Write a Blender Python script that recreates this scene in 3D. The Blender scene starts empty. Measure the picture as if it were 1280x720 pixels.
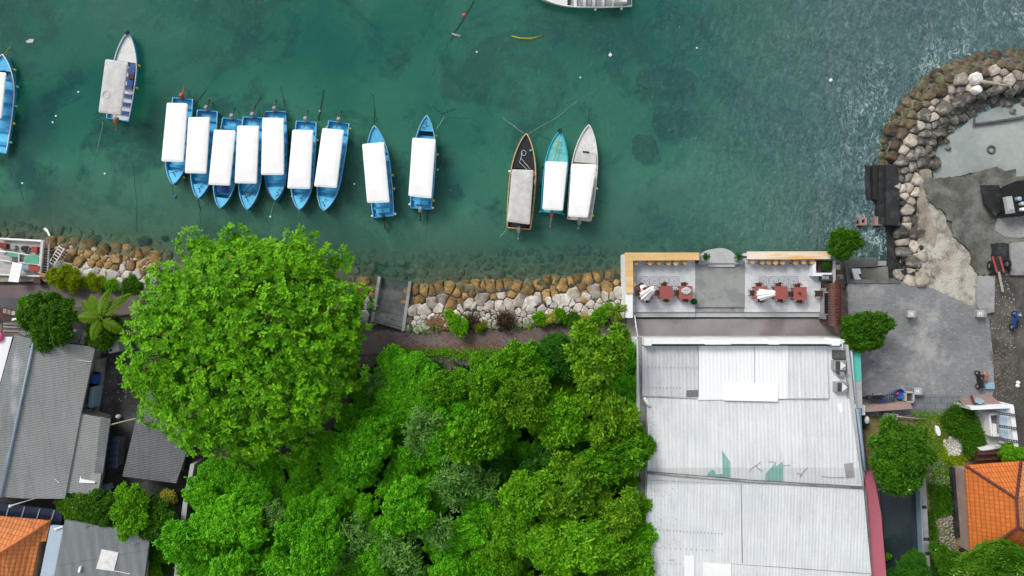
import bpy, math, random
import numpy as np
from mathutils import Vector, Matrix

rng = np.random.default_rng(11)
random.seed(5)
sc = bpy.context.scene
COL = sc.collection
H = 60.0            # flying height of the camera above the water
PX = 0.07           # metres per photo pixel at water level
R = math.radians
LAND = 1.15


def W(px, py, z=0.0):
    """map position (survey pixel of the 1280-wide photo) -> world point at height z"""
    k = PX * (H - z) / H
    return Vector(((px - 640) * k, (360 - py) * k, z))


# ------------------------------------------------------------------ materials
def _n(nt, kind, **kw):
    n = nt.nodes.new(kind)
    for k, v in kw.items():
        setattr(n, k, v)
    return n


def _c(c, f=1.0):
    return (min(1, c[0] * f), min(1, c[1] * f), min(1, c[2] * f), 1)


def new_mat(name):
    m = bpy.data.materials.new(name)
    m.use_nodes = True
    nt = m.node_tree
    b = nt.nodes['Principled BSDF']
    return m, nt, b


def mixc(nt, fac, a, b, blend='MIX'):
    x = _n(nt, 'ShaderNodeMix', data_type='RGBA', blend_type=blend)
    if hasattr(fac, 'links'):
        nt.links.new(fac, x.inputs[0])
    else:
        x.inputs[0].default_value = fac
    for s, v in ((x.inputs[6], a), (x.inputs[7], b)):
        if hasattr(v, 'links'):
            nt.links.new(v, s)
        else:
            s.default_value = v
    return x.outputs[2]


def ramp(nt, fac, stops, interp='LINEAR'):
    r = _n(nt, 'ShaderNodeValToRGB')
    r.color_ramp.interpolation = interp
    el = r.color_ramp.elements
    el[0].position, el[1].position = stops[0][0], stops[-1][0]
    for p, _ in stops[1:-1]:
        el.new(p)
    for e, (p, c) in zip(el, stops):
        e.color = c if len(c) == 4 else (*c, 1)
    nt.links.new(fac, r.inputs[0])
    return r.outputs[0]


def mth(nt, op, a, b=None, c=None):
    x = _n(nt, 'ShaderNodeMath', operation=op)
    for i, v in enumerate((a, b, c)):
        if v is None:
            continue
        if hasattr(v, 'links'):
            nt.links.new(v, x.inputs[i])
        else:
            x.inputs[i].default_value = v
    return x.outputs[0]


def noise(nt, vec, scale, detail=5, rough=.55, dist=0):
    x = _n(nt, 'ShaderNodeTexNoise')
    x.inputs['Scale'].default_value = scale
    x.inputs['Detail'].default_value = detail
    x.inputs['Roughness'].default_value = rough
    x.inputs['Distortion'].default_value = dist
    if vec is not None:
        nt.links.new(vec, x.inputs['Vector'])
    return x.outputs[0]


def coords(nt, stretch=(1, 1, 1), rot=0.0, kind='Object', loc=(0, 0, 0)):
    t = _n(nt, 'ShaderNodeTexCoord')
    m = _n(nt, 'ShaderNodeMapping')
    m.inputs['Scale'].default_value = stretch
    m.inputs['Rotation'].default_value = (0, 0, rot)
    m.inputs['Location'].default_value = loc
    nt.links.new(t.outputs[kind], m.inputs['Vector'])
    return m.outputs[0]


def bump(nt, b, h, strength, dist=.05, prev=None):
    x = _n(nt, 'ShaderNodeBump')
    x.inputs['Strength'].default_value = strength
    x.inputs['Distance'].default_value = dist
    nt.links.new(h, x.inputs['Height'])
    if prev is not None:
        nt.links.new(prev, x.inputs['Normal'])
    nt.links.new(x.outputs[0], b.inputs['Normal'])
    return x.outputs[0]


def mat(name, col, rough=.75, var=.2, scale=1.2, fine=9, bmp=.25, bscale=14, spec=.3, metal=0.0,
        rnd=0.0, stretch=(1, 1, 1), rot=0.0, col2=None, c2=(.5, .62)):
    """painted / mineral surface: two octaves of tone, optional second colour in patches, bump"""
    m, nt, b = new_mat(name)
    v = coords(nt, stretch, rot)
    n1 = noise(nt, v, scale)
    n2 = noise(nt, v, fine, 4, .65)
    mm = mth(nt, 'ADD', mth(nt, 'MULTIPLY', n1, .6), mth(nt, 'MULTIPLY', n2, .4))
    c = ramp(nt, mm, [(.32, _c(col, 1 - var)), (.5, _c(col)), (.68, _c(col, 1 + var))])
    if col2 is not None:
        n3 = noise(nt, coords(nt, stretch, rot, loc=(7.3, 2.1, 4)), scale * .8, 6, .6)
        f = ramp(nt, n3, [(c2[0], (0, 0, 0)), (c2[1], (1, 1, 1))])
        c = mixc(nt, f, c, _c(col2))
    if rnd:
        oi = _n(nt, 'ShaderNodeObjectInfo')
        h = _n(nt, 'ShaderNodeHueSaturation')
        nt.links.new(c, h.inputs['Color'])
        nt.links.new(mth(nt, 'ADD', mth(nt, 'MULTIPLY', oi.outputs['Random'], 2 * rnd), 1 - rnd), h.inputs['Value'])
        c = h.outputs[0]
    nt.links.new(c, b.inputs['Base Color'])
    b.inputs['Roughness'].default_value = rough
    b.inputs['Specular IOR Level'].default_value = spec
    b.inputs['Metallic'].default_value = metal
    if bmp:
        bump(nt, b, noise(nt, v, bscale, 5), bmp, .06)
    return m


def corr(name, col, period=.3, rot=0.0, var=.12, streak=.2, rough=.55, groove=.8, col2=None, c2=(.55, .7), joint=2.4):
    """corrugated sheet: ribs run along local Y (before rot), rain streaks along the ribs, sheet joints across"""
    m, nt, b = new_mat(name)
    v = coords(nt, rot=rot)
    sx = _n(nt, 'ShaderNodeSeparateXYZ')
    nt.links.new(v, sx.inputs[0])
    x, y = sx.outputs[0], sx.outputs[1]
    s = mth(nt, 'MULTIPLY_ADD', mth(nt, 'SINE', mth(nt, 'MULTIPLY', x, 2 * math.pi / period)), .5, .5)
    vs = coords(nt, (1, .035, 1), rot)
    n1 = noise(nt, vs, 3.2, 7, .75)
    n2 = noise(nt, v, .35, 6, .6)
    n3 = noise(nt, v, 6, 4, .7)
    mm = mth(nt, 'ADD', mth(nt, 'ADD', mth(nt, 'MULTIPLY', n1, .5), mth(nt, 'MULTIPLY', n2, .3)), mth(nt, 'MULTIPLY', n3, .2))
    c = ramp(nt, mm, [(.36, _c(col, 1 - streak)), (.5, _c(col)), (.62, _c(col, 1 + var))])
    dark = mixc(nt, 1.0, c, (groove, groove, groove, 1), 'MULTIPLY')
    c = mixc(nt, mth(nt, 'POWER', s, 3.0), c, dark)
    jm = mth(nt, 'LESS_THAN', mth(nt, 'FRACT', mth(nt, 'DIVIDE', y, joint)), .022)
    c = mixc(nt, mth(nt, 'MULTIPLY', jm, .35), c, _c(col, .45))
    if col2 is not None:
        f = ramp(nt, noise(nt, coords(nt, (1, .5, 1), rot, loc=(3, 9, 1)), .5, 8, .65), [(c2[0], (0, 0, 0)), (c2[1], (1, 1, 1))])
        c = mixc(nt, f, c, _c(col2))
    nt.links.new(c, b.inputs['Base Color'])
    b.inputs['Roughness'].default_value = rough
    b.inputs['Specular IOR Level'].default_value = .3
    p = bump(nt, b, s, .3, period * .2)
    bump(nt, b, n3, .15, .03, p)
    return m


def tiles(name, col, rot=0.0, w=.3, h=.36, col2=None):
    m, nt, b = new_mat(name)
    v = coords(nt, rot=rot)
    br = _n(nt, 'ShaderNodeTexBrick')
    br.offset = 0.0
    br.inputs['Scale'].default_value = 1
    br.inputs['Mortar Size'].default_value = .035
    br.inputs['Mortar Smooth'].default_value = .6
    br.inputs['Brick Width'].default_value = w
    br.inputs['Row Height'].default_value = h
    br.inputs['Color1'].default_value = _c(col, 1.1)
    br.inputs['Color2'].default_value = _c(col, .86)
    br.inputs['Mortar'].default_value = _c(col, .58)
    nt.links.new(v, br.inputs['Vector'])
    c = br.outputs['Color']
    n = noise(nt, v, .7, 7, .65)
    c = mixc(nt, ramp(nt, n, [(.5, (0, 0, 0)), (.75, (.7, .7, .7))]), c, _c(col2 or (.25, .09, .03)))
    nt.links.new(c, b.inputs['Base Color'])
    b.inputs['Roughness'].default_value = .75
    s = _n(nt, 'ShaderNodeSeparateXYZ')
    nt.links.new(v, s.inputs[0])
    wv = mth(nt, 'ABSOLUTE', mth(nt, 'SINE', mth(nt, 'MULTIPLY', s.outputs[0], math.pi / w)))
    st = mth(nt, 'FRACT', mth(nt, 'DIVIDE', s.outputs[1], h))
    bump(nt, b, mth(nt, 'ADD', wv, st), .8, .05)
    return m


def paving(name, col, w=.45, h=.22, rot=0.0, mortar=.55, col2=None, c2=(.5, .65), ms=.02, scale=.25, mott=.75):
    m, nt, b = new_mat(name)
    v = coords(nt, rot=rot)
    br = _n(nt, 'ShaderNodeTexBrick')
    br.inputs['Scale'].default_value = 1
    br.inputs['Mortar Size'].default_value = ms
    br.inputs['Brick Width'].default_value = w
    br.inputs['Row Height'].default_value = h
    br.inputs['Color1'].default_value = _c(col, 1.1)
    br.inputs['Color2'].default_value = _c(col, .88)
    br.inputs['Mortar'].default_value = _c(col, mortar)
    nt.links.new(v, br.inputs['Vector'])
    c = br.outputs['Color']
    n = noise(nt, v, scale, 8, .68)
    c = mixc(nt, ramp(nt, n, [(.35, (mott, mott, mott)), (.65, (0, 0, 0))]), c, mixc(nt, 1, c, (.62, .62, .62, 1), 'MULTIPLY'))
    if col2 is not None:
        n4 = noise(nt, coords(nt, loc=(4.2, 9.9, 0)), scale * 1.6, 9, .7)
        c = mixc(nt, ramp(nt, n4, [(c2[0], (0, 0, 0)), (c2[1], (1, 1, 1))]), c, _c(col2))
    n5 = noise(nt, v, 11, 4, .8)
    c = mixc(nt, .5, c, mixc(nt, 1, c, ramp(nt, n5, [(.3, (.6, .6, .6)), (.7, (1.3, 1.3, 1.3))]), 'MULTIPLY'))
    nt.links.new(c, b.inputs['Base Color'])
    b.inputs['Roughness'].default_value = .9
    b.inputs['Specular IOR Level'].default_value = .2
    bump(nt, b, mth(nt, 'ADD', br.outputs['Fac'], n5), .3, .02)
    return m


def leafmat(name, col, col2, trans=.35, rough=.5, spot=None, isl=.5):
    """leaf: tone changes from leaf to leaf and from shoot to shoot, and slowly through the crown"""
    m, nt, b = new_mat(name)
    g = _n(nt, 'ShaderNodeNewGeometry')
    tc = _n(nt, 'ShaderNodeTexCoord')
    n = noise(nt, tc.outputs['Object'], .55, 3)
    oi = _n(nt, 'ShaderNodeObjectInfo')
    at = _n(nt, 'ShaderNodeAttribute', attribute_name='tone')
    f = mth(nt, 'ADD', mth(nt, 'MULTIPLY', at.outputs['Fac'], .62),
            mth(nt, 'ADD', mth(nt, 'MULTIPLY', n, .36), mth(nt, 'MULTIPLY', oi.outputs['Random'], .14)))
    md = [.45 * (a_ * b_) ** .5 + .29 * (a_ + b_) for a_, b_ in zip(col, col2)]
    c = ramp(nt, f, [(.22, _c(col)), (.47, _c(md)), (.76, _c(col2))])
    if spot is not None:
        k = mth(nt, 'GREATER_THAN', g.outputs['Random Per Island'], spot[1])
        c = mixc(nt, k, c, _c(spot[0]))
    nt.links.new(c, b.inputs['Base Color'])
    b.inputs['Roughness'].default_value = rough
    b.inputs['Specular IOR Level'].default_value = .12
    t = _n(nt, 'ShaderNodeBsdfTranslucent')
    nt.links.new(c, t.inputs['Color'])
    mx = _n(nt, 'ShaderNodeMixShader')
    mx.inputs[0].default_value = trans
    nt.links.new(b.outputs[0], mx.inputs[1])
    nt.links.new(t.outputs[0], mx.inputs[2])
    nt.links.new(mx.outputs[0], nt.nodes['Material Output'].inputs['Surface'])
    return m


# ------------------------------------------------------------------ mesh builder
ORG = {}


class MB:
    def __init__(s):
        s.v, s.f = [], []

    def add(s, vs, fs):
        o = len(s.v)
        s.v += [tuple(p) for p in vs]
        s.f += [tuple(i + o for i in f) for f in fs]
        return s

    def box(s, c, size, rot=0.0, taper=1.0, M=None):
        x, y, z = (d / 2 for d in size)
        t = taper
        vs = [Vector(p) for p in ((-x, -y, -z), (x, -y, -z), (x, y, -z), (-x, y, -z),
                                  (-x * t, -y * t, z), (x * t, -y * t, z), (x * t, y * t, z), (-x * t, y * t, z))]
        mm = Matrix.Rotation(rot, 3, 'Z') if M is None else M
        c = Vector(c)
        return s.add([mm @ p + c for p in vs], [(3, 2, 1, 0), (4, 5, 6, 7), (0, 1, 5, 4), (1, 2, 6, 5), (2, 3, 7, 6), (3, 0, 4, 7)])

    def prism(s, pts, z0, z1, inset=0.0):
        """pts: world xy points; z1 may be a list (sloping top)"""
        n = len(pts)
        pts = [Vector((p[0], p[1], 0)) for p in pts]
        area = sum(pts[i].x * pts[(i + 1) % n].y - pts[(i + 1) % n].x * pts[i].y for i in range(n))
        zs = list(z1) if hasattr(z1, '__len__') else [z1] * n
        zb = list(z0) if hasattr(z0, '__len__') else [z0] * n
        if area < 0:
            pts.reverse(); zs.reverse(); zb.reverse()
        vs = [(p.x, p.y, z) for p, z in zip(pts, zb)] + [(p.x, p.y, z) for p, z in zip(pts, zs)]
        return s.add(vs, [tuple(range(n - 1, -1, -1)), tuple(range(n, 2 * n))] +
                     [(i, (i + 1) % n, n + (i + 1) % n, n + i) for i in range(n)])

    def tube(s, pts, r, seg=7, caps=True):
        pts = [Vector(p) for p in pts]
        n = len(pts)
        rr = list(r) if hasattr(r, '__len__') else [r] * n
        vs, fs = [], []
        for i, p in enumerate(pts):
            d = (pts[min(i + 1, n - 1)] - pts[max(i - 1, 0)]).normalized()
            a = d.cross(Vector((0, 0, 1)))
            if a.length < 1e-3:
                a = Vector((1, 0, 0))
            a.normalize()
            b = d.cross(a)
            for k in range(seg):
                t = 2 * math.pi * k / seg
                vs.append(p + (a * math.cos(t) + b * math.sin(t)) * rr[i])
        for i in range(n - 1):
            for k in range(seg):
                fs.append((i * seg + k, i * seg + (k + 1) % seg, (i + 1) * seg + (k + 1) % seg, (i + 1) * seg + k))
        if caps:
            fs.append(tuple(range(seg - 1, -1, -1)))
            fs.append(tuple((n - 1) * seg + k for k in range(seg)))
        return s.add(vs, fs)

    def lathe(s, c, prof, seg=16, M=None):
        c = Vector(c)
        vs, fs = [], []
        mm = M or Matrix.Identity(3)
        for r, z in prof:
            for k in range(seg):
                t = 2 * math.pi * k / seg
                vs.append(mm @ Vector((r * math.cos(t), r * math.sin(t), z)) + c)
        m = len(prof)
        for i in range(m - 1):
            for k in range(seg):
                fs.append((i * seg + k, i * seg + (k + 1) % seg, (i + 1) * seg + (k + 1) % seg, (i + 1) * seg + k))
        fs.append(tuple(range(seg - 1, -1, -1)))
        fs.append(tuple((m - 1) * seg + k for k in range(seg)))
        return s.add(vs, fs)

    def ball(s, c, r, seg=10, M=None):
        rr = r if hasattr(r, '__len__') else (r, r, r)
        m = (M or Matrix.Identity(3)) @ Matrix.Diagonal(rr)
        pr = [(max(.02, math.sin(a)), -math.cos(a)) for a in np.linspace(0.05, math.pi - .05, seg // 2 + 2)]
        return s.lathe(c, pr, seg, m)

    def torus(s, c, R0, r, seg=16, rs=6, M=None):
        c = Vector(c); mm = M or Matrix.Identity(3)
        vs, fs = [], []
        for i in range(seg):
            a = 2 * math.pi * i / seg
            for k in range(rs):
                t = 2 * math.pi * k / rs
                q = R0 + r * math.cos(t)
                vs.append(mm @ Vector((q * math.cos(a), q * math.sin(a), r * math.sin(t))) + c)
        for i in range(seg):
            for k in range(rs):
                fs.append((i * rs + k, ((i + 1) % seg) * rs + k, ((i + 1) % seg) * rs + (k + 1) % rs, i * rs + (k + 1) % rs))
        return s.add(vs, fs)

    def build(s, name, material, parent=None, smooth=False, local=False, bevel=0.0):
        """one mesh object; vertices are in world space unless local; origin goes to the thing's base"""
        if parent is not None:
            org = Vector((0, 0, 0)) if local else ORG[parent.name]
        elif local:
            org = Vector((0, 0, 0))
        else:
            a = np.array(s.v)
            org = Vector(((a[:, 0].min() + a[:, 0].max()) / 2, (a[:, 1].min() + a[:, 1].max()) / 2, a[:, 2].min()))
        me = bpy.data.meshes.new(name)
        me.from_pydata([Vector(p) - org for p in s.v], [], s.f)
        me.materials.append(material)
        if smooth:
            me.polygons.foreach_set('use_smooth', [True] * len(me.polygons))
        me.update()
        o = bpy.data.objects.new(name, me)
        COL.objects.link(o)
        if parent is not None:
            o.parent = parent
            ORG[o.name] = org
        else:
            o.location = org
            ORG[o.name] = org
        if bevel:
            bv = o.modifiers.new('bevel', 'BEVEL')
            bv.width = bevel
            bv.segments = 2
            bv.limit_method = 'ANGLE'
        return o


def tag(o, label, cat, group=None):
    o['label'] = label
    o['category'] = cat
    if group:
        o['group'] = group
    return o


def kind(o, k):
    o['kind'] = k
    return o


def thing(name, label, cat, loc=(0, 0, 0), group=None, rz=0.0):
    o = bpy.data.objects.new(name, None)
    o.empty_display_size = .3
    COL.objects.link(o)
    o.location = loc
    o.rotation_euler = (0, 0, rz)
    ORG[o.name] = Vector(loc)
    return tag(o, label, cat, group)


def place(mesh_parts, name, label, cat, loc, rz=0.0, s=1.0, group=None):
    """a thing made of shared meshes: mesh_parts = [(part name, mesh, [sub parts])]"""
    t = thing(name, label, cat, loc, group, rz)
    t.scale = (s, s, s)
    def rec(parts, par):
        for p in parts:
            o = bpy.data.objects.new(p[0], p[1])
            COL.objects.link(o)
            o.parent = par
            if len(p) > 2:
                rec(p[2], o)
    rec(mesh_parts, t)
    return t


def polyW(pts, z):
    return [W(x, y, z) for x, y in pts]


def wobble(pts, amp, step=4.0):
    """subdivide a pixel outline and roughen it"""
    out = []
    n = len(pts)
    for i in range(n):
        a, b = Vector(pts[i]), Vector(pts[(i + 1) % n])
        k = max(1, int((b - a).length / step))
        for j in range(k):
            p = a.lerp(b, j / k)
            if 0 < j:
                p = p + Vector((random.uniform(-amp, amp), random.uniform(-amp, amp)))
            out.append((p.x, p.y))
    return out

# ------------------------------------------------------------------ camera, light
cam = bpy.data.cameras.new('camera')
cam.sensor_width = 36
cam.lens = 36 * H / (1280 * PX)
cam.clip_end = 2000
co = bpy.data.objects.new('camera', cam)
co.location = (0, 0, H)
COL.objects.link(co)
sc.camera = co

EL, AZ = 42.0, -40.0          # sun in the north-west of the picture, behind thin cloud
world = bpy.data.worlds.new('World')
sc.world = world
world.use_nodes = True
wn = world.node_tree
bg = wn.nodes['Background']
sky = wn.nodes.new('ShaderNodeTexSky')
sky.sky_type = 'NISHITA'
sky.sun_disc = False
sky.sun_elevation = R(EL)
sky.sun_rotation = R(AZ)
sky.air_density = 1.0
sky.dust_density = 1.5
hs = wn.nodes.new('ShaderNodeHueSaturation')
hs.inputs['Saturation'].default_value = .3
wn.links.new(sky.outputs[0], hs.inputs['Color'])
wn.links.new(hs.outputs[0], bg.inputs['Color'])
bg.inputs['Strength'].default_value = .128
sun = bpy.data.lights.new('sun', 'SUN')
sun.energy = 1.5
sun.angle = R(20)
sun.color = (1, .96, .9)
so = bpy.data.objects.new('sun', sun)
sd = Vector((math.sin(R(AZ)) * math.cos(R(EL)), math.cos(R(AZ)) * math.cos(R(EL)), math.sin(R(EL))))
so.rotation_euler = (-sd).to_track_quat('-Z', 'Y').to_euler()
so.location = sd * 80
COL.objects.link(so)
sc.view_settings.view_transform = 'Standard'
sc.view_settings.look = 'None'
sc.view_settings.exposure = 0.55
sc.view_settings.gamma = 1
sc.view_settings.use_curve_mapping = False
sc.cycles.use_denoising = True
sc.cycles.max_bounces = 8
sc.cycles.transparent_max_bounces = 12
sc.cycles.caustics_reflective = False
sc.cycles.caustics_refractive = False

# ------------------------------------------------------------------ materials in use
M = {}
M['concrete'] = mat('concrete', (.30, .30, .29), var=.25, scale=.8, col2=(.2, .2, .19))
M['concrete_dark'] = mat('concrete_dark', (.10, .105, .10), var=.5, scale=.7, fine=5, col2=(.2, .2, .19), c2=(.55, .7))
M['concrete_black'] = mat('concrete_black', (.022, .024, .024), var=.4, scale=1.5, rough=.55, col2=(.05, .05, .05))  # near-black wet concrete; on the breakwater rubble it paints the gap shade
M['concrete_moss'] = mat('concrete_moss', (.10, .10, .082), var=.65, scale=.6, fine=6, col2=(.20, .2, .185), c2=(.46, .64), bmp=.5, bscale=6)
M['concrete_pale'] = mat('concrete_pale', (.42, .43, .42), var=.2, scale=.8, col2=(.25, .26, .26), c2=(.55, .75))
M['white_wall'] = mat('white_wall', (.78, .79, .8), var=.07, scale=2, bmp=.05)
M['white_paint'] = mat('white_paint', (.84, .84, .83), var=.04, scale=3, rough=.4, bmp=.03)
M['white_worn'] = mat('white_worn', (.7, .69, .66), var=.15, scale=2.5, rough=.55, col2=(.45, .43, .4), c2=(.58, .7), bmp=.05)
M['canopy_white'] = mat('canopy_white', (.86, .86, .84), col2=(.72, .71, .68), c2=(.6, .74), var=.05, scale=1.0, rough=.45, bmp=.03)
M['canopy_grey'] = mat('canopy_grey', (.50, .49, .47), var=.14, scale=2.2, fine=8, rough=.7, col2=(.6, .59, .57), c2=(.45, .65), bmp=.06)
M['boat_blue'] = mat('boat_blue', (.025, .30, .58), rnd=.14, var=.2, scale=3, rough=.45, bmp=.05, col2=(.08, .40, .64), c2=(.5, .75))
M['boat_deck'] = mat('boat_deck', (.09, .49, .77), rnd=.14, var=.22, scale=3.5, rough=.6, bmp=.08, col2=(.26, .58, .77), c2=(.55, .8))
M['boat_navy'] = mat('boat_navy', (.01, .06, .25), var=.3, scale=4, rough=.5)
M['boat_rail'] = mat('boat_rail', (.22, .46, .62), var=.25, scale=5, rough=.5, bmp=.05)
M['turquoise'] = mat('turquoise', (.02, .42, .58), var=.15, scale=3, rough=.4, bmp=.05)
M['mint'] = mat('mint', (.16, .58, .55), var=.2, scale=3, rough=.5, bmp=.05, col2=(.4, .6, .5), c2=(.58, .72))
M['cream'] = mat('cream', (.58, .40, .17), var=.2, scale=3, rough=.5, bmp=.05)
M['boat_black'] = mat('boat_black', (.026, .027, .032), var=.4, scale=5, rough=.7)
M['engine_grey'] = mat('engine_grey', (.26, .27, .29), var=.3, scale=6, rough=.4, rnd=.2)
M['engine_red'] = mat('engine_red', (.42, .07, .06), var=.25, scale=6, rough=.4)
M['engine_tan'] = mat('engine_tan', (.36, .16, .1), var=.25, scale=6, rough=.6)
M['engine_black'] = mat('engine_black', (.02, .02, .022), var=.3, scale=6, rough=.4)
M['steel'] = mat('steel', (.42, .43, .44), var=.2, scale=6, rough=.4, metal=.6, bmp=.05)
M['dark_metal'] = mat('dark_metal', (.05, .052, .055), var=.3, scale=6, rough=.5)
M['yellow'] = mat('yellow', (.75, .5, .04), var=.12, scale=6, rough=.5, bmp=.0)
M['rubber'] = mat('rubber', (.012, .012, .013), var=.3, scale=6, rough=.8)
M['rope_pale'] = mat('rope_pale', (.32, .40, .34), var=.2, scale=5)
M['rope_dark'] = mat('rope_dark', (.022, .04, .032), var=.3, scale=5)
M['red_buoy'] = mat('red_buoy', (.62, .06, .05), var=.1, scale=5, rough=.5)
M['driftwood'] = mat('driftwood', (.40, .36, .28), var=.25, scale=4, stretch=(1, 1, 1))
M['bamboo'] = mat('bamboo', (.30, .28, .05), var=.3, scale=4)
M['wood_counter'] = mat('wood_counter', (.66, .43, .18), var=.16, scale=.7, fine=7, rough=.5, stretch=(.4, 3, 1), col2=(.74, .55, .32), c2=(.5, .66), bmp=.12)
M['wood_bleached'] = mat('wood_bleached', (.76, .66, .52), var=.12, scale=.7, fine=7, rough=.6, stretch=(.3, 3, 1), col2=(.72, .42, .13), c2=(.48, .6), bmp=.12)
M['stool_wood'] = mat('stool_wood', (.55, .33, .15), var=.25, scale=4, rough=.5, rnd=.25)
M['table_red'] = mat('table_red', (.33, .095, .08), var=.14, scale=2.5, rough=.5, stretch=(1, 4, 1), rnd=.15, bmp=.08)
M['chair_wood'] = mat('chair_wood', (.10, .035, .022), var=.3, scale=5, rough=.5)
M['dark_wood'] = mat('dark_wood', (.06, .03, .022), var=.4, scale=3, rough=.6)
M['cloth_white'] = mat('cloth_white', (.84, .84, .83), var=.05, scale=4, rough=.9, bmp=.2, bscale=8)
M['cloth_grey'] = mat('cloth_grey', (.48, .48, .48), var=.2, scale=6, rough=.9, bmp=.2)
M['skin'] = mat('skin', (.28, .14, .08), var=.05, scale=6, bmp=0)
M['hair'] = mat('hair', (.01, .008, .007), var=.2, scale=9)
M['deck_tile'] = paving('deck_tile', (.62, .635, .65), .6, .6, mortar=.86, ms=.012, scale=.5, mott=.28)
M['deck_step'] = mat('deck_step', (.40, .405, .40), var=.15, scale=1)
M['landing'] = mat('landing', (.285, .295, .275), var=.12, scale=.6, col2=(.21, .225, .215), c2=(.47, .58), bmp=.06)
M['medallion'] = mat('medallion', (.34, .36, .385), var=.25, scale=8, bmp=0)
M['asphalt'] = mat('asphalt', (.165, .125, .125), var=.22, scale=.35, fine=9, rough=.95, col2=(.185, .165, .165), c2=(.5, .7), bmp=.3, bscale=25)
M['asphalt_dark'] = mat('asphalt_dark', (.095, .095, .105), var=.25, scale=.35, fine=9, rough=.95, bmp=.3, bscale=25)
M['plaza'] = paving('plaza', (.26, .265, .27), .42, .21, mortar=.86, col2=(.36, .355, .335), c2=(.5, .62), scale=.2)
M['paver_step'] = paving('paver_step', (.22, .235, .25), 1.0, .5, mortar=.5, scale=.5)
M['shells'] = mat('shells', (.30, .275, .235), var=.9, scale=1.0, fine=13, rough=1, bmp=1.0, bscale=12, col2=(.50, .47, .41), c2=(.45, .6))
M['sand'] = mat('sand', (.27, .24, .19), var=.7, scale=1, fine=12, rough=1, bmp=.4)
M['dirt'] = mat('dirt', (.075, .07, .063), var=.6, scale=.5, fine=8, rough=1, bmp=.6, col2=(.15, .138, .115), c2=(.5, .68))
M['dry_grass'] = mat('dry_grass', (.2, .16, .07), var=.5, scale=1.6, fine=7, rough=1, bmp=.6, col2=(.1, .14, .03))
M['yard'] = mat('yard', (.045, .045, .046), var=.6, scale=.6, fine=4, rough=.9, bmp=.4, col2=(.1, .1, .098), c2=(.52, .68))
M['roof_white'] = corr('roof_white', (.66, .675, .675), .31, streak=.22, var=.14, groove=.92, col2=(.56, .60, .62), c2=(.5, .8), joint=60)
M['roof_white_b'] = corr('roof_white_b', (.54, .56, .57), .31, streak=.24, var=.14, groove=.9, col2=(.54, .57, .60), joint=60)
M['roof_white_c'] = corr('roof_white_c', (.67, .695, .69), .26, streak=.2, var=.14, groove=.93, col2=(.58, .63, .65), joint=60)
M['roof_bright'] = corr('roof_bright', (.82, .83, .83), .31, streak=.1, var=.05, groove=.92, joint=60)
M['roof_teal'] = corr('roof_teal', (.23, .44, .39), .3, streak=.15, groove=.85, joint=60)
M['roof_grey'] = corr('roof_grey', (.29, .30, .29), .2, rot=R(80), streak=.2, groove=.8, col2=(.29, .285, .26), joint=1.9)
M['roof_grey_old'] = corr('roof_grey_old', (.17, .185, .185), .2, rot=R(80), streak=.3, groove=.72, col2=(.3, .3, .3), joint=1.9)
M['roof_shed'] = corr('roof_shed', (.15, .155, .16), .2, rot=R(80), streak=.35, groove=.7, col2=(.21, .21, .21), joint=2.6)
M['roof_flat_grey'] = corr('roof_flat_grey', (.18, .195, .20), .9, rot=R(-10), streak=.25, groove=.92, col2=(.27, .28, .285), c2=(.6, .8), joint=5)
M['roof_pink'] = mat('roof_pink', (.42, .115, .15), var=.12, scale=.6, fine=5, rough=.7, bmp=.1)
M['roof_blue_pale'] = mat('roof_blue_pale', (.40, .50, .58), var=.08, scale=.6, rough=.5, bmp=.05)
M['gutter_blue'] = mat('gutter_blue', (.24, .31, .38), var=.2, scale=1, rough=.5, stretch=(3, .3, 1), bmp=.05)
M['roof_tile_left'] = tiles('roof_tile_left', (.66, .21, .055), R(12))
M['roof_tile_orange'] = tiles('roof_tile_orange', (.62, .16, .022), R(-4), .26, .34, col2=(.40, .12, .03))
M['roof_tile_light'] = tiles('roof_tile_light', (.66, .24, .07), R(-4), .26, .34, col2=(.5, .18, .05))
M['roof_brown'] = tiles('roof_brown', (.13, .065, .052), R(90), .22, .25)
M['ridge_brown'] = mat('ridge_brown', (.11, .035, .028), var=.4, scale=3)
M['ridge_orange'] = mat('ridge_orange', (.55, .17, .05), var=.2, scale=3)
M['pink_wall'] = mat('pink_wall', (.36, .255, .225), var=.18, scale=1, col2=(.42, .33, .22), c2=(.55, .66), bmp=.15)
M['pink_roof'] = mat('pink_roof', (.31, .21, .19), var=.2, scale=1, col2=(.2, .15, .14), c2=(.55, .7), bmp=.15)
M['navy_panel'] = mat('navy_panel', (.016, .024, .05), var=.2, scale=2, rough=.25, spec=.5, bmp=0)
M['navy_cloth'] = corr('navy_cloth', (.03, .05, .09), .5, rot=R(80), groove=.7, joint=40)
M['blue_plastic'] = mat('blue_plastic', (.03, .12, .4), var=.15, scale=3, rough=.4, bmp=0)
M['blue_pale'] = mat('blue_pale', (.28, .42, .5), var=.2, scale=3, rough=.5)
M['teal_panel'] = mat('teal_panel', (.10, .52, .42), var=.1, scale=1, rough=.5, bmp=.05)
M['green_mat'] = mat('green_mat', (.11, .36, .24), var=.15, scale=2, rough=.8)
M['red_box'] = mat('red_box', (.26, .05, .035), var=.3, scale=3, rnd=.3)
M['pink'] = mat('pink', (.85, .1, .3), var=.05, scale=3, rough=.5, bmp=0)
M['plank_grey'] = mat('plank_grey', (.40, .385, .37), var=.3, scale=2, fine=6, stretch=(.3, 4, 1))
M['brown_roofing'] = mat('brown_roofing', (.16, .12, .1), var=.5, scale=2)
M['bark'] = mat('bark', (.13, .1, .075), var=.4, scale=3, stretch=(1, 1, .25), bmp=.6)
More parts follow.
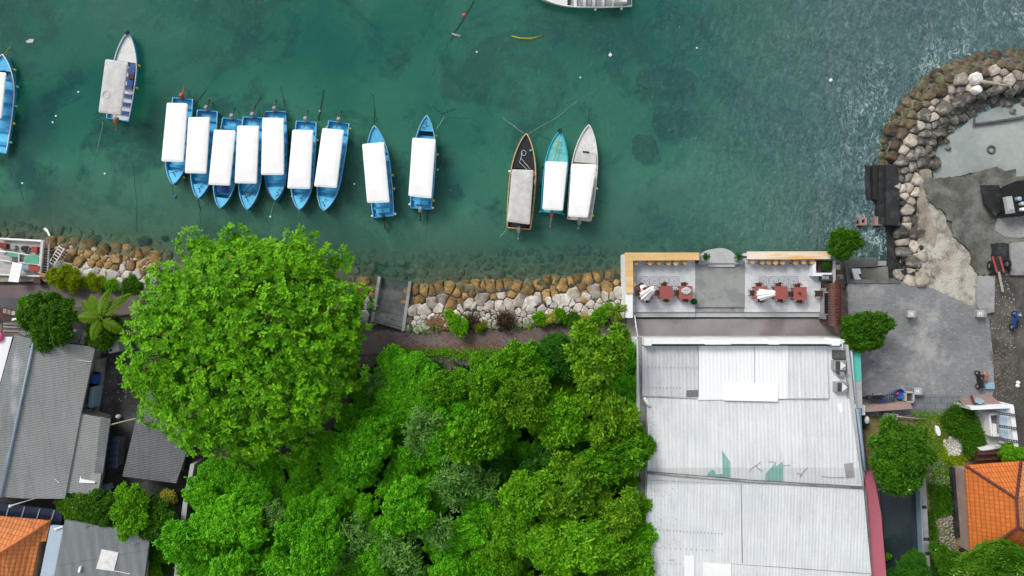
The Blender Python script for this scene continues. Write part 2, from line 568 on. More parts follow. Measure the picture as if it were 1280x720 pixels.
M['rock_white'] = mat('rock_white', (.56, .53, .48), var=.25, scale=1.6, fine=7, rough=.9, rnd=.25, col2=(.36, .31, .25), c2=(.54, .68), bmp=.7, bscale=5)
M['rock_ochre'] = mat('rock_ochre', (.29, .175, .055), var=.45, scale=1.8, fine=6, rough=.6, rnd=.45, col2=(.11, .08, .035), c2=(.46, .64), bmp=.7, bscale=5)
M['rock_brown'] = mat('rock_brown', (.14, .108, .066), var=.45, scale=1.8, fine=6, rough=.7, rnd=.4, col2=(.055, .045, .03), bmp=.8, bscale=5)
M['rock_cream'] = mat('rock_cream', (.43, .385, .32), var=.3, scale=1.8, fine=6, rough=.9, rnd=.3, col2=(.25, .2, .15), bmp=.7, bscale=5)
M['rock_grey'] = mat('rock_grey', (.10, .092, .075), var=.45, scale=1.6, fine=6, rough=.9, rnd=.4, col2=(.3, .28, .25), c2=(.55, .68), bmp=.8, bscale=5)
M['rock_under'] = mat('rock_under', (.16, .15, .085), var=.5, scale=1.2, fine=5, rough=.9, col2=(.06, .07, .04), bmp=.6, bscale=4)
M['wreck'] = mat('wreck', (.035, .04, .03), var=.6, scale=2.5, fine=7, col2=(.16, .15, .1), c2=(.55, .66))
M['ring'] = mat('ring', (.30, .29, .27), var=.3, scale=4, rnd=.3)
M['debris'] = mat('debris', (.17, .14, .11), var=.6, scale=3, bmp=0)
M['litter'] = mat('litter', (.2, .1, .05), var=.5, scale=6, bmp=0)
M['dark_water'] = mat('dark_water', (.028, .042, .046), var=.25, scale=.6, rough=.12, spec=.5, bmp=.03, bscale=3)
M['lagoon'] = mat('lagoon', (.36, .39, .36), var=.14, scale=.3, fine=2.5, rough=.15, spec=.5, col2=(.23, .275, .265), c2=(.42, .66), bmp=.35, bscale=2.2)

M['leaf_almond'] = leafmat('leaf_almond', (.011, .10, .003), (.23, .57, .014), spot=((.34, .16, .05), .9985))
M['leaf_vine'] = leafmat('leaf_vine', (.014, .16, .004), (.22, .66, .02))
M['leaf_mid'] = leafmat('leaf_mid', (.013, .10, .003), (.22, .54, .015))
M['leaf_olive'] = leafmat('leaf_olive', (.022, .11, .003), (.25, .50, .02), spot=((.28, .15, .06), .992))
M['leaf_dark'] = leafmat('leaf_dark', (.010, .07, .004), (.05, .19, .012))
M['leaf_grey'] = leafmat('leaf_grey', (.05, .17, .022), (.21, .43, .085))
M['leaf_round'] = leafmat('leaf_round', (.015, .075, .003), (.09, .24, .010))
M['leaf_hedge'] = leafmat('leaf_hedge', (.12, .22, .004), (.33, .45, .010))
M['leaf_flower'] = leafmat('leaf_flower', (.018, .095, .004), (.11, .28, .012), spot=((.8, .78, .5), .9965))
M['leaf_yellow'] = leafmat('leaf_yellow', (.25, .32, .03), (.65, .62, .12))
M['leaf_palm'] = leafmat('leaf_palm', (.14, .27, .012), (.34, .50, .03))
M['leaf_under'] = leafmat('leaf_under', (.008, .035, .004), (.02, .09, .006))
M['twig'] = leafmat('twig', (.035, .024, .014), (.12, .085, .05), trans=0)


# ------------------------------------------------------------------ ground and sea bed: one sheet
SH = [(-900, 270), (-200, 285), (0, 296), (62, 306), (190, 322), (320, 335), (450, 350), (510, 357), (640, 355), (775, 350),
      (800, 352), (1040, 348), (1128, 338), (1152, 245), (1162, 228), (1215, 216), (1285, 214), (2200, 205)]
SHX = np.array([p[0] for p in SH]); SHY = np.array([p[1] for p in SH])
ARC = [(1137, 350), (1136, 300), (1133, 250), (1131, 215), (1139, 178), (1158, 145), (1186, 118), (1220, 103), (1255, 98), (1300, 97), (1420, 96)]
ARCW = [13, 13, 16, 30, 32, 31, 29, 27, 27, 28, 28]


def arc_d(x, y):
    d = np.full(np.shape(x), 1e9)
    wd = np.full(np.shape(x), 20.0)
    for i in range(len(ARC) - 1):
        a = np.array(ARC[i]); b = np.array(ARC[i + 1]); ab = b - a
        t = np.clip(((x - a[0]) * ab[0] + (y - a[1]) * ab[1]) / (ab @ ab), 0, 1)
        dd = np.hypot(x - a[0] - t * ab[0], y - a[1] - t * ab[1])
        ww = ARCW[i] + (ARCW[i + 1] - ARCW[i]) * t
        k = dd < d
        d = np.where(k, dd, d); wd = np.where(k, ww, wd)
    return d, wd


def vnoise(x, y, s, seed=0):
    """cheap smooth value noise"""
    r = np.random.default_rng(seed).random((64, 64))
    x = x / s; y = y / s
    xi = np.floor(x).astype(int); yi = np.floor(y).astype(int)
    fx = x - xi; fy = y - yi
    fx = fx * fx * (3 - 2 * fx); fy = fy * fy * (3 - 2 * fy)
    g = lambda i, j: r[i % 64, j % 64]
    return (g(xi, yi) * (1 - fx) * (1 - fy) + g(xi + 1, yi) * fx * (1 - fy) + g(xi, yi + 1) * (1 - fx) * fy + g(xi + 1, yi + 1) * fx * fy)


def ground_h(px, py):
    px = np.asarray(px, float); py = np.asarray(py, float)
    d = py - np.interp(px, SHX, SHY)
    z = np.interp(d, [-900, -330, -230, -130, -60, -25, 0, 18, 50, 60], [-4.5, -3.0, -2.2, -1.4, -.85, -.55, -.12, .4, 1.1, LAND])
    z = z + np.where(d < 0, (vnoise(px, py, 60, 3) - .5) * np.clip(-d / 120, 0, 1) * .9, 0)
    z = z - 1.3 * np.clip((420 - px) / 260, 0, 1) * np.clip((190 - py) / 130, 0, 1)
    # lagoon behind the breakwater is a shallow flat
    lag = (px > 1150) & (py > 105) & (d < 0)
    z = np.where(lag, np.maximum(z, -.3), z)
    # sandy shoal in front of the landing steps
    sh = np.exp(-((((px - 1047) + (py - 252) * .75) / 26) ** 2 + (((py - 252) - (px - 1047) * .4) / 34) ** 2))
    z = np.where(d < 0, z + (-.10 - z) * sh, z)
    # deep pocket beside the landing steps
    pit = (px > 1052) & (px < 1126) & (py < 333)
    z = np.where(pit, np.minimum(z, -.9), z)
    ad, aw = arc_d(px, py)
    z = np.maximum(z, np.where(ad < aw * 1.25, 1.0 * np.clip(1.25 - (ad / aw) ** 2, -1, 1) - .25, -9))
    # boat ramp cut
    ramp_ = (px > 466) & (px < 513) & (py > 330) & (py < 414)
    z = np.where(ramp_, np.minimum(z, -1.0 + (py - 330) / 84 * 1.8), z)
    return z


def gh(p):
    return float(ground_h(640 + p[0] / PX, 360 - p[1] / PX))


gx = np.concatenate([np.linspace(-420, -56, 14)[:-1], np.arange(-56, 56.01, .4), np.linspace(56, 420, 14)[1:]])
gy = np.concatenate([np.linspace(-420, -34, 14)[:-1], np.arange(-34, 34.01, .4), np.linspace(34, 420, 14)[1:]])
GX, GY = np.meshgrid(gx, gy)
GZ = ground_h(640 + GX / PX, 360 - GY / PX)
nx, ny = len(gx), len(gy)
vs = np.stack([GX, GY, GZ], -1).reshape(-1, 3)
ii = (np.arange(ny - 1)[:, None] * nx + np.arange(nx - 1)[None, :]).reshape(-1)
qs = np.stack([ii, ii + 1, ii + nx + 1, ii + nx], -1)


def quads_mesh(name, V, Q, smooth=False):
    me = bpy.data.meshes.new(name)
    me.vertices.add(len(V))
    me.vertices.foreach_set('co', np.asarray(V, np.float32).ravel())
    me.loops.add(Q.size)
    me.loops.foreach_set('vertex_index', Q.astype(np.int32).ravel())
    me.polygons.add(len(Q))
    k = Q.shape[1]
    me.polygons.foreach_set('loop_start', np.arange(len(Q), dtype=np.int32) * k)
    if smooth:
        me.polygons.foreach_set('use_smooth', np.ones(len(Q), bool))
    me.update(calc_edges=True)
    return me


gm, nt, b = new_mat('ground')
v = coords(nt)
geo = _n(nt, 'ShaderNodeNewGeometry')
sp = _n(nt, 'ShaderNodeSeparateXYZ'); nt.links.new(geo.outputs['Position'], sp.inputs[0])
n1 = noise(nt, v, .1, 9, .66, .8)
n2 = noise(nt, v, .5, 7, .65)
n3 = noise(nt, v, 5, 5, .7)
sand = mixc(nt, n2, (.30, .37, .20, 1), (.46, .52, .31, 1))
weed = mixc(nt, n2, (.02, .035, .03, 1), (.06, .085, .055, 1))
wf = ramp(nt, mth(nt, 'ADD', mth(nt, 'MULTIPLY', n1, .72), mth(nt, 'MULTIPLY', n2, .28)), [(.485, (0, 0, 0)), (.565, (1, 1, 1))])
bed = mixc(nt, mth(nt, 'MULTIPLY', wf, .92), sand, weed)
cob = mixc(nt, n3, (.07, .072, .042, 1), (.24, .235, .145, 1))
bed = mixc(nt, ramp(nt, mth(nt, 'MULTIPLY_ADD', sp.outputs[2], .5, 1.0), [(.42, (0, 0, 0)), (.68, (.85, .85, .85))]), bed, cob)
soil = mixc(nt, n2, (.05, .047, .04, 1), (.17, .16, .14, 1))
soil = mixc(nt, ramp(nt, n3, [(.5, (0, 0, 0)), (.7, (.6, .6, .6))]), soil, (.27, .25, .21, 1))
lf = ramp(nt, sp.outputs[2], [(.0, (0, 0, 0)), (.15, (1, 1, 1))])
nt.links.new(mixc(nt, lf, bed, soil), b.inputs['Base Color'])
b.inputs['Roughness'].default_value = 1
b.inputs['Specular IOR Level'].default_value = .1
bump(nt, b, n3, .5, .08)
me = quads_mesh('ground', vs, qs, True)
me.materials.append(gm)
g = bpy.data.objects.new('ground', me)
COL.objects.link(g)
kind(g, 'structure')

# ------------------------------------------------------------------ sea water: closed body, absorbing, rippled skin
wm, nt, b = new_mat('sea_water')
nt.nodes.remove(b)
out = nt.nodes['Material Output']
v = coords(nt, loc=(0, 150, -8))      # the box's origin is its bottom centre: back to world axes
sx = _n(nt, 'ShaderNodeSeparateXYZ'); nt.links.new(v, sx.inputs[0])
# ripples: finer and steeper towards the open eastern side
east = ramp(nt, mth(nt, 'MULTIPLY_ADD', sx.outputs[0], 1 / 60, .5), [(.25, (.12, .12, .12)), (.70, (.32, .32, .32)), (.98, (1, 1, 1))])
r1 = noise(nt, coords(nt, (1, .55, 1), R(35)), 1.3, 5, .6, .4)
r2 = noise(nt, coords(nt, (1, .5, 1), R(-20)), 3.6, 3, .6, .8)
rp = mth(nt, 'MULTIPLY', mth(nt, 'ADD', r1, mth(nt, 'MULTIPLY', r2, .5)), east)
bp = _n(nt, 'ShaderNodeBump')
bp.inputs['Strength'].default_value = 1
bp.inputs['Distance'].default_value = .4
nt.links.new(rp, bp.inputs['Height'])
tr = _n(nt, 'ShaderNodeBsdfTransparent')
df = _n(nt, 'ShaderNodeBsdfDiffuse')
cl = noise(nt, v, .07, 6, .6, .5)
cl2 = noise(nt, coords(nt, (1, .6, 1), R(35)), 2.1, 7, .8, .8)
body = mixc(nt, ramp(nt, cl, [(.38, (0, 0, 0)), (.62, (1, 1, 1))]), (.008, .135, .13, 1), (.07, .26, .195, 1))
glint_tex = mixc(nt, ramp(nt, cl2, [(.46, (0, 0, 0)), (.66, (1, 1, 1))]), body, (.19, .31, .32, 1))
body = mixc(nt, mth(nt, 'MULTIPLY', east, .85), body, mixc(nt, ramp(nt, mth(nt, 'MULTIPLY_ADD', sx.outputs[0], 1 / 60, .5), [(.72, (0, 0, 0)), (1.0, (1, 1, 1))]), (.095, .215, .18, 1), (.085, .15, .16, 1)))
glint_tex = mixc(nt, ramp(nt, cl2, [(.49, (0, 0, 0)), (.60, (1, 1, 1))]), body, (.25, .37, .365, 1))  # pale wavelet streaks: glints and reflected sky painted into the body colour
body = mixc(nt, mth(nt, 'MULTIPLY', east, .42), body, glint_tex)
# broken water close to the breakwater: foam, with glints painted into the body colour
fo = noise(nt, coords(nt, (1, .7, 1), R(30)), 2.3, 8, .78, 1.2)
big = noise(nt, v, .16, 4, .6)
vd = _n(nt, 'ShaderNodeVectorMath', operation='DISTANCE'); nt.links.new(v, vd.inputs[0]); vd.inputs[1].default_value = (45.5, 8.4, 0)
near = ramp(nt, mth(nt, 'DIVIDE', vd.outputs['Value'], 32), [(.42, (1, 1, 1)), (.50, (.8, .8, .8)), (.60, (.2, .2, .2)), (.95, (0, 0, 0))])
fm = mth(nt, 'MULTIPLY', ramp(nt, fo, [(.5, (0, 0, 0)), (.6, (1, 1, 1))]),
         mth(nt, 'MULTIPLY', near, ramp(nt, big, [(.36, (.1, .1, .1)), (.58, (.9, .9, .9))])))
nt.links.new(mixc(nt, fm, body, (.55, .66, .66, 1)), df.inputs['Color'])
nt.links.new(bp.outputs[0], df.inputs['Normal'])
m1 = _n(nt, 'ShaderNodeMixShader')
# the water column over the shallows is short, so it scatters less there
shy = mth(nt, 'SUBTRACT', sx.outputs[1], mth(nt, 'MULTIPLY', mth(nt, 'MAXIMUM', mth(nt, 'SUBTRACT', mth(nt, 'MULTIPLY', sx.outputs[0], -1), 10), 0), .12))
shal = ramp(nt, mth(nt, 'DIVIDE', shy, 9), [(.02, (.14, .14, .14)), (.55, (1, 1, 1))])
turb = mth(nt, 'ADD', mth(nt, 'MULTIPLY', shal, mth(nt, 'ADD', .30, mth(nt, 'MULTIPLY', east, .38))), mth(nt, 'MULTIPLY', fm, .4))
nt.links.new(turb, m1.inputs[0])
nt.links.new(tr.outputs[0], m1.inputs[1]); nt.links.new(df.outputs[0], m1.inputs[2])
gl = _n(nt, 'ShaderNodeBsdfGlossy'); gl.inputs['Roughness'].default_value = .07
nt.links.new(bp.outputs[0], gl.inputs['Normal'])
fr = _n(nt, 'ShaderNodeFresnel'); fr.inputs['IOR'].default_value = 1.22
nt.links.new(bp.outputs[0], fr.inputs['Normal'])
m2 = _n(nt, 'ShaderNodeMixShader')
nt.links.new(fr.outputs[0], m2.inputs[0]); nt.links.new(m1.outputs[0], m2.inputs[1]); nt.links.new(gl.outputs[0], m2.inputs[2])
nt.links.new(m2.outputs[0], out.inputs['Surface'])
va = _n(nt, 'ShaderNodeVolumeAbsorption')
va.inputs['Color'].default_value = (.05, .73, .71, 1)
va.inputs['Density'].default_value = .5
nt.links.new(va.outputs[0], out.inputs['Volume'])
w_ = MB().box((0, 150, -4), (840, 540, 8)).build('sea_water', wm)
kind(w_, 'structure')

# pale milky shallows in the little lagoon (stands a hand's breadth above the sea sheet, kept in by the breakwater)
lag = [(1162, 228), (1164, 205), (1172, 186), (1190, 166), (1215, 148), (1245, 134), (1290, 126), (1420, 120), (1420, 235), (1290, 226), (1240, 214), (1216, 216), (1190, 222)]
kind(MB().prism(polyW(wobble(lag, 1.5), .06), -.02, .06).build('lagoon_water', M['lagoon']), 'structure')


def sheet(name, pts, z, m, rough=0.0, th=.3, knd='structure', step=4):
    o = MB().prism(polyW(wobble(pts, rough, step) if rough else pts, z), z - th, z).build(name, m)
    return kind(o, knd)


# paths and paved areas
sheet('path', [(-200, 352), (0, 356), (60, 356), (130, 362), (200, 370), (320, 395), (430, 412), (459, 421), (468, 415), (507, 416), (560, 413), (640, 411), (720, 407), (783, 403),
               (783, 424), (720, 430), (600, 439), (496, 442), (430, 443), (300, 430), (190, 404), (110, 384), (60, 386), (0, 384), (-200, 378)], 1.2, M['asphalt'], .6, knd='structure')
sheet('path_band', [(0, 371.5), (60, 374), (60, 385), (0, 383.5), (-200, 377), (-200, 366)], 1.206, M['asphalt_dark'], .3, th=.05)
M['road'] = mat('road', (.27, .245, .24), var=.22, scale=.4, fine=9, rough=.95, col2=(.2, .17, .168), c2=(.48, .62), bmp=.3, bscale=25)
sheet('road', [(783, 399), (1050, 398), (1050, 424), (783, 424)], 1.212, M['road'], 0)
sheet('plaza', [(1060, 352), (1120, 350), (1165, 360), (1235, 392), (1240, 430), (1243, 480), (1238, 520), (1062, 520)], 1.204, M['plaza'], .8)
sheet('yard', [(0, 395), (240, 395), (240, 590), (215, 720), (214, 800), (-150, 800), (-150, 395)], 1.19, M['yard'])
sheet('beach', [(1150, 250), (1162, 250), (1178, 262), (1186, 285), (1196, 300), (1214, 318), (1222, 345), (1222, 390), (1196, 392), (1150, 366), (1128, 360), (1146, 345), (1148, 300)], 1.17, M['shells'], 1.2)
sheet('sand', [(1152, 212), (1163, 212), (1170, 240), (1160, 260), (1172, 290), (1168, 310), (1150, 300), (1149, 250)], 1.176, M['sand'], 1.0)
sheet('dirt', [(1235, 360), (1300, 330), (1500, 330), (1500, 620), (1262, 590), (1240, 520), (1243, 470), (1238, 420)], 1.196, M['dirt'], 1.0)
sheet('garden_soil', [(1078, 512), (1215, 512), (1215, 590), (1210, 800), (1150, 800), (1155, 612), (1085, 590)], 1.198, M['dry_grass'], .8)
sheet('paved_strip', [(1139, 492), (1200, 494), (1196, 514), (1140, 516)], 1.212, M['paver_step'])

# ------------------------------------------------------------------ stones
def in_poly(x, y, poly):
    c = False
    n = len(poly)
    for i in range(n):
        (x1, y1), (x2, y2) = poly[i], poly[(i + 1) % n]
        if (y1 > y) != (y2 > y) and x < (x2 - x1) * (y - y1) / (y2 - y1) + x1:
            c = not c
    return c


def scatter(poly, r, tries=6000, seed=1, jitter=.45):
    rr = random.Random(seed)
    xs = [p[0] for p in poly]; ys = [p[1] for p in poly]
    pts = []
    for _ in range(tries):
        x, y = rr.uniform(min(xs), max(xs)), rr.uniform(min(ys), max(ys))
        if not in_poly(x, y, poly):
            continue
        q = r * rr.uniform(1 - jitter, 1 + jitter * .4)
        if all((x - a) ** 2 + (y - b_) ** 2 > (.5 * (q + c)) ** 2 for a, b_, c in pts):
            pts.append((x, y, q))
    return pts


def cells(pts, r):
    """Voronoi cells (pixel space) by half-plane clipping"""
    out = []
    for i, (x, y, q) in enumerate(pts):
        rad = r * .95
        poly = [Vector((x + rad * math.cos(a), y + rad * math.sin(a))) for a in np.linspace(0, 2 * math.pi, 11)[:-1]]
        for j, (u, w, q2) in enumerate(pts):
            if j == i or abs(u - x) > 2.2 * r or abs(w - y) > 2.2 * r:
                continue
            nrm = Vector((u - x, w - y)); f = q / (q + q2)
            mid = Vector((x, y)) + nrm * f
            new = []
            for a in range(len(poly)):
                p, s = poly[a], poly[(a + 1) % len(poly)]
                dp, ds = (p - mid).dot(nrm), (s - mid).dot(nrm)
                if dp <= 0:
                    new.append(p)
                if (dp < 0 < ds) or (ds < 0 < dp):
                    new.append(p.lerp(s, dp / (dp - ds)))
            poly = new
            if len(poly) < 3:
                break
        if len(poly) >= 3:
            out.append((i, poly))
    return out


def rock_mesh(mb, poly, z, h, gap=.9, rr=random):
    """poly: cell in px; builds an angular boulder sitting at ground height z, h high"""
    c = sum(poly, Vector((0, 0))) / len(poly)
    pts = []
    n = len(poly)
    for i in range(n):
        a, b_ = poly[i], poly[(i + 1) % n]
        if (b_ - a).length < .8:
            pts.append(a.lerp(b_, .5)); continue
        pts += [a.lerp(b_, .13), a.lerp(b_, .87)]
    o = W(c.x, c.y, z)
    k = PX * (H - z) / H
    ring = [Vector(((p.x - c.x) * k, -(p.y - c.y) * k)) * gap for p in pts]
    m = len(ring)
    tilt = Vector((rr.uniform(-.3, .3), rr.uniform(-.3, .3)))
    vs = []
    for s, zz, j in ((.8, -.55, .03), (1.0, -.05, .03), (.95, .34, .035), (.78, .54, .06)):
        for p in ring:
            q = p * (s + rr.uniform(-j, j))
            vs.append(o + Vector((q.x, q.y, h * zz + (q.dot(tilt) * .8 if zz > 0 else 0) + rr.uniform(-.04, .04) * h)))
    cc = ring[0] * rr.uniform(0, .3)
    vs.append(o + Vector((cc.x, cc.y, h * rr.uniform(.58, .72))))
    fs = []
    for L in range(3):
        for i in range(m):
            fs.append((L * m + i, L * m + (i + 1) % m, (L + 1) * m + (i + 1) % m, (L + 1) * m + i))
    for i in range(m):
        fs.append((3 * m + i, 3 * m + (i + 1) % m, 4 * m))
    fs = [tuple(reversed(f)) for f in fs]        # px y runs downwards: keep normals outwards
    # orientation check
    mb.add(vs, fs)


def fix_normals(o):
    import bmesh
    bm = bmesh.new(); bm.from_mesh(o.data)
    bmesh.ops.recalc_face_normals(bm, faces=bm.faces)
    bm.to_mesh(o.data); bm.free()


NROCK = 0


def revet(poly, r, seed, choose, extra=0.0, hh=.75):
    """individual boulders; choose(x, y) -> (material, label, group)"""
    global NROCK
    pts = scatter(poly, r, seed=seed, tries=9000)
    for i, cell in cells(pts, r):
        x, y, q = pts[i]
        mk, lab, grp = choose(x, y)
        c = sum(cell, Vector((0, 0))) / len(cell)
        z = float(ground_h(c.x, c.y)) + extra
        mb = MB()
        h = q * PX * hh * random.uniform(.8, 1.2)
        rock_mesh(mb, cell, z, h, random.uniform(.93, 1.0))
        o = mb.build('boulder', M[mk], smooth=False)
        fix_normals(o)
        tag(o, lab, 'boulder', grp)
        NROCK += 1
    return pts


def ch_mid(x, y):
    top = np.interp(x, [505, 780], [362, 346]); t = (y - top) / 54 + random.uniform(-.12, .12)
    if t < .33:
        return 'rock_ochre', 'wet ochre boulder along the waterline of the stone slope left of the terrace', 'ochre boulders of the middle stone slope'
    if t < .42:
        return 'rock_cream', 'cream boulder halfway up the stone slope left of the terrace', 'cream boulders of the middle stone slope'
    return 'rock_white', 'dry whitish boulder on the upper stone slope between boat ramp and terrace', 'white boulders of the middle stone slope'


revet([(509, 365), (560, 360), (640, 357), (720, 351), (779, 344), (780, 366), (640, 379), (507, 386)], 12, 3, ch_mid)
revet([(507, 388), (640, 381), (780, 368), (781, 394), (720, 396), (640, 403), (560, 407), (504, 411)], 9.4, 5, ch_mid)


def ch_left(x, y):
    top = np.interp(x, [62, 190], [302, 318]); t = (y - top) / 45 + random.uniform(-.1, .1)
    if t < .5:
        return 'rock_ochre', 'wet ochre boulder at the waterline between white ladder and big round tree', 'ochre boulders of the left stone slope'
    return 'rock_white', 'whitish stone above the yellow hedge left of the big round tree', 'white stones of the left stone slope'


revet([(66, 303), (120, 308), (190, 318), (196, 322), (192, 360), (150, 356), (120, 350), (66, 338)], 11.5, 8, ch_left)
revet([(452, 352), (473, 350), (466, 398), (452, 398)], 10.5, 4,
      lambda x, y: (('rock_ochre' if y < 374 else 'rock_white'), 'boulder squeezed between the big round tree and the boat ramp', 'boulders beside the boat ramp'))


def arc_side(x, y):
    """signed offset from breakwater centre line in half widths: + seaward"""
    best = None
    for i in range(len(ARC) - 1):
        a = Vector(ARC[i]); b_ = Vector(ARC[i + 1]); ab = b_ - a
        t = max(0, min(1, (Vector((x, y)) - a).dot(ab) / ab.dot(ab)))
        p = a + ab * t
        d = Vector((x, y)) - p
        w_ = ARCW[i] + (ARCW[i + 1] - ARCW[i]) * t
        s = ab.x * d.y - ab.y * d.x
        if best is None or d.length < best[0]:
            best = (d.length, (-1 if s > 0 else 1) * d.length / w_)
    return best[1]


def arc_poly():
    L, Rr = [], []
    for i in range(len(ARC)):
        a = Vector(ARC[max(0, i - 1)]); b_ = Vector(ARC[min(len(ARC) - 1, i + 1)])
        d = (b_ - a).normalized(); nrm = Vector((d.y, -d.x))
        L.append(tuple(Vector(ARC[i]) - nrm * ARCW[i])); Rr.append(tuple(Vector(ARC[i]) + nrm * ARCW[i]))
    return L + Rr[::-1]


def ch_arc(x, y):
    s = arc_side(x, y) + random.uniform(-.15, .15)
    if y > 225:
        if random.random() < .25:
            return 'rock_grey', 'grey stone in the straight stone bank beside the dark landing', 'grey stones of the straight bank'
        return 'rock_cream', 'cream stone in the straight stone bank beside the dark landing', 'cream stones of the straight bank'
    if s > .34:
        return 'rock_brown', 'dark brown boulder on the seaward face of the curved breakwater', 'brown boulders of the breakwater'
    if s > -.36:
        if random.random() < .36:
            return 'rock_grey', 'grey boulder on the crest of the curved breakwater', 'grey boulders of the breakwater crest'
        return 'rock_cream', 'pale cream boulder on the crest of the curved breakwater', 'pale boulders of the breakwater crest'
    return 'rock_grey', 'dark grey boulder on the lagoon side of the curved breakwater', 'grey boulders of the lagoon side'


ap = [p for p in arc_poly()]
ap = [(min(p[0], 1300), p[1]) for p in ap]
revet(ap, 12.2, 21, ch_arc, extra=-.05, hh=.85)
for (x, y, r_, lab) in ((1219, 99, 8.5, 'big rounded white boulder at the end of the driftwood log'),
                        (1219, 113, 6, 'white boulder just below the big rounded white one on the breakwater')):
    mb = MB()
    rock_mesh(mb, [Vector((x + r_ * math.cos(a) * random.uniform(.9, 1.08), y + r_ * math.sin(a) * random.uniform(.9, 1.08))) for a in np.linspace(0, 2 * math.pi, 9)[:-1]], 1.15, .9, 1.0)
    o = mb.build('boulder', M['white_worn']); fix_normals(o)
    tag(o, lab, 'boulder'); NROCK += 1
print('boulders', NROCK)

# rubble wedged between the boulders and the drowned stones in front of them: nobody could count those
def pile(name, poly, r, seed, mk, dz=0.0, hh=.7, gap=.92, keep=1.0, maxz=99, flat=False):
    mb = MB()
    pts = scatter(poly, r, seed=seed, tries=9000)
    for i, cell in cells(pts, r):
        if random.random() > keep:
            continue
        c = sum(cell, Vector((0, 0))) / len(cell)
        z = float(ground_h(c.x, c.y)) + dz
        if z > maxz:
            continue
        rock_mesh(mb, cell, z, pts[i][2] * PX * hh * random.uniform(.7, 1.2), gap)
    o = mb.build(name, M[mk]); fix_normals(o)
    return kind(o, 'stuff')


pile('submerged_stones', [(440, 318), (560, 322), (700, 314), (778, 312), (779, 345), (640, 360), (510, 364), (508, 350), (478, 350), (440, 352)], 10, 31, 'rock_under', -.12, .6)
pile('submerged_stones', [(-10, 283), (100, 292), (190, 306), (215, 320), (195, 324), (120, 310), (60, 304), (-10, 298)], 11, 32, 'rock_under', -.12, .6)
pile('submerged_stones', [(782, 298), (880, 300), (1040, 300), (1040, 350), (782, 350)], 11, 33, 'rock_under', -.2, .5, keep=.7)
pile('submerged_stones', [(1080, 215), (1098, 165), (1128, 122), (1180, 86), (1240, 66), (1300, 62), (1300, 72), (1240, 76), (1190, 96), (1140, 130), (1110, 168), (1098, 215)], 11, 34, 'rock_under', -.15, .6)
pile('rubble', [(504, 362), (640, 354), (780, 342), (782, 405), (640, 411), (504, 417)], 4.6, 41, 'rock_grey', -.02, .8, keep=.8)
pile('rubble', [(64, 300), (192, 316), (194, 364), (64, 350)], 4.6, 42, 'rock_cream', -.02, .8, keep=.8)
pile('rubble', [(min(p[0], 1300), p[1]) for p in arc_poly()], 5.2, 43, 'concrete_black', -.1, .8, keep=.7)  # near-black tone: shade of the gaps between boulders put into the colour
pile('shell_gravel', [(1152, 300), (1168, 312), (1190, 298), (1214, 320), (1222, 345), (1220, 388), (1190, 388), (1150, 362), (1150, 330)], 2.6, 44, 'rock_cream', .0, .35, gap=.7, keep=.45)
pile('stones', [(1185, 118), (1280, 132), (1280, 140), (1240, 142), (1215, 156), (1192, 172), (1176, 192), (1170, 214), (1163, 212), (1166, 180)], 7, 45, 'rock_grey', .12, .6, keep=.5)
for (x, y, r_, lab) in ((1181, 177, 5, 'dark boulder in the lagoon shallows nearest the breakwater bend'), (1184, 186, 4, 'small dark stone in the lagoon below the breakwater bend'),
                        (1260, 131, 6, 'dark grey boulder at the top edge of the lagoon'), (1264, 140, 4.5, 'small dark stone below the boulder at the top of the lagoon')):
    mb = MB()
    rock_mesh(mb, [Vector((x + r_ * math.cos(a) * random.uniform(.8, 1.1), y + r_ * .7 * math.sin(a) * random.uniform(.8, 1.1))) for a in np.linspace(0, 2 * math.pi, 9)[:-1]], .0, .55, 1.0)
    o = mb.build('boulder', M['rock_grey']); fix_normals(o); tag(o, lab, 'boulder')

# litter and leaves along the path
def litter(name, poly, n, m, z, size=.12):
    xs = [p[0] for p in poly]; ys = [p[1] for p in poly]
    V, Q = [], []
    while len(Q) < n:
        x, y = random.uniform(min(xs), max(xs)), random.uniform(min(ys), max(ys))
        if not in_poly(x, y, poly):
            continue
        p = W(x, y, z); a = random.uniform(0, 6.28); s = size * random.uniform(.5, 1.3)
        u = Vector((math.cos(a), math.sin(a), 0)) * s; w_ = Vector((-math.sin(a), math.cos(a), 0)) * s * .5
        k = len(V)
        V += [p - u, p - w_ + Vector((0, 0, .03)), p + u, p + w_ + Vector((0, 0, .02))]
        Q.append((k, k + 1, k + 2, k + 3))
    me = quads_mesh(name, np.array([tuple(q) for q in V]), np.array(Q))
    me.materials.append(m)
    o = bpy.data.objects.new(name, me); COL.objects.link(o)
    return kind(o, 'stuff')


litter('leaf_litter', [(470, 418), (520, 417), (560, 414), (640, 412), (700, 408), (700, 430), (600, 438), (480, 441)], 420, M['litter'], 1.215, .1)
litter('leaf_litter', [(500, 432), (620, 428), (640, 440), (500, 446)], 420, M['litter'], 1.217, .12)
litter('leaf_litter', [(528, 402), (545, 392), (566, 390), (584, 398), (612, 402), (596, 409), (560, 411), (540, 411)], 330, M['litter'], 1.35, .16)
litter('rubbish', [(1236, 440), (1262, 430), (1275, 480), (1262, 530), (1240, 515), (1243, 470)], 420, M['debris'], 1.21, .1)
litter('rubbish', [(1225, 360), (1262, 350), (1280, 400), (1270, 440), (1240, 420)], 160, M['plank_grey'], 1.21, .07)
litter('rubbish', [(1148, 360), (1230, 385), (1230, 500), (1080, 500), (1080, 370)], 60, M['white_worn'], 1.215, .05)
litter('rubbish', [(1080, 515), (1140, 515), (1200, 520), (1205, 600), (1160, 600), (1140, 540), (1085, 530)], 260, M['debris'], 1.21, .1)
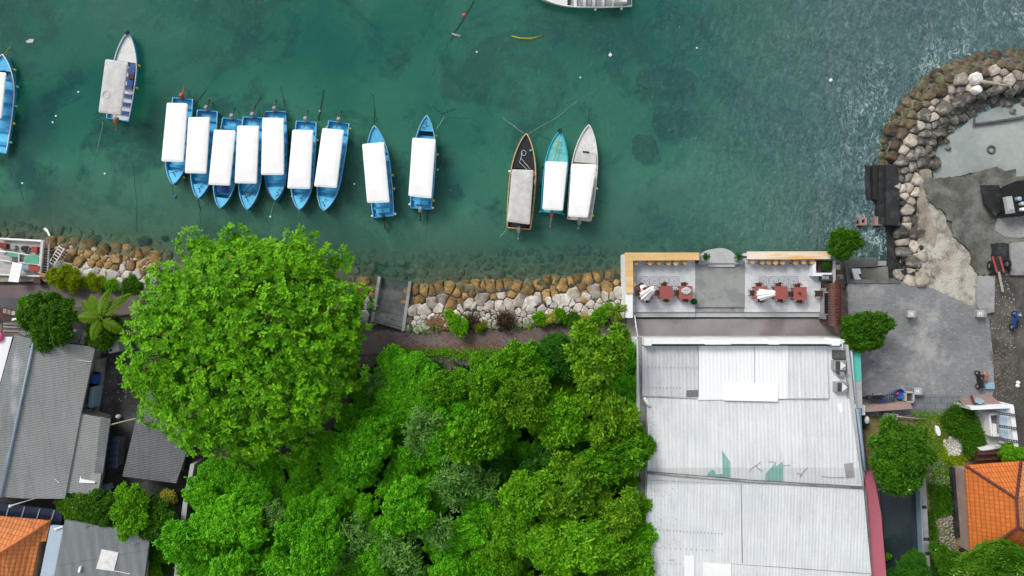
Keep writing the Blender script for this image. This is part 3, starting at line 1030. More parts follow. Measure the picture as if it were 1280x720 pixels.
litter('rubbish', [(125, 445), (170, 440), (160, 500), (120, 520)], 55, M['concrete'], 1.2, .1)

# ------------------------------------------------------------------ boats
def boat(label, S, B, wid, corners, zc, hull='boat_blue', rail='boat_rail', floor='boat_deck', fore='boat_deck', can='canopy_white', eng='engine_grey',
         fend=(), group=None, name='passenger_boat', foreshare=.84, bench='boat_blue', tr=.88, engine=True, full=.74, eng_len=1.0, eng_dx=0.0, posts=True, postmat='steel'):
    s, e = W(*S, .5), W(*B, .85)
    s = Vector((s.x, s.y)); e = Vector((e.x, e.y))
    L = (e - s).length; ax = (e - s).normalized(); ay = Vector((-ax.y, ax.x))
    ctr = (s + e) / 2
    t = thing(name, label, 'boat', (ctr.x, ctr.y, 0), group)
    def P(x, y, z):      # local forward/port -> world
        q = ctr + ax * x + ay * y
        return Vector((q.x, q.y, z))
    hw = wid / 2
    N = 26
    def wf(u):
        a = tr + (1 - tr) * min(1, u / .3) ** .7
        if u > full - .12:
            k = (u - full + .12) / (1 - full + .12)
            a *= max(.012, (1 - k ** 2.2) ** .78)
        return hw * a
    sheer = lambda u: .5 + .10 * u + .26 * max(0, u - .5) ** 2 * 4
    us = [i / (N - 1) for i in range(N)]
    mb = MB()
    rows = []
    for u in us:
        x = -L / 2 + u * L; w_ = wf(u); z = sheer(u)
        lip = min(.07, w_ * .5)
        x2 = x - (.12 * L if u > .9 else 0) * (u - .9) / .1
        rows.append([P(x2, -w_ * .05, -.3 + .25 * max(0, u - .8) * 5), P(x - (x - x2) * .6, -w_ * .8, -.08), P(x, -w_, z), P(x, -w_ + lip, z), P(x, -w_ + lip * 1.4, .12),
                     P(x, w_ - lip * 1.4, .12), P(x, w_ - lip, z), P(x, w_, z), P(x - (x - x2) * .6, w_ * .8, -.08), P(x2, w_ * .05, -.3 + .25 * max(0, u - .8) * 5)])
    m = 10
    vs = [p for r in rows for p in r]
    fs = []
    for i in range(N - 1):
        for k in range(m):
            if k == 4:
                continue
            fs.append((i * m + k, (i + 1) * m + k, (i + 1) * m + (k + 1) % m, i * m + (k + 1) % m))
    fs.append((0, 1, 2, 7, 8, 9))
    fs.append((3, 4, 5, 6))
    mb.add(vs, fs)
    # transom board
    w0 = wf(0)
    mb.box(P(-L / 2 + .03, 0, .3), (.08, w0 * 2 - .1, .44), math.atan2(ax.y, ax.x))
    h = mb.build('hull', M[hull], t, smooth=False)
    rail_mb = MB()
    for sg in (-1, 1):
        rail_mb.tube([P(-L / 2 + u * L, sg * (wf(u) - .01), sheer(u) + .015) for u in us], .05, 6)
    rail_mb.build('gunwale', M[rail], t, smooth=True)
    fl = MB()
    pl = [P(-L / 2 + .02 + u * L * .9, 0, 0) + 0 * ay.to_3d() for u in us]
    fpts = [(u, -1) for u in us if u < foreshare + .02] + [(u, 1) for u in reversed(us) if u < foreshare + .02]
    fl.prism([P(-L / 2 + u * L, sg * max(.02, wf(u) - .1), 0) for u, sg in fpts], .13, .17)
    fl.build('floor', M[floor], t)
    fd = MB()
    du = [u for u in us if u >= foreshare]
    dp = [(u, -1) for u in du] + [(u, 1) for u in reversed(du)]
    fd.prism([P(-L / 2 + u * L, sg * max(.006, wf(u) - .075), 0) for u, sg in dp], [sheer(u) - .24 for u, _ in dp], [sheer(u) - .10 for u, _ in dp])
    fd.build('foredeck', M[fore], t)
    for u in np.linspace(.1, foreshare - .06, 6):
        bm_ = MB()
        bm_.box(P(-L / 2 + u * L, 0, .36), (.26, 2 * wf(u) - .2, .05), math.atan2(ax.y, ax.x))
        bm_.build('bench', M[bench], t)
    # canopy from its surveyed corners
    cw = [W(x, y, zc) for x, y in corners]
    out = []
    for i in range(4):
        p, a, b_ = cw[i], cw[i - 1], cw[(i + 1) % 4]
        da, db = (a - p).normalized(), (b_ - p).normalized()
        for q in np.linspace(0, 1, 5):
            r_ = .16
            out.append(p + da * r_ * (1 - q) ** 2 + db * r_ * q ** 2)
    cm = MB()
    n = len(out)
    cc = sum(out, Vector()) / n
    ring = []
    for sc_, z in ((1, zc - .05), (1, zc), (.93, zc + .05), (.6, zc + .1)):
        ring += [cc.lerp(p, sc_) * 1 + Vector((0, 0, z - zc)) for p in out]
    fs = [tuple(range(n - 1, -1, -1)), tuple(range(3 * n, 4 * n))]
    for k in range(3):
        fs += [(k * n + i, k * n + (i + 1) % n, (k + 1) * n + (i + 1) % n, (k + 1) * n + i) for i in range(n)]
    cm.add(ring, fs)
    cobj = cm.build('canopy', M[can], t)
    fix_normals(cobj)
    if posts:
        for q in (.06, .5, .94):
            for (a, b_, ins) in ((cw[0], cw[3], .07), (cw[1], cw[2], -.07)):
                p = a.lerp(b_, q)
                lo = Vector((p.x, p.y)) - ctr
                u = max(0, min(1, (lo.dot(ax) + L / 2) / L)); y = lo.dot(ay)
                w_ = wf(u) - .06
                y2 = max(-w_, min(w_, y)); x = lo.dot(ax)
                y2 = w_ if y > 0 else -w_
                pm = MB().tube([P(x, y2, .5), P(x, y * .94, zc - .04)], .028, 6)
                pm.build('post', M[postmat], cobj)
    if engine:
        a0 = math.atan2(-ax.y, -ax.x)
        rot = Matrix.Rotation(a0, 3, 'Z')
        x0 = -L / 2
        root = MB()
        tm = rot @ Matrix.Rotation(R(-40), 3, 'Y')
        yo = eng_dx
        root.box(P(x0 - .06, yo, .80), (.52, .34, .36), M=tm, taper=.7)
        eo = root.build('outboard_motor', M[eng], t, bevel=.05)
        lg = MB()
        lg.tube([P(x0 - .15, yo, .7), P(x0 - .45, yo, .62), P(x0 - .6 * eng_len, yo, .5), P(x0 - .95 * eng_len, yo, .38)], [.1, .08, .06, .05], 7)
        lg.box(P(x0 - .9 * eng_len, yo, .36), (.26, .06, .2), M=rot)
        lg.ball(P(x0 - .97 * eng_len, yo, .36), (.05, .12, .12), 8, rot)
        lg.build('drive_leg', M['dark_metal' if eng in ('engine_grey', 'engine_black') else eng], eo, smooth=True)
        cl_ = MB()
        cl_.tube([P(x0 + .16, yo - .16, .62), P(x0 + .16, yo + .16, .62)], .05, 6)
        cl_.tube([P(x0 + .1, yo, .8), P(x0 + .65, yo - .06, .86)], .03, 6)
        cl_.build('tiller', M['dark_metal'], eo)
    for u, sg, mk in fend:
        f_ = MB()
        f_.ball(P(-L / 2 + u * L, sg * (wf(u) + .1), .34), (.12, .12, .17), 8)
        f_.tube([P(-L / 2 + u * L, sg * (wf(u) + .09), .45), P(-L / 2 + u * L, sg * (wf(u) - .02), sheer(u) + .04)], .02, 5)
        f_.build('fender', M[mk], t, smooth=True)
    t['_L'] = L
    return t, P, wf, L, sheer


Y = 'yellow'
row = 'blue passenger boats moored side by side'
bts = {}
bts[1] = boat('leftmost blue boat of the row of seven, red outboard at its stern', (228.6, 122.8), (216, 230.5), 1.95,
     [(208.6, 128.3), (234.7, 129.4), (229.4, 202.5), (201.7, 201.7)], 1.55, eng='engine_red', fend=((.12, -1, Y), (.9, 1, Y)), group=row)
bts[2] = boat('second blue boat of the row of seven, right beside the red outboard boat', (259.5, 138), (247.5, 248), 1.95,
     [(235.6, 146.4), (262.5, 146.4), (258, 217), (231, 216.4)], 1.55, fend=((.1, -1, Y),), group=row)
bts[3] = boat('third boat of the row of seven, dark open hatch ahead of its canopy', (291, 148.3), (274.8, 260.5), 1.95,
     [(267.5, 162), (294.7, 163), (287.5, 232), (260.5, 231)], 1.55, fend=((.78, -1, Y),), group=row, foreshare=.86)
bts[4] = boat('middle blue boat of the row of seven with loose rope on its foredeck', (317, 146.4), (308.6, 262.5), 2.0,
     [(296.7, 157), (323.9, 157.3), (321, 229.5), (293.3, 229)], 1.55, fend=((.1, 1, Y),), group=row)
bts[5] = boat('fifth blue boat of the row of seven, canopy reaching nearest its dark stern rail', (344.5, 139), (343.6, 251.5), 2.1,
     [(328, 147), (355, 147.5), (355, 218.6), (326.4, 218.6)], 1.6, fend=((.3, -1, 'cloth_white'),), group=row, rail='dark_metal')
bts[6] = boat('sixth blue boat of the row of seven, standing slightly apart from the fifth', (383, 151.7), (373.8, 262.5), 1.95,
     [(365.5, 162), (391.7, 162.5), (387.8, 236), (359, 235.5)], 1.55, fend=((.85, -1, Y), (.2, 1, Y)), group=row)
bts[7] = boat('rightmost blue boat of the row of seven with yellow fenders along its side', (424, 152.5), (404, 263.8), 2.0,
     [(403, 160), (430, 162.7), (421, 235), (392.5, 233)], 1.6, fend=((.08, -1, Y), (.25, -1, Y), (.4, -1, Y), (.57, -1, Y), (.85, -1, Y), (.05, 1, Y)), group=row)
bts[8] = boat('blue boat with bow up and black outboard, just right of the row of seven', (479.5, 271), (467.8, 157), 2.0,
     [(452.6, 180), (480, 177.6), (487, 253), (459, 253.6)], 1.55, eng='engine_black', fend=((.02, 1, 'cloth_white'), (.02, -1, 'cloth_white'), (.3, -1, Y), (.45, -1, Y)), full=.66, foreshare=.78)
bts[9] = boat('blue boat lying alone in mid bay with bow up and blue fender', (526, 261), (533.4, 144.5), 2.0,
     [(515.5, 172), (544.7, 174), (539.4, 248), (510.5, 245)], 1.6, eng='engine_grey', fend=((.1, -1, Y), (.35, -1, 'blue_plastic'), (.6, -1, Y), (.8, -1, Y), (.04, 1, 'cloth_white'), (.02, -1, 'cloth_white')), full=.64, foreshare=.82)
bts['D'] = boat('cream edged boat with black foredeck and worn grey canopy', (648.5, 286), (658, 167), 2.3,
     [(639.8, 211.6), (667, 212.5), (662.4, 280.7), (634, 277)], 1.6, hull='cream', rail='cream', floor='boat_black', fore='boat_black', can='canopy_grey', eng='steel', bench='boat_black',
     fend=((.6, 1, 'cloth_white'),), full=.56, foreshare=.62, eng_len=.9)
bts['E'] = boat('turquoise boat with mint foredeck and tan outboard', (689.5, 266), (699.8, 164), 2.05,
     [(681.8, 201.5), (709.4, 202.5), (703.6, 263.4), (678, 262)], 1.6, hull='turquoise', rail='turquoise', floor='mint', fore='mint', eng='engine_tan', bench='turquoise',
     fend=((.55, 1, 'rubber'), (.32, 1, 'rubber'), (.0, 1, 'turquoise'), (.0, -1, 'turquoise')), full=.6, foreshare=.6, eng_len=1.25)
bts['F'] = boat('all white boat with long white foredeck, right of the turquoise boat', (724, 275), (736.2, 156), 2.3,
     [(714.7, 204.5), (746, 205.5), (735, 272), (710.2, 270.6)], 1.6, hull='white_worn', rail='white_worn', floor='white_worn', fore='white_worn', eng='steel', bench='white_worn',
     fend=((.5, 1, 'rubber'), (.62, -1, 'rubber'), (.35, -1, 'cloth_white'), (.06, -1, Y)), full=.58, foreshare=.62, eng_len=.75)
bts['C'] = boat('blue and white boat with grey canopy hanging over one side, alone at upper left', (147, 150), (159.8, 41), 2.15,
     [(131.7, 73.7), (160.3, 77.8), (151.3, 143.8), (123, 140.4)], 2.4, hull='boat_blue', rail='white_worn', floor='white_worn', fore='white_worn', can='canopy_grey', eng='engine_tan', bench='boat_navy',
     fend=((.66, -1, Y), (.4, -1, Y)), full=.6, foreshare=.66, eng_len=.9)
bts['B'] = boat('blue boat cut by the left picture edge with white side rail and turquoise fenders', (-8, 190), (3, 68), 2.5,
     [(-20, 88), (8, 91), (2, 148), (-26, 146)], 1.5, rail='white_worn', eng='engine_grey',
     fend=((.87, -1, Y), (.7, -1, 'mint'), (.5, -1, 'mint'), (.32, -1, Y), (.12, -1, 'mint')), full=.66, foreshare=.84)
bts['G'] = boat('large white and grey boat lying crosswise at the top edge of the picture', (790, -9), (664, -12), 2.6,
     [(770, -24), (770, -6), (712, -6), (712, -24)], 1.9, hull='white_worn', rail='canopy_white', floor='steel', fore='white_worn', eng='steel', bench='white_worn',
     fend=((.36, 1, 'cloth_white'), (.1, 1, 'cloth_white')), full=.6, foreshare=.62, engine=False)

# things peculiar to single boats
def bpart(key, name, build, mk, **k):
    t, P, wf, L, sh = bts[key]
    mb = MB(); build(mb, P, wf, L, sh)
    return mb.build(name, M[mk], t, **k)


bpart(3, 'hatch', lambda m, P, wf, L, s: m.prism([P(L * .23, -wf(.73) + .25, 0), P(L * .23, wf(.73) - .5, 0), P(L * .32, wf(.82) - .45, 0), P(L * .32, -wf(.82) + .2, 0)], .5, .52), 'boat_navy')
for k_ in (1, 2, 4, 5, 6, 7, 9):
    t, P, wf, L, sh = bts[k_]
    mb = MB()
    qx = random.uniform(.35, .40); qa = random.uniform(-.25, .25)
    mb.tube([P(L * qx, -.12 + qa, sh(.86) - .04), P(L * (qx + .02), .05 + qa, sh(.88)), P(L * (qx + .05), .02, sh(.9))], .028, 5)
    mb.tube([P(L * (qx + .005), -.2 + qa, sh(.86) - .05), P(L * qx, .02 + qa, sh(.86) - .05)], .028, 5)
    mb.tube([P(L * (qx - .02 + .012 * math.cos(a)), qa + .15 + .12 * math.sin(a), sh(.85) - .06) for a in np.linspace(0, 9, 24)], .02, 4)
    mb.build('anchor', M['concrete_dark'], t)
t, P, wf, L, sh = bts[4]
mb = MB()
mb.tube([P(L * (.28 + .07 * math.sin(a * 1.7)), .35 * math.cos(a * 2.3), sh(.8) - .05) for a in np.linspace(0, 6, 40)], .018, 5)
mb.build('rope', M['rope_dark'], t)
t, P, wf, L, sh = bts['D']
mb = MB()
mb.tube([P(L * .30 + .22 * math.cos(a), .1 + .2 * math.sin(a), sh(.8) - .02) for a in np.linspace(0, 12.5, 40)], .016, 5)
mb.tube([P(L * .24, .28, sh(.74)), P(L * .14, -.55, sh(.64))], .018, 5)
mb.tube([P(L * .3, .2, sh(.8)), P(L * .2, .4, sh(.7)), P(L * .13, -.3, sh(.63))], .016, 5)
mb.build('rope', M['cloth_white'], t)
MB().ball(P(L * .33, -.5, .75), (.14, .1, .06), 8).build('float', M['turquoise'], t, smooth=True)
mb = MB()
for u in np.linspace(.665, .92, 8):
    mb.box(P(-L / 2 + u * L, 0, sh(u) - .085), (.03, 2 * wf(u) - .3, .02), math.atan2((P(1, 0, 0) - P(0, 0, 0)).y, (P(1, 0, 0) - P(0, 0, 0)).x))
mb.build('batten', M['engine_black'], t)
t, P, wf, L, sh = bts['E']
mb = MB()
mb.tube([P(L * .13, .25, .75), P(L * .42, -.02, 1.0)], .035, 6)
mb.tube([P(L * .27, -.45, .82), P(L * .28, .42, .82)], .03, 6)
mb.tube([P(L * .36, -.3, .88), P(L * .37, .28, .88)], .03, 6)
mb.build('anchor', M['bamboo'], t)
mb = MB().torus(P(L * .5 + .02, 0, .98), .13, .06, 14, 6)
mb.build('tyre_fender', M['rubber'], t, smooth=True)
t, P, wf, L, sh = bts['F']
mb = MB()
mb.prism([P(L * .10, -wf(.60) + .12, 0), P(L * .10, wf(.60) - .12, 0), P(L * .215, wf(.715) - .14, 0), P(L * .215, -wf(.715) + .14, 0)], .70, .74)
mb.build('panel', M['canopy_grey'], t)
ang = math.atan2((P(1, 0, 0) - P(0, 0, 0)).y, (P(1, 0, 0) - P(0, 0, 0)).x)
MB().box(P(L * .215, .02, .78), (.12, .55, .06), ang).build('handle', M['rubber'], t)
t, P, wf, L, sh = bts['C']
ang = math.atan2((P(1, 0, 0) - P(0, 0, 0)).y, (P(1, 0, 0) - P(0, 0, 0)).x)
MB().ball(P(L * .5 - .02, 0, 1.0), (.2, .2, .2), 10).build('lamp', M['dark_metal'], t, smooth=True)
MB().box(P(L * .06, -wf(.55) + .5, .42), (L * .36, .5, .08), ang).build('seat', M['boat_navy'], t)
MB().box(P(L * .02, -wf(.5) + .42, .5), (.45, .45, .12), ang).build('crate', M['dark_wood'], t)
MB().torus(W(133, 118.5, 2.515), .3, .022, 20, 5).build('hoop', M['canopy_grey'], t)
t, P, wf, L, sh = bts['B']
MB().torus(P(L * .30, -.35, .85), .26, .08, 16, 6).build('tyre_fender', M['rubber'], t, smooth=True)
t, P, wf, L, sh = bts['G']
ang = math.atan2((P(1, 0, 0) - P(0, 0, 0)).y, (P(1, 0, 0) - P(0, 0, 0)).x)
MB().box(P(-L * .42, .2, .85), (.9, 1.2, .5), ang).build('cabinet', M['boat_blue'], t, bevel=.05)
MB().box(P(-L * .38, .85, .9), (1.1, .5, .55), ang).build('engine_cover', M['white_worn'], t, bevel=.08)
for k_, mk in ((8, 'boat_navy'), (9, 'boat_navy')):
    t, P, wf, L, sh = bts[k_]
    ang = math.atan2((P(1, 0, 0) - P(0, 0, 0)).y, (P(1, 0, 0) - P(0, 0, 0)).x)
    MB().box(P(-L * .43, 0, .4), (.35, wf(.06) * 1.3, .1), ang).build('seat', M['boat_deck'], t)

# ------------------------------------------------------------------ afloat and under water
def rope(label, pts, z, r, mk, name='mooring_rope', cat='rope', group=None):
    P3 = []
    for i, p in enumerate(pts):
        zz = z[i] if hasattr(z, '__len__') else z
        P3.append(W(p[0], p[1], zz))
    # sag a little between the given points
    q = []
    for a, b_ in zip(P3, P3[1:]):
        for s in np.linspace(0, 1, 7)[:-1]:
            q.append(a.lerp(b_, s) + Vector((random.uniform(-.05, .05), random.uniform(-.05, .05), 0)))
    q.append(P3[-1])
    return tag(MB().tube(q, r * (.65 if mk == 'rope_dark' else .9), 5).build(name, M[mk], smooth=True), label, cat, group)


rope('pale mooring line from the stern of the grey canopy boat at upper left', [(129, 152), (122, 185), (111, 238)], [.3, .03, -.5], .022, 'rope_pale')
rope('pale line from the bow of the cream edged boat out to the dark chain', [(660, 168), (700, 144), (726, 122), (748, 112)], [.8, .08, -.03, -.08], .015, 'rope_pale')
rope('thin pale line crossing left of the cream edged bow', [(656, 168), (632, 150), (618, 140)], [.8, .04, -.2], .02, 'rope_pale')
rope('pale stern line of the cream edged boat', [(634, 285), (626, 296), (620, 308)], [.4, .03, -.5], .022, 'rope_pale')
rope('dark weedy line left of the turquoise bow', [(644, 158), (662, 164), (688, 175)], [-.05, -.05, .03], .04, 'rope_dark')
rope('long dark line running left from the dark chain cluster', [(632, 150), (664, 138), (700, 131), (742, 118)], [-.3, -.1, -.1, -.08], .03, 'rope_dark')
rope('dark weedy chain above the white boat bow', [(736, 156), (736, 140), (740, 122), (749, 112)], [.8, .0, -.1, -.1], .05, 'rope_dark')
rope('thin brown branch line left of the chain above the white boat', [(711, 156), (724, 140), (733, 124)], -.12, .03, 'rope_dark')
rope('long dark line with the red buoy at the top of the bay', [(592, 0), (580, 22), (566, 45), (548, 78), (540, 95)], [.05, .05, 0.02, -.3, -.9], .06, 'rope_dark')
rope('dark weedy bow line of the blue boat with black outboard', [(467, 158), (468, 142), (467, 118)], [.8, .06, -.3], .1, 'rope_dark')
rope('pale bow line of the lone blue boat in mid bay', [(546, 162), (552, 150), (556, 146)], [.8, .1, .03], .025, 'rope_pale')
rope('dark branching line right of the lone blue boat', [(552, 146), (568, 147), (589, 148)], -.1, .05, 'rope_dark')
rope('thin dark line above the lone blue boat bow', [(541, 132), (551, 142), (570, 136)], .03, .035, 'rope_dark')
rope('dark stern line of the lone blue boat running to the shore', [(536, 262), (534, 278), (533, 294)], [.02, .02, -.3], .05, 'rope_dark')
rope('dark mooring line from the stern of the sixth boat', [(398, 150), (402, 128), (405, 112)], [.05, .05, .03], .075, 'rope_dark')
rope('dark mooring line behind the fifth boat', [(356, 138), (354, 122), (350, 108)], [.4, .04, -.3], .07, 'rope_dark')
rope('thin dark stern line of the fourth boat', [(319, 132), (326, 122), (333, 112)], [.05, .03, -.2], .04, 'rope_dark')
rope('thin dark stern line of the second boat', [(246, 128), (258, 112), (272, 92)], [.05, .02, -.3], .035, 'rope_dark')
rope('bow rope of the leftmost boat of the row', [(216, 231), (216, 240), (218, 247)], [.8, .1, .04], .03, 'rope_dark')
rope('bow rope of the fifth boat running to a white float', [(343, 252), (340, 262), (338, 270)], [.8, .2, .05], .028, 'rope_pale')
rope('dark bow line of the second boat of the row', [(248, 249), (250, 262), (250, 290)], [.7, .02, -.3], .05, 'rope_dark')
rope('faint line from the bow of the rightmost boat of the row', [(374, 263), (373, 275)], [.7, -.1], .025, 'rope_pale')
rope('thin dark seabed line at far left below the cut boat', [(8, 188), (18, 216), (30, 250)], [-.1, -.3, -.5], .05, 'rope_dark')
rope('dark seabed chain beneath the grey canopy boat', [(163, 190), (167, 215), (171, 255), (171, 290)], [-.6, -.6, -.4, -.3], .06, 'rope_dark')
rope('bow line of the boat cut by the left edge', [(2, 70), (9, 62), (13, 58)], [.8, .4, .1], .03, 'bamboo')


def float_(label, x, y, r, mk, name='mooring_buoy', cat='buoy'):
    return tag(MB().ball(W(x, y, .03), (r, r, r * .8), 10).build(name, M[mk], smooth=True), label, cat)


float_('red mooring buoy on the dark line at the top of the bay', 580, 19, .19, 'red_buoy')
float_('white round buoy right of the red one in the upper bay', 763, 69, .16, 'cloth_white')
float_('tiny white float above the chain cluster in the upper bay', 725.5, 97, .08, 'cloth_white')
float_('white float near the breakwater in the right of the bay', 1038.5, 100.5, .16, 'cloth_white')
float_('small white float below the bow of the fifth boat', 338, 271, .1, 'cloth_white')
float_('blue float below the bow of the leftmost boat of the row', 219, 246, .16, 'blue_plastic')
float_('small yellow float on the line behind the sixth boat', 400, 139, .1, 'yellow')
for i, (x, y, lab) in enumerate(((66, 153, 'white scrap of litter floating between the two left boats'), (70, 145, 'tiny white scrap above the larger one between the two left boats'), (131, 217, 'white litter speck afloat left of the row of boats'),
                                 (28, 229, 'white litter speck afloat near the left shore'), (98, 115, 'white litter speck afloat left of the grey canopy boat'), (443, 230, 'pale litter speck right of the rightmost row boat'),
                                 (596, 65, 'small pale litter scrap below the yellow stick'), (547, 212, 'small pale litter scrap right of the lone blue boat'), (871, 60, 'small brown litter scrap in the open water at upper right'))):
    mb = MB(); mb.lathe(W(x, y, .012), [(.07, 0), (.08, .02), (.045, .035)], 7)
    tag(mb.build('litter_scrap', M['cloth_white']), lab, 'litter')
mb = MB()
pts_ = [W(x, y, .02) for x, y in ((54, 286), (57, 284.5), (60, 287), (63, 294), (61, 296), (59, 291))]
mb.prism(pts_, .0, .05)
tag(mb.build('plastic_sheet', M['cloth_white'], bevel=.01), 'crumpled white plastic floating by the left platform', 'litter')
mb = MB(); mb.prism([W(x, y, .02) for x, y in ((32, 52), (37, 49), (43, 49), (41, 53), (35, 54))], 0, .05)
tag(mb.build('plastic_sheet', M['cloth_grey']), 'grey white scrap floating above the boat at the left edge', 'litter')
for lab, pts_, r_, mk in (('yellow green floating bamboo stick in the upper bay', [(639, 45), (650, 48), (664, 48.5), (677, 45)], .09, 'bamboo'),
                          ('short brown floating stick beside the red buoy line', [(565, 42), (570, 44), (576, 45.5)], .1, 'driftwood')):
    tag(MB().tube([W(x, y, .02) for x, y in pts_], [r_ * .6, r_, r_, r_ * .5][:len(pts_)], 6).build('floating_stick', M[mk], smooth=True), lab, 'stick')
mb = MB()
mb.tube([W(1226, 101.5, 1.75), W(1238, 103.5, 1.72), W(1252, 106, 1.65), W(1264, 107.5, 1.55)], [.14, .13, .11, .09], 8)
mb.tube([W(1262, 107.3, 1.58), W(1266, 104.5, 1.6)], [.08, .04], 6)
mb.tube([W(1262, 107.3, 1.58), W(1264, 112, 1.5)], [.08, .04], 6)
tag(mb.build('driftwood_log', M['driftwood'], smooth=True), 'bleached driftwood log lying on the breakwater boulders', 'log')

# sunken boat and reef lumps
mb = MB()
ol = [(796, 96), (799, 87), (820, 82.5), (845, 83), (865, 90), (872, 99), (866, 108), (845, 112), (815, 110), (798, 105)]
n = len(ol); P0 = [W(x, y, -.45) for x, y in ol]; cc = sum(P0, Vector()) / n
vs = [p + Vector((0, 0, -.8)) for p in P0] + P0 + [cc.lerp(p, .8) for p in P0] + [cc.lerp(p, .72) + Vector((0, 0, -.5)) for p in P0]
fs = [(k * n + i, k * n + (i + 1) % n, (k + 1) * n + (i + 1) % n, (k + 1) * n + i) for k in range(3) for i in range(n)] + [tuple(range(3 * n, 4 * n))]
mb.add(vs, fs)
o = mb.build('sunken_boat', M['wreck']); fix_normals(o)
tag(o, 'dark sunken hull lying under water in the right half of the bay', 'wreck')
for lab, x, y, rx, ry in (('brown reef lump on the seabed below the sunken hull', 832, 152, 20, 22), ('dark reef lump lowest of those under the sunken hull', 806, 184, 20, 19), ('small reef lump nearest the sunken hull', 848, 132, 8, 9),
                          ('dark round weedy stone on the seabed right of the lone blue boat', 568, 239, 11, 10), ('dark lump beside the sunken hull stern', 797, 114, 4, 3),
                          ('dark stone under water beside the round tree crown', 181, 303, 9, 9), ('brown coral lump under water left of the big tree', 207, 298, 5, 4)):
    mb = MB()
    z0 = max(float(ground_h(x, y)), -1.1)
    rock_mesh(mb, [Vector((x + rx * math.cos(a) * random.uniform(.75, 1.1), y + ry * math.sin(a) * random.uniform(.75, 1.1))) for a in np.linspace(0, 2 * math.pi, 13)[:-1]], z0, .5, 1.0)
    o = mb.build('reef_rock', M['wreck']); fix_normals(o); tag(o, lab, 'reef rock')

# ------------------------------------------------------------------ boat ramp
t = thing('boat_ramp', 'sloping concrete boat ramp running into the water between the round tree and the stone slope', 'ramp', W(490, 380, 0))
mb = MB()
a = [W(475, 345, -.45), W(511, 350, -.45), W(503, 413, 1.22), W(466, 402, 1.22)]
mb.add([p for p in a] + [p - Vector((0, 0, .4)) for p in a], [(3, 2, 1, 0), (4, 5, 6, 7), (0, 1, 5, 4), (1, 2, 6, 5), (2, 3, 7, 6), (3, 0, 4, 7)])
o = mb.build('slab', M['concrete_dark'], t); fix_normals(o)
mb = MB()
for k in range(9):
    f = (k + .5) / 9
    p = a[0].lerp(a[3], f); q = a[1].lerp(a[2], f)
    mb.tube([p.lerp(q, .04) + Vector((0, 0, .0)), p.lerp(q, .96) + Vector((0, 0, .0))], .05, 5)
mb.build('rib', M['concrete_dark'], t)
for (x0, y0), (x1, y1), mk in (((474, 346), (465, 402), 'concrete'), ((512.5, 352), (503.5, 414), 'concrete')):
    mb = MB()
    p, q = W(x0, y0, .4), W(x1, y1, 1.4)
    d = Vector((q.y - p.y, p.x - q.x, 0)).normalized() * .13
    vs = [p - d, p + d, q + d, q - d]
    mb.add([Vector((v_.x, v_.y, -1)) for v_ in vs] + vs, [(3, 2, 1, 0), (4, 5, 6, 7), (0, 1, 5, 4), (1, 2, 6, 5), (2, 3, 7, 6), (3, 0, 4, 7)])
    o = mb.build('side_wall', M[mk], t); fix_normals(o)

# ------------------------------------------------------------------ terrace over the water
TZ = 1.62
t = thing('terrace', 'restaurant terrace with timber counter and pale tiled floor built over the water', 'terrace', W(910, 360, 0))
def slab(name, pts, z, m, th, par=None, bevel=0, z0=None):
    return MB().prism(polyW(pts, z), z - th if z0 is None else z0, z).build(name, M[m], par, bevel=bevel)
slab('floor', [(787, 322), (869, 322), (869, 390), (791, 390)], TZ, 'deck_tile', 1, t, z0=-1.8)
slab('floor', [(931, 322), (1026, 322), (1026, 390), (931, 390)], TZ, 'deck_tile', 1, t, z0=-1.8)
slab('step', [(791, 390.2), (869, 390.2), (869, 396.3), (791, 396.3)], TZ - .16, 'deck_step', 1, t, z0=-.5)
slab('step', [(931, 390.2), (1024, 390.2), (1024, 396.3), (931, 396.3)], TZ - .16, 'deck_step', 1, t, z0=-.5)
slab('landing', [(869.2, 329), (930.8, 329), (930.8, 384), (869.2, 384)], TZ + .03, 'landing', 1, t, z0=-1.8)
slab('step', [(869.2, 384.2), (930.8, 384.2), (930.8, 390), (869.2, 390)], TZ - .14, 'concrete', 1, t, z0=-.5)
slab('step', [(869.2, 390.2), (930.8, 390.2), (930.8, 396.3), (869.2, 396.3)], TZ - .28, 'deck_step', 1, t, z0=-.5)
semi = [(900 + 22.5 * math.cos(a), 329 - 19 * math.sin(a)) for a in np.linspace(0, math.pi, 19)]
slab('semicircle_step', semi, TZ + .32, 'concrete_pale', 1, t, z0=-1.8)
slab('step', [(885, 325.5), (918.5, 325.5), (918.5, 333.5), (885, 333.5)], TZ + .18, 'concrete_pale', .3, t)
slab('step', [(874, 326), (884.6, 326), (884.6, 330.4), (874, 330.4)], TZ + .3, 'concrete_pale', .6, t)
slab('step', [(919, 326), (929, 326), (929, 330.4), (919, 330.4)], TZ + .3, 'concrete_pale', .6, t)
for x in (879, 924):
    slab('pillar', [(x - 4, 319), (x + 4.5, 319), (x + 4.5, 326), (x - 4, 326)], TZ + .75, 'concrete', 3, t, bevel=.03, z0=-1.8)
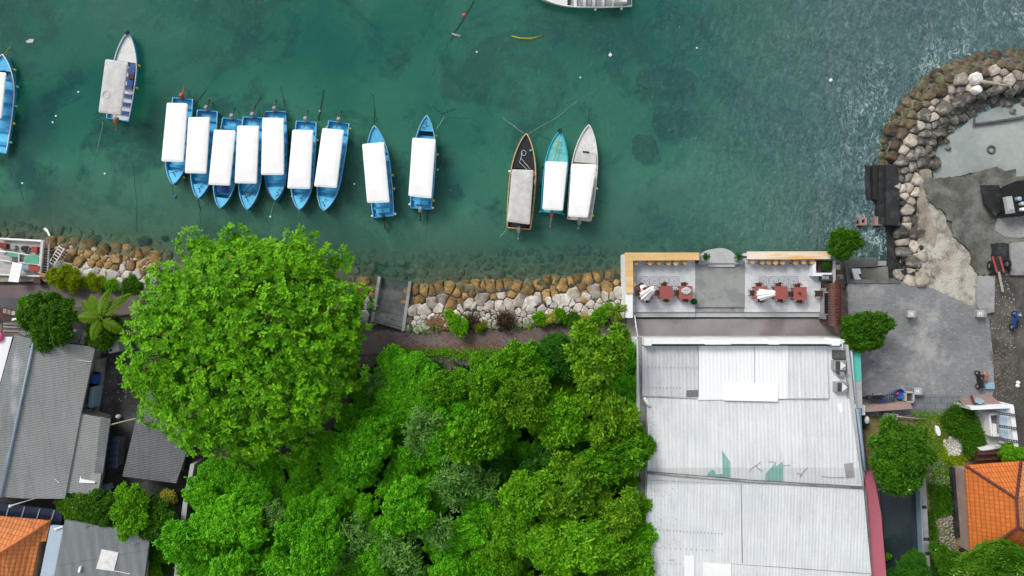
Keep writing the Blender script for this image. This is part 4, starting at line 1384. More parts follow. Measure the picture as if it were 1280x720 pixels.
# low walls below the counters
slab('wall', [(782, 317), (874, 317), (874, 320.5), (785.5, 320.5), (785.5, 397), (782, 397)], TZ + .92, 'white_wall', 3, t, z0=-1.8)
slab('wall', [(934, 316), (1039, 316), (1039, 319.5), (934, 319.5)], TZ + .92, 'white_wall', 3, t, z0=-1.8)
slab('wall_cap', [(783.5, 367), (791, 367), (791, 397.5), (783.5, 397.5)], TZ + .96, 'white_wall', .1, t)
CZ = TZ + 1.06
slab('counter', [(781, 315.8), (874.3, 315.6), (874.3, 325.2), (791.3, 325.8), (791.8, 367), (782.6, 367.3)], CZ, 'wood_counter', .09, t, bevel=.015)
slab('counter', [(933.8, 314.4), (1038.6, 314.2), (1038.6, 323.8), (980, 324.3), (933.8, 324.1)], CZ, 'wood_bleached', .09, t, bevel=.015)
for cx in (955, 967.2, 979.6, 992, 805.7, 818, 830.3, 843):
    for cy in (351.3, 363.5):
        mb = MB()
        k = PX * (H - TZ) / H
        c0 = W(cx, cy, TZ + .006)
        mb.torus(c0, .40, .05, 26, 4, Matrix.Diagonal((1, 1, .06)))
        mb.torus(c0, .24, .04, 22, 4, Matrix.Diagonal((1, 1, .06)))
        mb.lathe(c0, [(.13, -.002), (.13, .003)], 14)
        for a in range(4):
            b_ = a * math.pi / 2
            mb.box(c0 + Vector((math.cos(b_) * .41, math.sin(b_) * .41, 0)), (.02, .84, .006), b_)
        mb.build('floor_medallion', M['medallion'], t)
# planting trough and pale return wall at the east end
slab('wall', [(1016, 327), (1020, 327), (1020, 341), (1040, 341), (1040, 345), (1016, 345)], TZ + .75, 'white_wall', .8, t)
slab('planter', [(1023, 325.5), (1042, 325.5), (1042, 338), (1023, 338)], TZ + .55, 'dark_wood', .6, t, bevel=.03)
slab('wall', [(1041, 326), (1044.5, 326), (1044.5, 356), (1041, 356)], TZ + .6, 'concrete_pale', .7, t)
# small roofed gateway at the east end
gt = thing('gateway', 'small gateway with brown tiled gable roof at the right end of the terrace', 'gateway', W(1043, 380, LAND))
for y in (358, 401):
    for x in (1034, 1046):
        mb = MB().box(W(x, y, 2.3) , (.3, .3, 2.2))
        mb.build('pillar', M['dark_wood'], gt)
slab('wall', [(1031, 360), (1033, 360), (1033, 399), (1031, 399)], 2.5, 'concrete', 1.3, gt)
mb = MB()
RZ = 4.2
rp = [W(1036, 355, 3.4), W(1044.5, 353, RZ), W(1051, 356, 3.5), W(1036, 407, 3.4), W(1044, 409, RZ), W(1051.5, 404, 3.5)]
mb.add(rp + [p - Vector((0, 0, .12)) for p in rp], [(0, 3, 4, 1), (1, 4, 5, 2), (6, 7, 10, 9), (7, 8, 11, 10), (0, 1, 7, 6), (1, 2, 8, 7), (3, 9, 10, 4), (4, 10, 11, 5), (0, 6, 9, 3), (2, 5, 11, 8)])
ro = mb.build('roof', M['roof_brown'], gt); fix_normals(ro)
mb = MB()
e1, e2 = rp[1], rp[4]
mb.tube([e1 + Vector((.1, .5, .35)), e1 + Vector((0, .1, .12)), e1.lerp(e2, .5) + Vector((0, 0, .05)), e2 + Vector((0, -.1, .12)), e2 + Vector((.1, -.5, .35))], .12, 6)
mb.tube([rp[2] + Vector((0, 0, .05)), rp[5] + Vector((0, 0, .05))], .12, 6)
for p in np.linspace(0, 1, 12):
    q = e1.lerp(e2, p)
    mb.box(q + Vector((0, 0, .16)), (.18, .14, .2), random.uniform(0, .4))
mb.build('ridge', M['ridge_orange'] if False else M['ridge_brown'], ro)

# stools
sm = {}
def protomesh(mb, m, name, smooth=False):
    o = mb.build(name, m, None, smooth, local=True)
    me = o.data
    bpy.data.objects.remove(o)
    return me
st_seat = protomesh(MB().lathe((0, 0, 0), [(.18, .72), (.21, .74), (.215, .775), (.2, .79), (.0, .79)], 18), M['stool_wood'], 'seat')
st_leg = []
for k in range(4):
    a = k * math.pi / 2 + .78
    st_leg.append(protomesh(MB().tube([(math.cos(a) * .22, math.sin(a) * .22, 0), (math.cos(a) * .13, math.sin(a) * .13, .73)], .022, 6), M['dark_wood'], 'leg'))
st_ring = protomesh(MB().torus((0, 0, .28), .19, .014, 16, 5), M['dark_wood'], 'foot_ring')
sp_ = [(795, 328.5, 0), (812.4, 328.6, 0), (823.8, 328.2, 0), (835.6, 328.8, 0), (844.8, 328.9, 0), (856.2, 328, 0),
       (790.8, 343.5, 0), (791.8, 355.2, 0),
       (940.4, 326.6, 0), (953.3, 327.8, 0), (961.0, 328, 0), (969.6, 328, 0), (978.4, 328, 0), (994.6, 328.2, 0), (1004.8, 327.2, 0), (1015.6, 327.4, 0)]
for i, (x, y, _) in enumerate(sp_):
    p = W(x, y, TZ + .78)
    lab = ('light wooden bar stool under the counter along the top of the left deck' if i < 6 else
           'orange wooden bar stool at the counter on the left side of the terrace' if i < 8 else 'round wooden bar stool under the bleached counter of the right deck')
    place([('seat', st_seat)] + [('leg', q) for q in st_leg] + [('foot_ring', st_ring)], 'bar_stool', lab, 'stool', (p.x, p.y, TZ), random.uniform(0, 1.5), 1.0,
          ('bar stools of the left deck counter', 'bar stools at the side counter', 'bar stools of the right deck counter')[0 if i < 6 else 1 if i < 8 else 2])

# tables and chairs
tb_top = protomesh(MB().box((0, 0, .74), (1.10, 1.10, .05)), M['table_red'], 'tabletop')
tb_leg = [protomesh(MB().box((sx * .46, sy * .46, .36), (.08, .08, .71)), M['chair_wood'], 'leg') for sx in (-1, 1) for sy in (-1, 1)]
ch_seat = protomesh(MB().box((0, 0, .44), (.46, .44, .05)), M['chair_wood'], 'seat')
bk = MB()
for a in np.linspace(-1.25, 1.25, 10):
    pass
bk.tube([(math.sin(a) * .27, .02 + math.cos(a) * .24, .8) for a in np.linspace(-1.35, 1.35, 11)], .035, 6)
for a in np.linspace(-1.0, 1.0, 5):
    bk.tube([(math.sin(a) * .22, math.cos(a) * .2, .46), (math.sin(a) * .27, .02 + math.cos(a) * .24, .8)], .014, 5)
ch_back = protomesh(bk, M['chair_wood'], 'backrest')
ch_legs = [protomesh(MB().box((sx * .2, sy * .19, .21), (.045, .045, .42)), M['chair_wood'], 'leg') for sx in (-1, 1) for sy in (-1, 1)]
tabs = [(808.3, 366, .0, 'red wooden table with the person in white, leftmost on the left deck'), (832.7, 365.6, 0, 'bare red wooden table in the middle of the left deck'),
        (857.2, 365.6, .0, 'red wooden table under the crumpled grey cloth on the left deck'), (951.3, 366, 0, 'red wooden table beneath the slanting white parasol on the right deck'),
        (976.3, 366, 0, 'bare red wooden table in the middle of the right deck'), (1000.3, 367, 0, 'red wooden table with small dark ornament, rightmost on the right deck')]
twhere = ['the leftmost table of the left deck', 'the bare middle table of the left deck', 'the table with the grey cloth', 'the parasol table of the right deck', 'the bare middle table of the right deck', 'the rightmost table of the right deck']
for i, (x, y, rz, lab) in enumerate(tabs):
    p = W(x, y, TZ + .76)
    place([('tabletop', tb_top)] + [('leg', q) for q in tb_leg], 'dining_table', lab, 'table', (p.x, p.y, TZ), rz + random.uniform(-.04, .04), 1.0, 'red tables on the terrace')
    for (dx, dy, rr_, w_) in ((-.1, .60, 0, 'far'), (.05, -.56, math.pi, 'near'), (-.62, -.02, math.pi / 2, 'left')):
        if i == 0 and w_ == 'far':
            continue
        place([('seat', ch_seat), ('backrest', ch_back)] + [('leg', q) for q in ch_legs], 'dining_chair',
              'dark wooden chair on the %s side of %s' % ({'far': 'seaward', 'near': 'road', 'left': 'left'}[w_], twhere[i]), 'chair',
              (p.x + dx, p.y + dy, TZ), rr_ + random.uniform(-.2, .2), 1.0, 'chairs around the terrace tables')

# closed parasols
def parasol(label, base, z0, tip, z1, m='cloth_white', w=.42):
    a, b_ = W(*base, z0), W(*tip, z1)
    foot = Vector((a.x, a.y, TZ)) - (b_ - a).normalized() * 0
    t = thing('parasol', label, 'parasol', (a.x, a.y, TZ))
    MB().tube([(a.x, a.y, TZ), a, b_ + (b_ - a).normalized() * .1], .03, 7).build('pole', M['dark_wood'], t, smooth=True)
    d = (b_ - a).normalized()
    u = d.orthogonal().normalized(); v = d.cross(u)
    mb = MB()
    n = 18
    vs, fs = [], []
    prof = [(0, w), (.12, w * .95), (.45, w * .72), (.75, w * .6), (.93, w * .5), (1, w * .12)]
    for f, r in prof:
        for k in range(n):
            t_ = 2 * math.pi * k / n
            rr_ = r * (1 + (.22 if k % 2 else -.18) * (1 - f * .5))
            vs.append(a.lerp(b_, f) + (u * math.cos(t_) + v * math.sin(t_)) * rr_)
    for i in range(len(prof) - 1):
        for k in range(n):
            fs.append((i * n + k, i * n + (k + 1) % n, (i + 1) * n + (k + 1) % n, (i + 1) * n + k))
    fs.append(tuple(range(n)))
    mb.add(vs, fs)
    o = mb.build('canopy', M[m], t); fix_normals(o)
    return t
parasol('closed white parasol tilted over the leftmost red table', (805.5, 370), TZ + 1.0, (817.5, 360), TZ + 2.7)
parasol('closed white parasol slanting over the first table of the right deck', (950.5, 368.5), TZ + 1.0, (969, 366.2), TZ + 2.5)
mb = MB()
for k in range(9):
    a = k * .7
    mb.ball(W(858 + 4 * math.cos(a), 363.6 + 2.2 * math.sin(a), TZ + .82), (.2, .16, .09), 8, Matrix.Rotation(a, 3, 'Z'))
tag(mb.build('cloth', M['cloth_grey'], smooth=True), 'crumpled grey and white cloth on the third table of the left deck', 'cloth')
mb = MB(); mb.lathe(W(999, 366.5, TZ + .765), [(.12, 0), (.13, .02), (.06, .05), (.05, .2), (.09, .26), (.02, .28)], 10)
tag(mb.build('table_ornament', M['dark_metal'], smooth=True), 'small dark ornament standing on the rightmost red table', 'ornament')
t2 = thing('flower_pot', 'small dark pot with a dark plant at the left edge of the concrete landing', 'plant pot', W(866.5, 377, TZ))
MB().lathe(W(866.5, 377, TZ), [(.16, 0), (.25, .35), (.27, .4), (.22, .4), (.2, .34)], 14).build('pot', M['dark_metal'], t2)
# plants in pot built later with the greenery
slab_o = None
t3 = thing('drinks_cooler', 'dark grey cooler beside the plant trough at the right end of the deck', 'cooler', W(1031, 347, TZ))
MB().box(W(1032, 347.5, TZ + .4), (.8, .55, .8)).build('body', M['dark_metal'], t3, bevel=.03)
MB().box(W(1029.5, 347, TZ + .83), (.25, .3, .06)).build('lid', M['steel'], t3)
MB().box(W(1034, 347, TZ + .83), (.25, .3, .06)).build('lid', M['steel'], t3)
mb = MB(); c0 = W(1031.5, 352.8, TZ + .3)
mb.torus(c0, .25, .1, 16, 6); mb.torus(c0 + Vector((0, 0, .16)), .22, .09, 16, 6)
tag(mb.build('hose_coil', M['dark_metal'], smooth=True), 'coiled dark hose lying below the cooler on the deck', 'hose')
t3 = thing('side_table', 'small square dark red side table beside the gateway', 'table', W(1023.5, 367, TZ))
MB().box(W(1023.5, 367, TZ + .6), (.62, .5, .05)).build('tabletop', M['dark_wood'], t3)
for sx in (-1, 1):
    for sy in (-1, 1):
        MB().box(W(1023.5, 367, TZ + .29) + Vector((sx * .25, sy * .2, 0)), (.05, .05, .57)).build('leg', M['dark_wood'], t3)
t3 = thing('shop_counter', 'pale framed stall counter with black top between deck and brown gateway roof', 'counter', W(1033, 379, TZ))
MB().box(W(1033, 379, TZ + .5), (.5, 1.95, 1.0)).build('body', M['concrete'], t3)
MB().box(W(1033.2, 379, TZ + 1.03), (.34, 1.7, .05)).build('top', M['rubber'], t3)
for x, y, r_, lab in ((1027.5, 372, .1, 'upper'), (1028, 391, .12, 'lower')):
    mb = MB(); mb.lathe(W(x, y, TZ), [(r_, 0), (r_ * 1.2, .3), (r_ * .7, .45), (r_, .5)], 10)
    tag(mb.build('urn', M['dark_metal'], smooth=True), '%s small dark urn standing left of the stall counter' % lab, 'urn')
# railing down to the road
t3 = thing('handrail', 'thin white handrail crossing the road at the left corner of the terrace', 'handrail', W(796, 408, 1.2))
MB().tube([W(793.2, 394, 2.3), W(797.6, 424, 2.3)], .05, 6).build('rail', M['white_paint'], t3, smooth=True)
for x, y in ((793.4, 395.5), (795.4, 409), (797.4, 422.5)):
    q = W(x, y, 2.3)
    MB().tube([(q.x, q.y, 1.2), (q.x, q.y, 2.28)], .035, 6).build('post', M['white_paint'], t3)

# ------------------------------------------------------------------ person at the leftmost table
def skin_person(label, at, face):
    """seated figure leaning on the table; local x = facing"""
    J = {'pelvis': (0, 0, .50), 'belly': (.05, 0, .68), 'chest': (.15, 0, .90), 'neck': (.23, 0, 1.06), 'head': (.28, 0, 1.16), 'crown': (.30, 0, 1.28),
         'shl': (.16, .18, .99), 'ell': (.33, .25, .80), 'wrl': (.53, .14, .80), 'hal': (.62, .10, .80),
         'shr': (.16, -.18, .99), 'elr': (.33, -.25, .80), 'wrr': (.53, -.14, .80), 'har': (.62, -.10, .80),
         'hil': (.02, .1, .48), 'knl': (.42, .12, .49), 'anl': (.40, .12, .09), 'tol': (.56, .13, .04),
         'hir': (.02, -.1, .48), 'knr': (.42, -.12, .49), 'anr': (.40, -.12, .09), 'tor': (.56, -.13, .04)}
    Rd = {'pelvis': .15, 'belly': .135, 'chest': .145, 'neck': .06, 'head': .095, 'crown': .07, 'shl': .075, 'ell': .045, 'wrl': .032, 'hal': .035, 'shr': .075, 'elr': .045, 'wrr': .032, 'har': .035,
          'hil': .1, 'knl': .065, 'anl': .042, 'tol': .04, 'hir': .1, 'knr': .065, 'anr': .042, 'tor': .04}
    E = [('pelvis', 'belly'), ('belly', 'chest'), ('chest', 'neck'), ('neck', 'head'), ('head', 'crown'), ('chest', 'shl'), ('shl', 'ell'), ('ell', 'wrl'), ('wrl', 'hal'),
         ('chest', 'shr'), ('shr', 'elr'), ('elr', 'wrr'), ('wrr', 'har'), ('pelvis', 'hil'), ('hil', 'knl'), ('knl', 'anl'), ('anl', 'tol'), ('pelvis', 'hir'), ('hir', 'knr'), ('knr', 'anr'), ('anr', 'tor')]
    for s, hb in ((1, 'hal'), (-1, 'har')):       # five fingers each
        x, y, z = J[hb]
        for k in range(4):
            nm = 'f%d%d' % (s, k)
            J[nm] = (x + .075 + (.012 if k in (1, 2) else 0), y + (k - 1.5) * .021, z - .012); Rd[nm] = .009
            E.append((hb, nm))
        nm = 't%d' % s
        J[nm] = (x + .03, y - s * .055, z - .008); Rd[nm] = .010
        E.append((hb, nm))
    names = list(J)
    def skinned(nm, keys, edges, grow, m, par, root):
        me = bpy.data.meshes.new(nm)
        idx = {k: i for i, k in enumerate(keys)}
        me.from_pydata([J[k] for k in keys], [(idx[a], idx[b_]) for a, b_ in edges], [])
        o = bpy.data.objects.new(nm, me); COL.objects.link(o)
        me.materials.append(m)
        o.modifiers.new('skin', 'SKIN')
        for k in keys:
            r = Rd[k] * grow
            me.skin_vertices[0].data[idx[k]].radius = (r, r)
        me.skin_vertices[0].data[idx[root]].use_root = True
        o.modifiers['skin'].use_smooth_shade = True
        sb = o.modifiers.new('sub', 'SUBSURF'); sb.levels = 1; sb.render_levels = 1
        o.parent = par
        return o
    t = thing('person', label, 'person', at, None, face)
    skinned('body', names, E, 1.0, M['skin'], t, 'pelvis')
    sk = ['pelvis', 'belly', 'chest', 'shl', 'ell', 'shr', 'elr']
    skinned('shirt', sk, [e for e in E if e[0] in sk and e[1] in sk], 1.14, M['cloth_white'], t, 'pelvis')
    tk = ['pelvis', 'hil', 'knl', 'anl', 'hir', 'knr', 'anr']
    skinned('trousers', tk, [e for e in E if e[0] in tk and e[1] in tk], 1.15, M['dark_metal'], t, 'pelvis')
    hb = MB().ball((.265, 0, 1.235), (.115, .105, .10), 12)
    o = hb.build('hair', M['hair'], t, smooth=True, local=True)
    return t
pp = W(802.3, 357.8, TZ + .9)
p_ = skin_person('person in a white shirt with dark hair seated at the leftmost terrace table', (pp.x, pp.y, TZ), R(-50))
p_.scale = (1.12, 1.12, 1.12)
mb_c = place([('seat', ch_seat), ('backrest', ch_back)] + [('leg', q) for q in ch_legs], 'dining_chair', 'dark wooden chair under the person in white at the leftmost table', 'chair',
             (pp.x, pp.y, TZ), R(-50) - math.pi / 2 + math.pi * 0, 1.0, 'chairs around the terrace tables')
mb_c.rotation_euler.z = R(-50) + math.pi / 2

# ------------------------------------------------------------------ warehouse with the white roof
t = thing('warehouse', 'long building with white corrugated metal roof beside the green thicket', 'building', W(935, 590, LAND))
EZ = 4.4
slab('wall', [(797, 424), (1064, 424), (1092, 800), (791, 800)], EZ - .35, 'white_wall', 3, t, z0=.5)
slab('side_ledge', [(797.5, 421.5), (803, 421.5), (803.5, 500), (808, 500), (806.5, 592), (803, 720), (803, 800), (794, 800), (798.5, 600), (800, 500)], EZ - .28, 'concrete', .3, t)
rp1 = [[(803, 432.5), (1037, 432.5), (1037, 497), (803, 495)], EZ - .05]
def roof_sheet(pts, z, m, par=None, th=.06, name='roof_sheet', zs=None):
    w_ = [W(x, y, zz) for (x, y), zz in zip(pts, zs or [z] * len(pts))]
    zt = [p.z for p in w_]
    return MB().prism(w_, [q - th for q in zt], zt).build(name, M[m], par)
roof_sheet([(803, 432.5), (874, 432.5), (874, 496.5), (803, 495)], 0, 'roof_white_b', t, zs=[EZ - .25, EZ - .25, EZ + .02, EZ + .02])
roof_sheet([(872.6, 432.3), (985, 432.3), (985, 498.5), (872.6, 500)], 0, 'roof_bright', t, zs=[EZ - .2, EZ - .2, EZ + .1, EZ + .1])
roof_sheet([(984, 432.5), (1034, 432.5), (1036, 498), (984, 498)], 0, 'roof_white', t, zs=[EZ - .25, EZ - .25, EZ + .02, EZ + .02])
roof_sheet([(905, 478.5), (972.5, 479), (972.5, 502), (905, 500.5)], 0, 'canopy_white', t, zs=[EZ + .06, EZ + .06, EZ + .22, EZ + .22], name='roof_patch')
roof_sheet([(808.5, 495.5), (1056, 499), (1062, 499), (1078, 610.5), (940, 603), (811, 592)], 0, 'roof_white', t, zs=[EZ - .02, EZ - .02, EZ - .02, EZ + .45, EZ + .45, EZ + .45])
roof_sheet([(809.5, 590.5), (940, 601.5), (1079, 609.5), (1093, 760), (803.5, 760)], 0, 'roof_white_c', t, zs=[EZ + .52, EZ + .52, EZ + .52, EZ - .2, EZ - .2])
# ridge flashing
a_, b_, c_ = W(809.5, 591.2, EZ + .58), W(940, 602.2, EZ + .6), W(1079.5, 610.2, EZ + .58)
MB().tube([a_, b_, c_], .09, 6).build('ridge_flashing', M['concrete'], t, smooth=True)
MB().tube([a_ + Vector((0, .11, -.03)), b_ + Vector((0, .11, -.04)), c_ + Vector((0, .11, -.03))], .035, 5).build('ridge_gap', M['concrete_dark'], t)
# overlap lines across the roofs
def seam(x0, y0, x1, y1, z0, z1, mk='concrete', w_=.03, name='seam'):
    MB().tube([W(x0, y0, z0), W(x1, y1, z1)], w_, 4).build(name, M[mk], t)
seam(803, 696.5, 1091, 717.5, EZ + .02, EZ + .02, 'concrete', .03)
seam(811, 600, 930, 605.5, EZ + .5, EZ + .5, 'concrete_pale', .02)
seam(926.5, 605, 928, 704, EZ + .5, EZ + .05, 'concrete_dark', .025)
seam(873, 433, 873, 496.5, EZ - .16, EZ + .08, 'concrete', .03)
seam(943, 433, 943, 479, EZ - .16, EZ + .03, 'concrete_pale', .03)
seam(808, 496, 876, 498.6, EZ + .03, EZ + .03, 'concrete', .035)
seam(973, 499.2, 1036, 499.5, EZ + .03, EZ + .03, 'concrete', .035)
# screw rows
mb = MB()
for (x0, y0, x1, y1, n, zz) in ((810, 459, 870, 459, 14, EZ - .1), (812, 484.5, 850, 484.5, 10, EZ), (820, 662, 902, 667, 20, EZ + .25), (818, 684, 890, 688, 12, EZ + .12), (812, 704, 850, 705, 8, EZ + .02), (836, 700, 842, 700, 4, EZ + .05)):
    for f in np.linspace(0, 1, n):
        mb.box(W(x0 + (x1 - x0) * f, y0 + (y1 - y0) * f, zz + .04), (.06, .04, .09))
mb.build('screw_row', M['concrete'], t)
# bright new sheets and torn corners showing teal sheet
roof_sheet([(856, 695.5), (868, 696), (868, 760), (855.5, 760)], 0, 'canopy_white', t, zs=[EZ + .14, EZ + .14, EZ - .12, EZ - .12], name='roof_patch')
roof_sheet([(879, 703.5), (914, 705), (914, 760), (879, 760)], 0, 'canopy_white', t, zs=[EZ + .12, EZ + .12, EZ - .12, EZ - .12], name='roof_patch')
roof_sheet([(902.5, 562.5), (913, 578), (913, 597), (904, 596.5)], 0, 'roof_teal', t, zs=[EZ + .31, EZ + .375, EZ + .46, EZ + .46], name='roof_patch')
roof_sheet([(883, 595), (889, 587), (893, 588), (895, 593), (903.5, 592.5), (903.5, 596.4)], 0, 'roof_teal', t, zs=[EZ + .45, EZ + .42, EZ + .42, EZ + .44, EZ + .44, EZ + .455], name='roof_patch')
roof_sheet([(957, 600), (957.5, 592), (970, 577.5), (969, 584), (978.5, 577), (979, 602)], 0, 'roof_teal', t, zs=[EZ + .475, EZ + .44, EZ + .38, EZ + .41, EZ + .38, EZ + .485], name='roof_patch')
roof_sheet([(858, 488), (873, 487.5), (873, 496), (858, 496)], 0, 'roof_grey_old', t, zs=[EZ + .02, EZ + .02, EZ + .06, EZ + .06], name='roof_patch')
roof_sheet([(1055, 580), (1066, 578.5), (1068.5, 596), (1058, 598)], 0, 'concrete', t, zs=[EZ + .36, EZ + .36, EZ + .44, EZ + .44], name='roof_patch')
for pts_ in (((936, 590), (940, 585), (947, 581), (951, 577)), ((944, 581), (948, 586), (953, 589)), ((960, 577), (969, 577.5)), ((978, 582), (988, 581.5)), ((996, 592), (1001, 592), (1000, 597), (1004, 590), (1010, 584)), ((1026, 595), (1040, 597), (1056, 597))):
    MB().tube([W(x, y, EZ + .43 + (y - 590) * .004) for x, y in pts_], .022, 4).build('crack', M['concrete'], t)
mb = MB().prism([W(1051 + 2.5 * math.cos(a) + .9 * math.sin(3 * a), 510 + 6 * math.sin(a), EZ + .05) for a in np.linspace(0, 6.28, 13)[:-1]], EZ, EZ + .06)
mb.build('roof_patch', M['canopy_white'], t)
# utility well with the air conditioning units
slab('well_floor', [(1034, 433), (1061, 433), (1061, 499), (1036, 499)], EZ - .5, 'concrete_dark', .2, t)
slab('well_floor', [(1036, 482), (1060, 482), (1060, 498), (1036, 498)], EZ - .46, 'concrete_pale', .05, t)
slab('parapet', [(1057, 431), (1060.5, 431), (1068, 505), (1080.5, 612), (1077, 612), (1063, 505)], EZ + .12, 'concrete_pale', 1.2, t)
slab('gutter', [(1061, 440), (1063.5, 440), (1070, 505), (1069, 505)], EZ - .3, 'gutter_blue', .4, t)
slab('gutter', [(1067.5, 511), (1076, 511), (1081, 590), (1079.5, 607)], EZ - .2, 'gutter_blue', .4, t)
mb = MB(); mb.tube([W(1071.5, 511, EZ + .05), W(1078, 560, EZ + .05), W(1081, 588, EZ + .05)], .12, 8)
mb.build('drain_pipe', M['gutter_blue'], t, smooth=True)
mb = MB(); mb.tube([W(805, 497, EZ + .1), W(808.5, 503, EZ + .15), W(812, 508, EZ + .12)], .14, 8); mb.tube([W(811, 525, EZ + .05), W(810, 592, EZ + .45)], .08, 6)
mb.build('drain_pipe', M['white_paint'], t, smooth=True)
# white front parapet
ft = slab('front_wall', [(809, 425.5), (1046, 425.5), (1046, 430), (809, 430)], EZ + .6, 'white_paint', 1.2, t)
for x0, x1, d in ((805.3, 814.5, 2), (881.5, 914, .7), (961, 974.5, .7), (1040, 1050, 2)):
    slab('pier', [(x0, 425.3 - d), (x1, 425.3 - d), (x1, 430 + d), (x0, 430 + d)], EZ + .64, 'white_paint', 1.3, t)
slab('front_ledge', [(800, 420.6), (1056, 420.6), (1056, 424.5), (800, 424.5)], 2.2, 'concrete_pale', 1, t, z0=1.0)
slab('gutter', [(803, 430.2), (1052, 430.2), (1052, 433), (803, 433)], EZ - .32, 'dark_metal', .3, t)
slab('side_annexe', [(1063.5, 441), (1076, 441), (1078, 510), (1066, 510)], 3.4, 'concrete_pale', 1.8, t, z0=1.1)
slab('side_annexe', [(1063.3, 440.5), (1075.7, 440.5), (1076.6, 476), (1064.2, 476)], 3.45, 'teal_panel', .05, t)
def strip_roof(name, pts, z, m, par):
    return slab(name, pts, z, m, .15, par)
strip_roof('side_roof', [(1080.5, 591), (1090, 589), (1094.5, 605), (1101, 640), (1111.5, 760), (1093, 760), (1083.5, 640)], EZ - .5, 'roof_pink', t)
slab('side_wall', [(1081, 592), (1092, 592), (1110, 760), (1094, 760)], EZ - .68, 'concrete', 3, t, z0=.8)
roof_sheet([(1079.5, 612), (1082.5, 612), (1093, 760), (1091.5, 760)], EZ + .0, 'roof_grey_old', t)
def aircon(label, x, y, rz):
    z = EZ - .5
    p = W(x, y, z + .3)
    t = thing('air_conditioner', label, 'air conditioner', (p.x, p.y, z))
    mb = MB().box((p.x, p.y, z + .38), (.95, .8, .72), rz); mb.build('body', M['steel'], t, bevel=.03)
    mb = MB()
    for k in range(6):
        mb.box((p.x - .33 + k * .06, p.y, z + .76), (.03, .7, .03), rz)
    mb.build('grille', M['dark_metal'], t)
    mb = MB(); c = Vector((p.x + .02, p.y, z + .75))
    mb.prism([c + Vector((-.02, -.36, 0)), c + Vector((-.02, .36, 0)), c + Vector((.42, 0, 0))], z + .745, z + .80)
    mb.build('cover', M['white_worn'], t)
aircon('boxy grey air conditioner with pale triangle, upper one in the roof well', 1047, 456, 0)
aircon('boxy grey air conditioner with pale triangle, lower one in the roof well', 1049, 483, 0)
t4 = thing('water_tank', 'small round grey tank between the two air conditioners in the roof well', 'tank', W(1048, 466, EZ - .5))
MB().lathe(W(1048, 466.5, EZ - .5), [(.3, 0), (.3, .5), (.24, .56), (.1, .58)], 16).build('body', M['concrete'], t4, smooth=False)
MB().lathe(W(1048, 466.5, EZ + .08), [(.1, 0), (.1, .05)], 10).build('lid', M['dark_metal'], t4)
mb = MB(); mb.box(W(1049, 443, EZ - .25), (1.1, .7, .5)); tag(mb.build('metal_box', M['concrete_dark'], bevel=.04), 'dark square box at the top end of the roof well', 'box')

# ------------------------------------------------------------------ landing steps and inlet on the right
t = thing('landing_steps', 'dark wet concrete landing stage with steps down to the sea beside the breakwater', 'landing', W(1105, 245, 0))
slab('platform', [(1107.5, 206), (1123, 208), (1125, 282), (1107.5, 281)], 1.05, 'concrete_black', 3, t)
slab('step', [(1099, 206), (1107.3, 206), (1107.3, 280), (1099, 279)], .75, 'concrete_black', 3, t)
slab('step', [(1091, 206.5), (1097.5, 206.5), (1098, 250), (1092, 249)], .45, 'concrete_black', 3, t)
slab('step', [(1082.5, 207), (1087.5, 207), (1088.5, 249), (1083.5, 248)], .2, 'concrete_black', 3, t)
slab('step', [(1075, 208), (1080.5, 208), (1081.5, 244), (1076, 243)], -.12, 'concrete_dark', 2, t)
slab('wall_top', [(1108, 281), (1125, 283), (1126, 350), (1111, 350), (1109, 300)], .12, 'concrete_black', 2.5, t)
for x, y, w_, h_, lab in ((1073.5, 277.5, 9, 10, 'small brown concrete block with a hole, left one at the foot of the dark landing'), (1095.2, 277.2, 14.5, 11, 'wider brown concrete block with a hole touching the dark landing')):
    t4 = thing('mooring_block', lab, 'concrete block', W(x, y, 0))
    mb = MB()
    k = PX * .99
    for dx, dy, sx, sy in ((-.36, 0, .3, 1), (.36, 0, .3, 1), (0, .36, .44, .28), (0, -.36, .44, .28)):
        mb.box(W(x, y, -.2) + Vector((dx * w_ * k, dy * h_ * k, 0)), (sx * w_ * k, sy * h_ * k, 1.6))
    mb.build('body', M['rock_cream'] if False else M['pink_roof'], t4)
    MB().box(W(x, y, .25), (w_ * .42 * k, h_ * .42 * k, .3)).build('hole', M['rubber'], t4)
t = thing('quay_wall', 'low grey concrete ledge with white patches between green tree and dark inlet', 'wall', W(1080, 335, 0))
slab('wall', [(1060, 322), (1097, 322), (1097, 333), (1064, 335), (1064, 352), (1058, 352)], .5, 'concrete_dark', 2, t)
slab('wall', [(1096, 326), (1108, 326), (1108, 332), (1096, 332)], .3, 'concrete', 2, t)
slab('step', [(1076, 335), (1110, 333), (1111, 350), (1076, 350)], .35, 'concrete_moss', 1.5, t)
slab('wall', [(1062, 349), (1126, 350), (1126, 354), (1062, 354)], 1.3, 'concrete_dark', 2, t)
slab('patch', [(1064.5, 336), (1075, 335.5), (1076.5, 342), (1073, 343), (1077, 350), (1069, 353), (1067, 344)], .62, 'white_paint', .3, t)
t = thing('stair', 'dark narrow stair down to the water right of the terrace planter', 'stairs', W(1050, 345, 0))
for k in range(4):
    slab('step', [(1046, 331 + k * 6), (1057.5, 331 + k * 6), (1058, 337 + k * 6), (1046, 337 + k * 6)], .3 + .22 * k, 'concrete_dark' if k % 2 else 'driftwood', 1, t)
slab('stringer', [(1056.5, 328), (1060, 328), (1062, 354), (1058.8, 354)], 1.25, 'concrete_dark', 1.6, t)

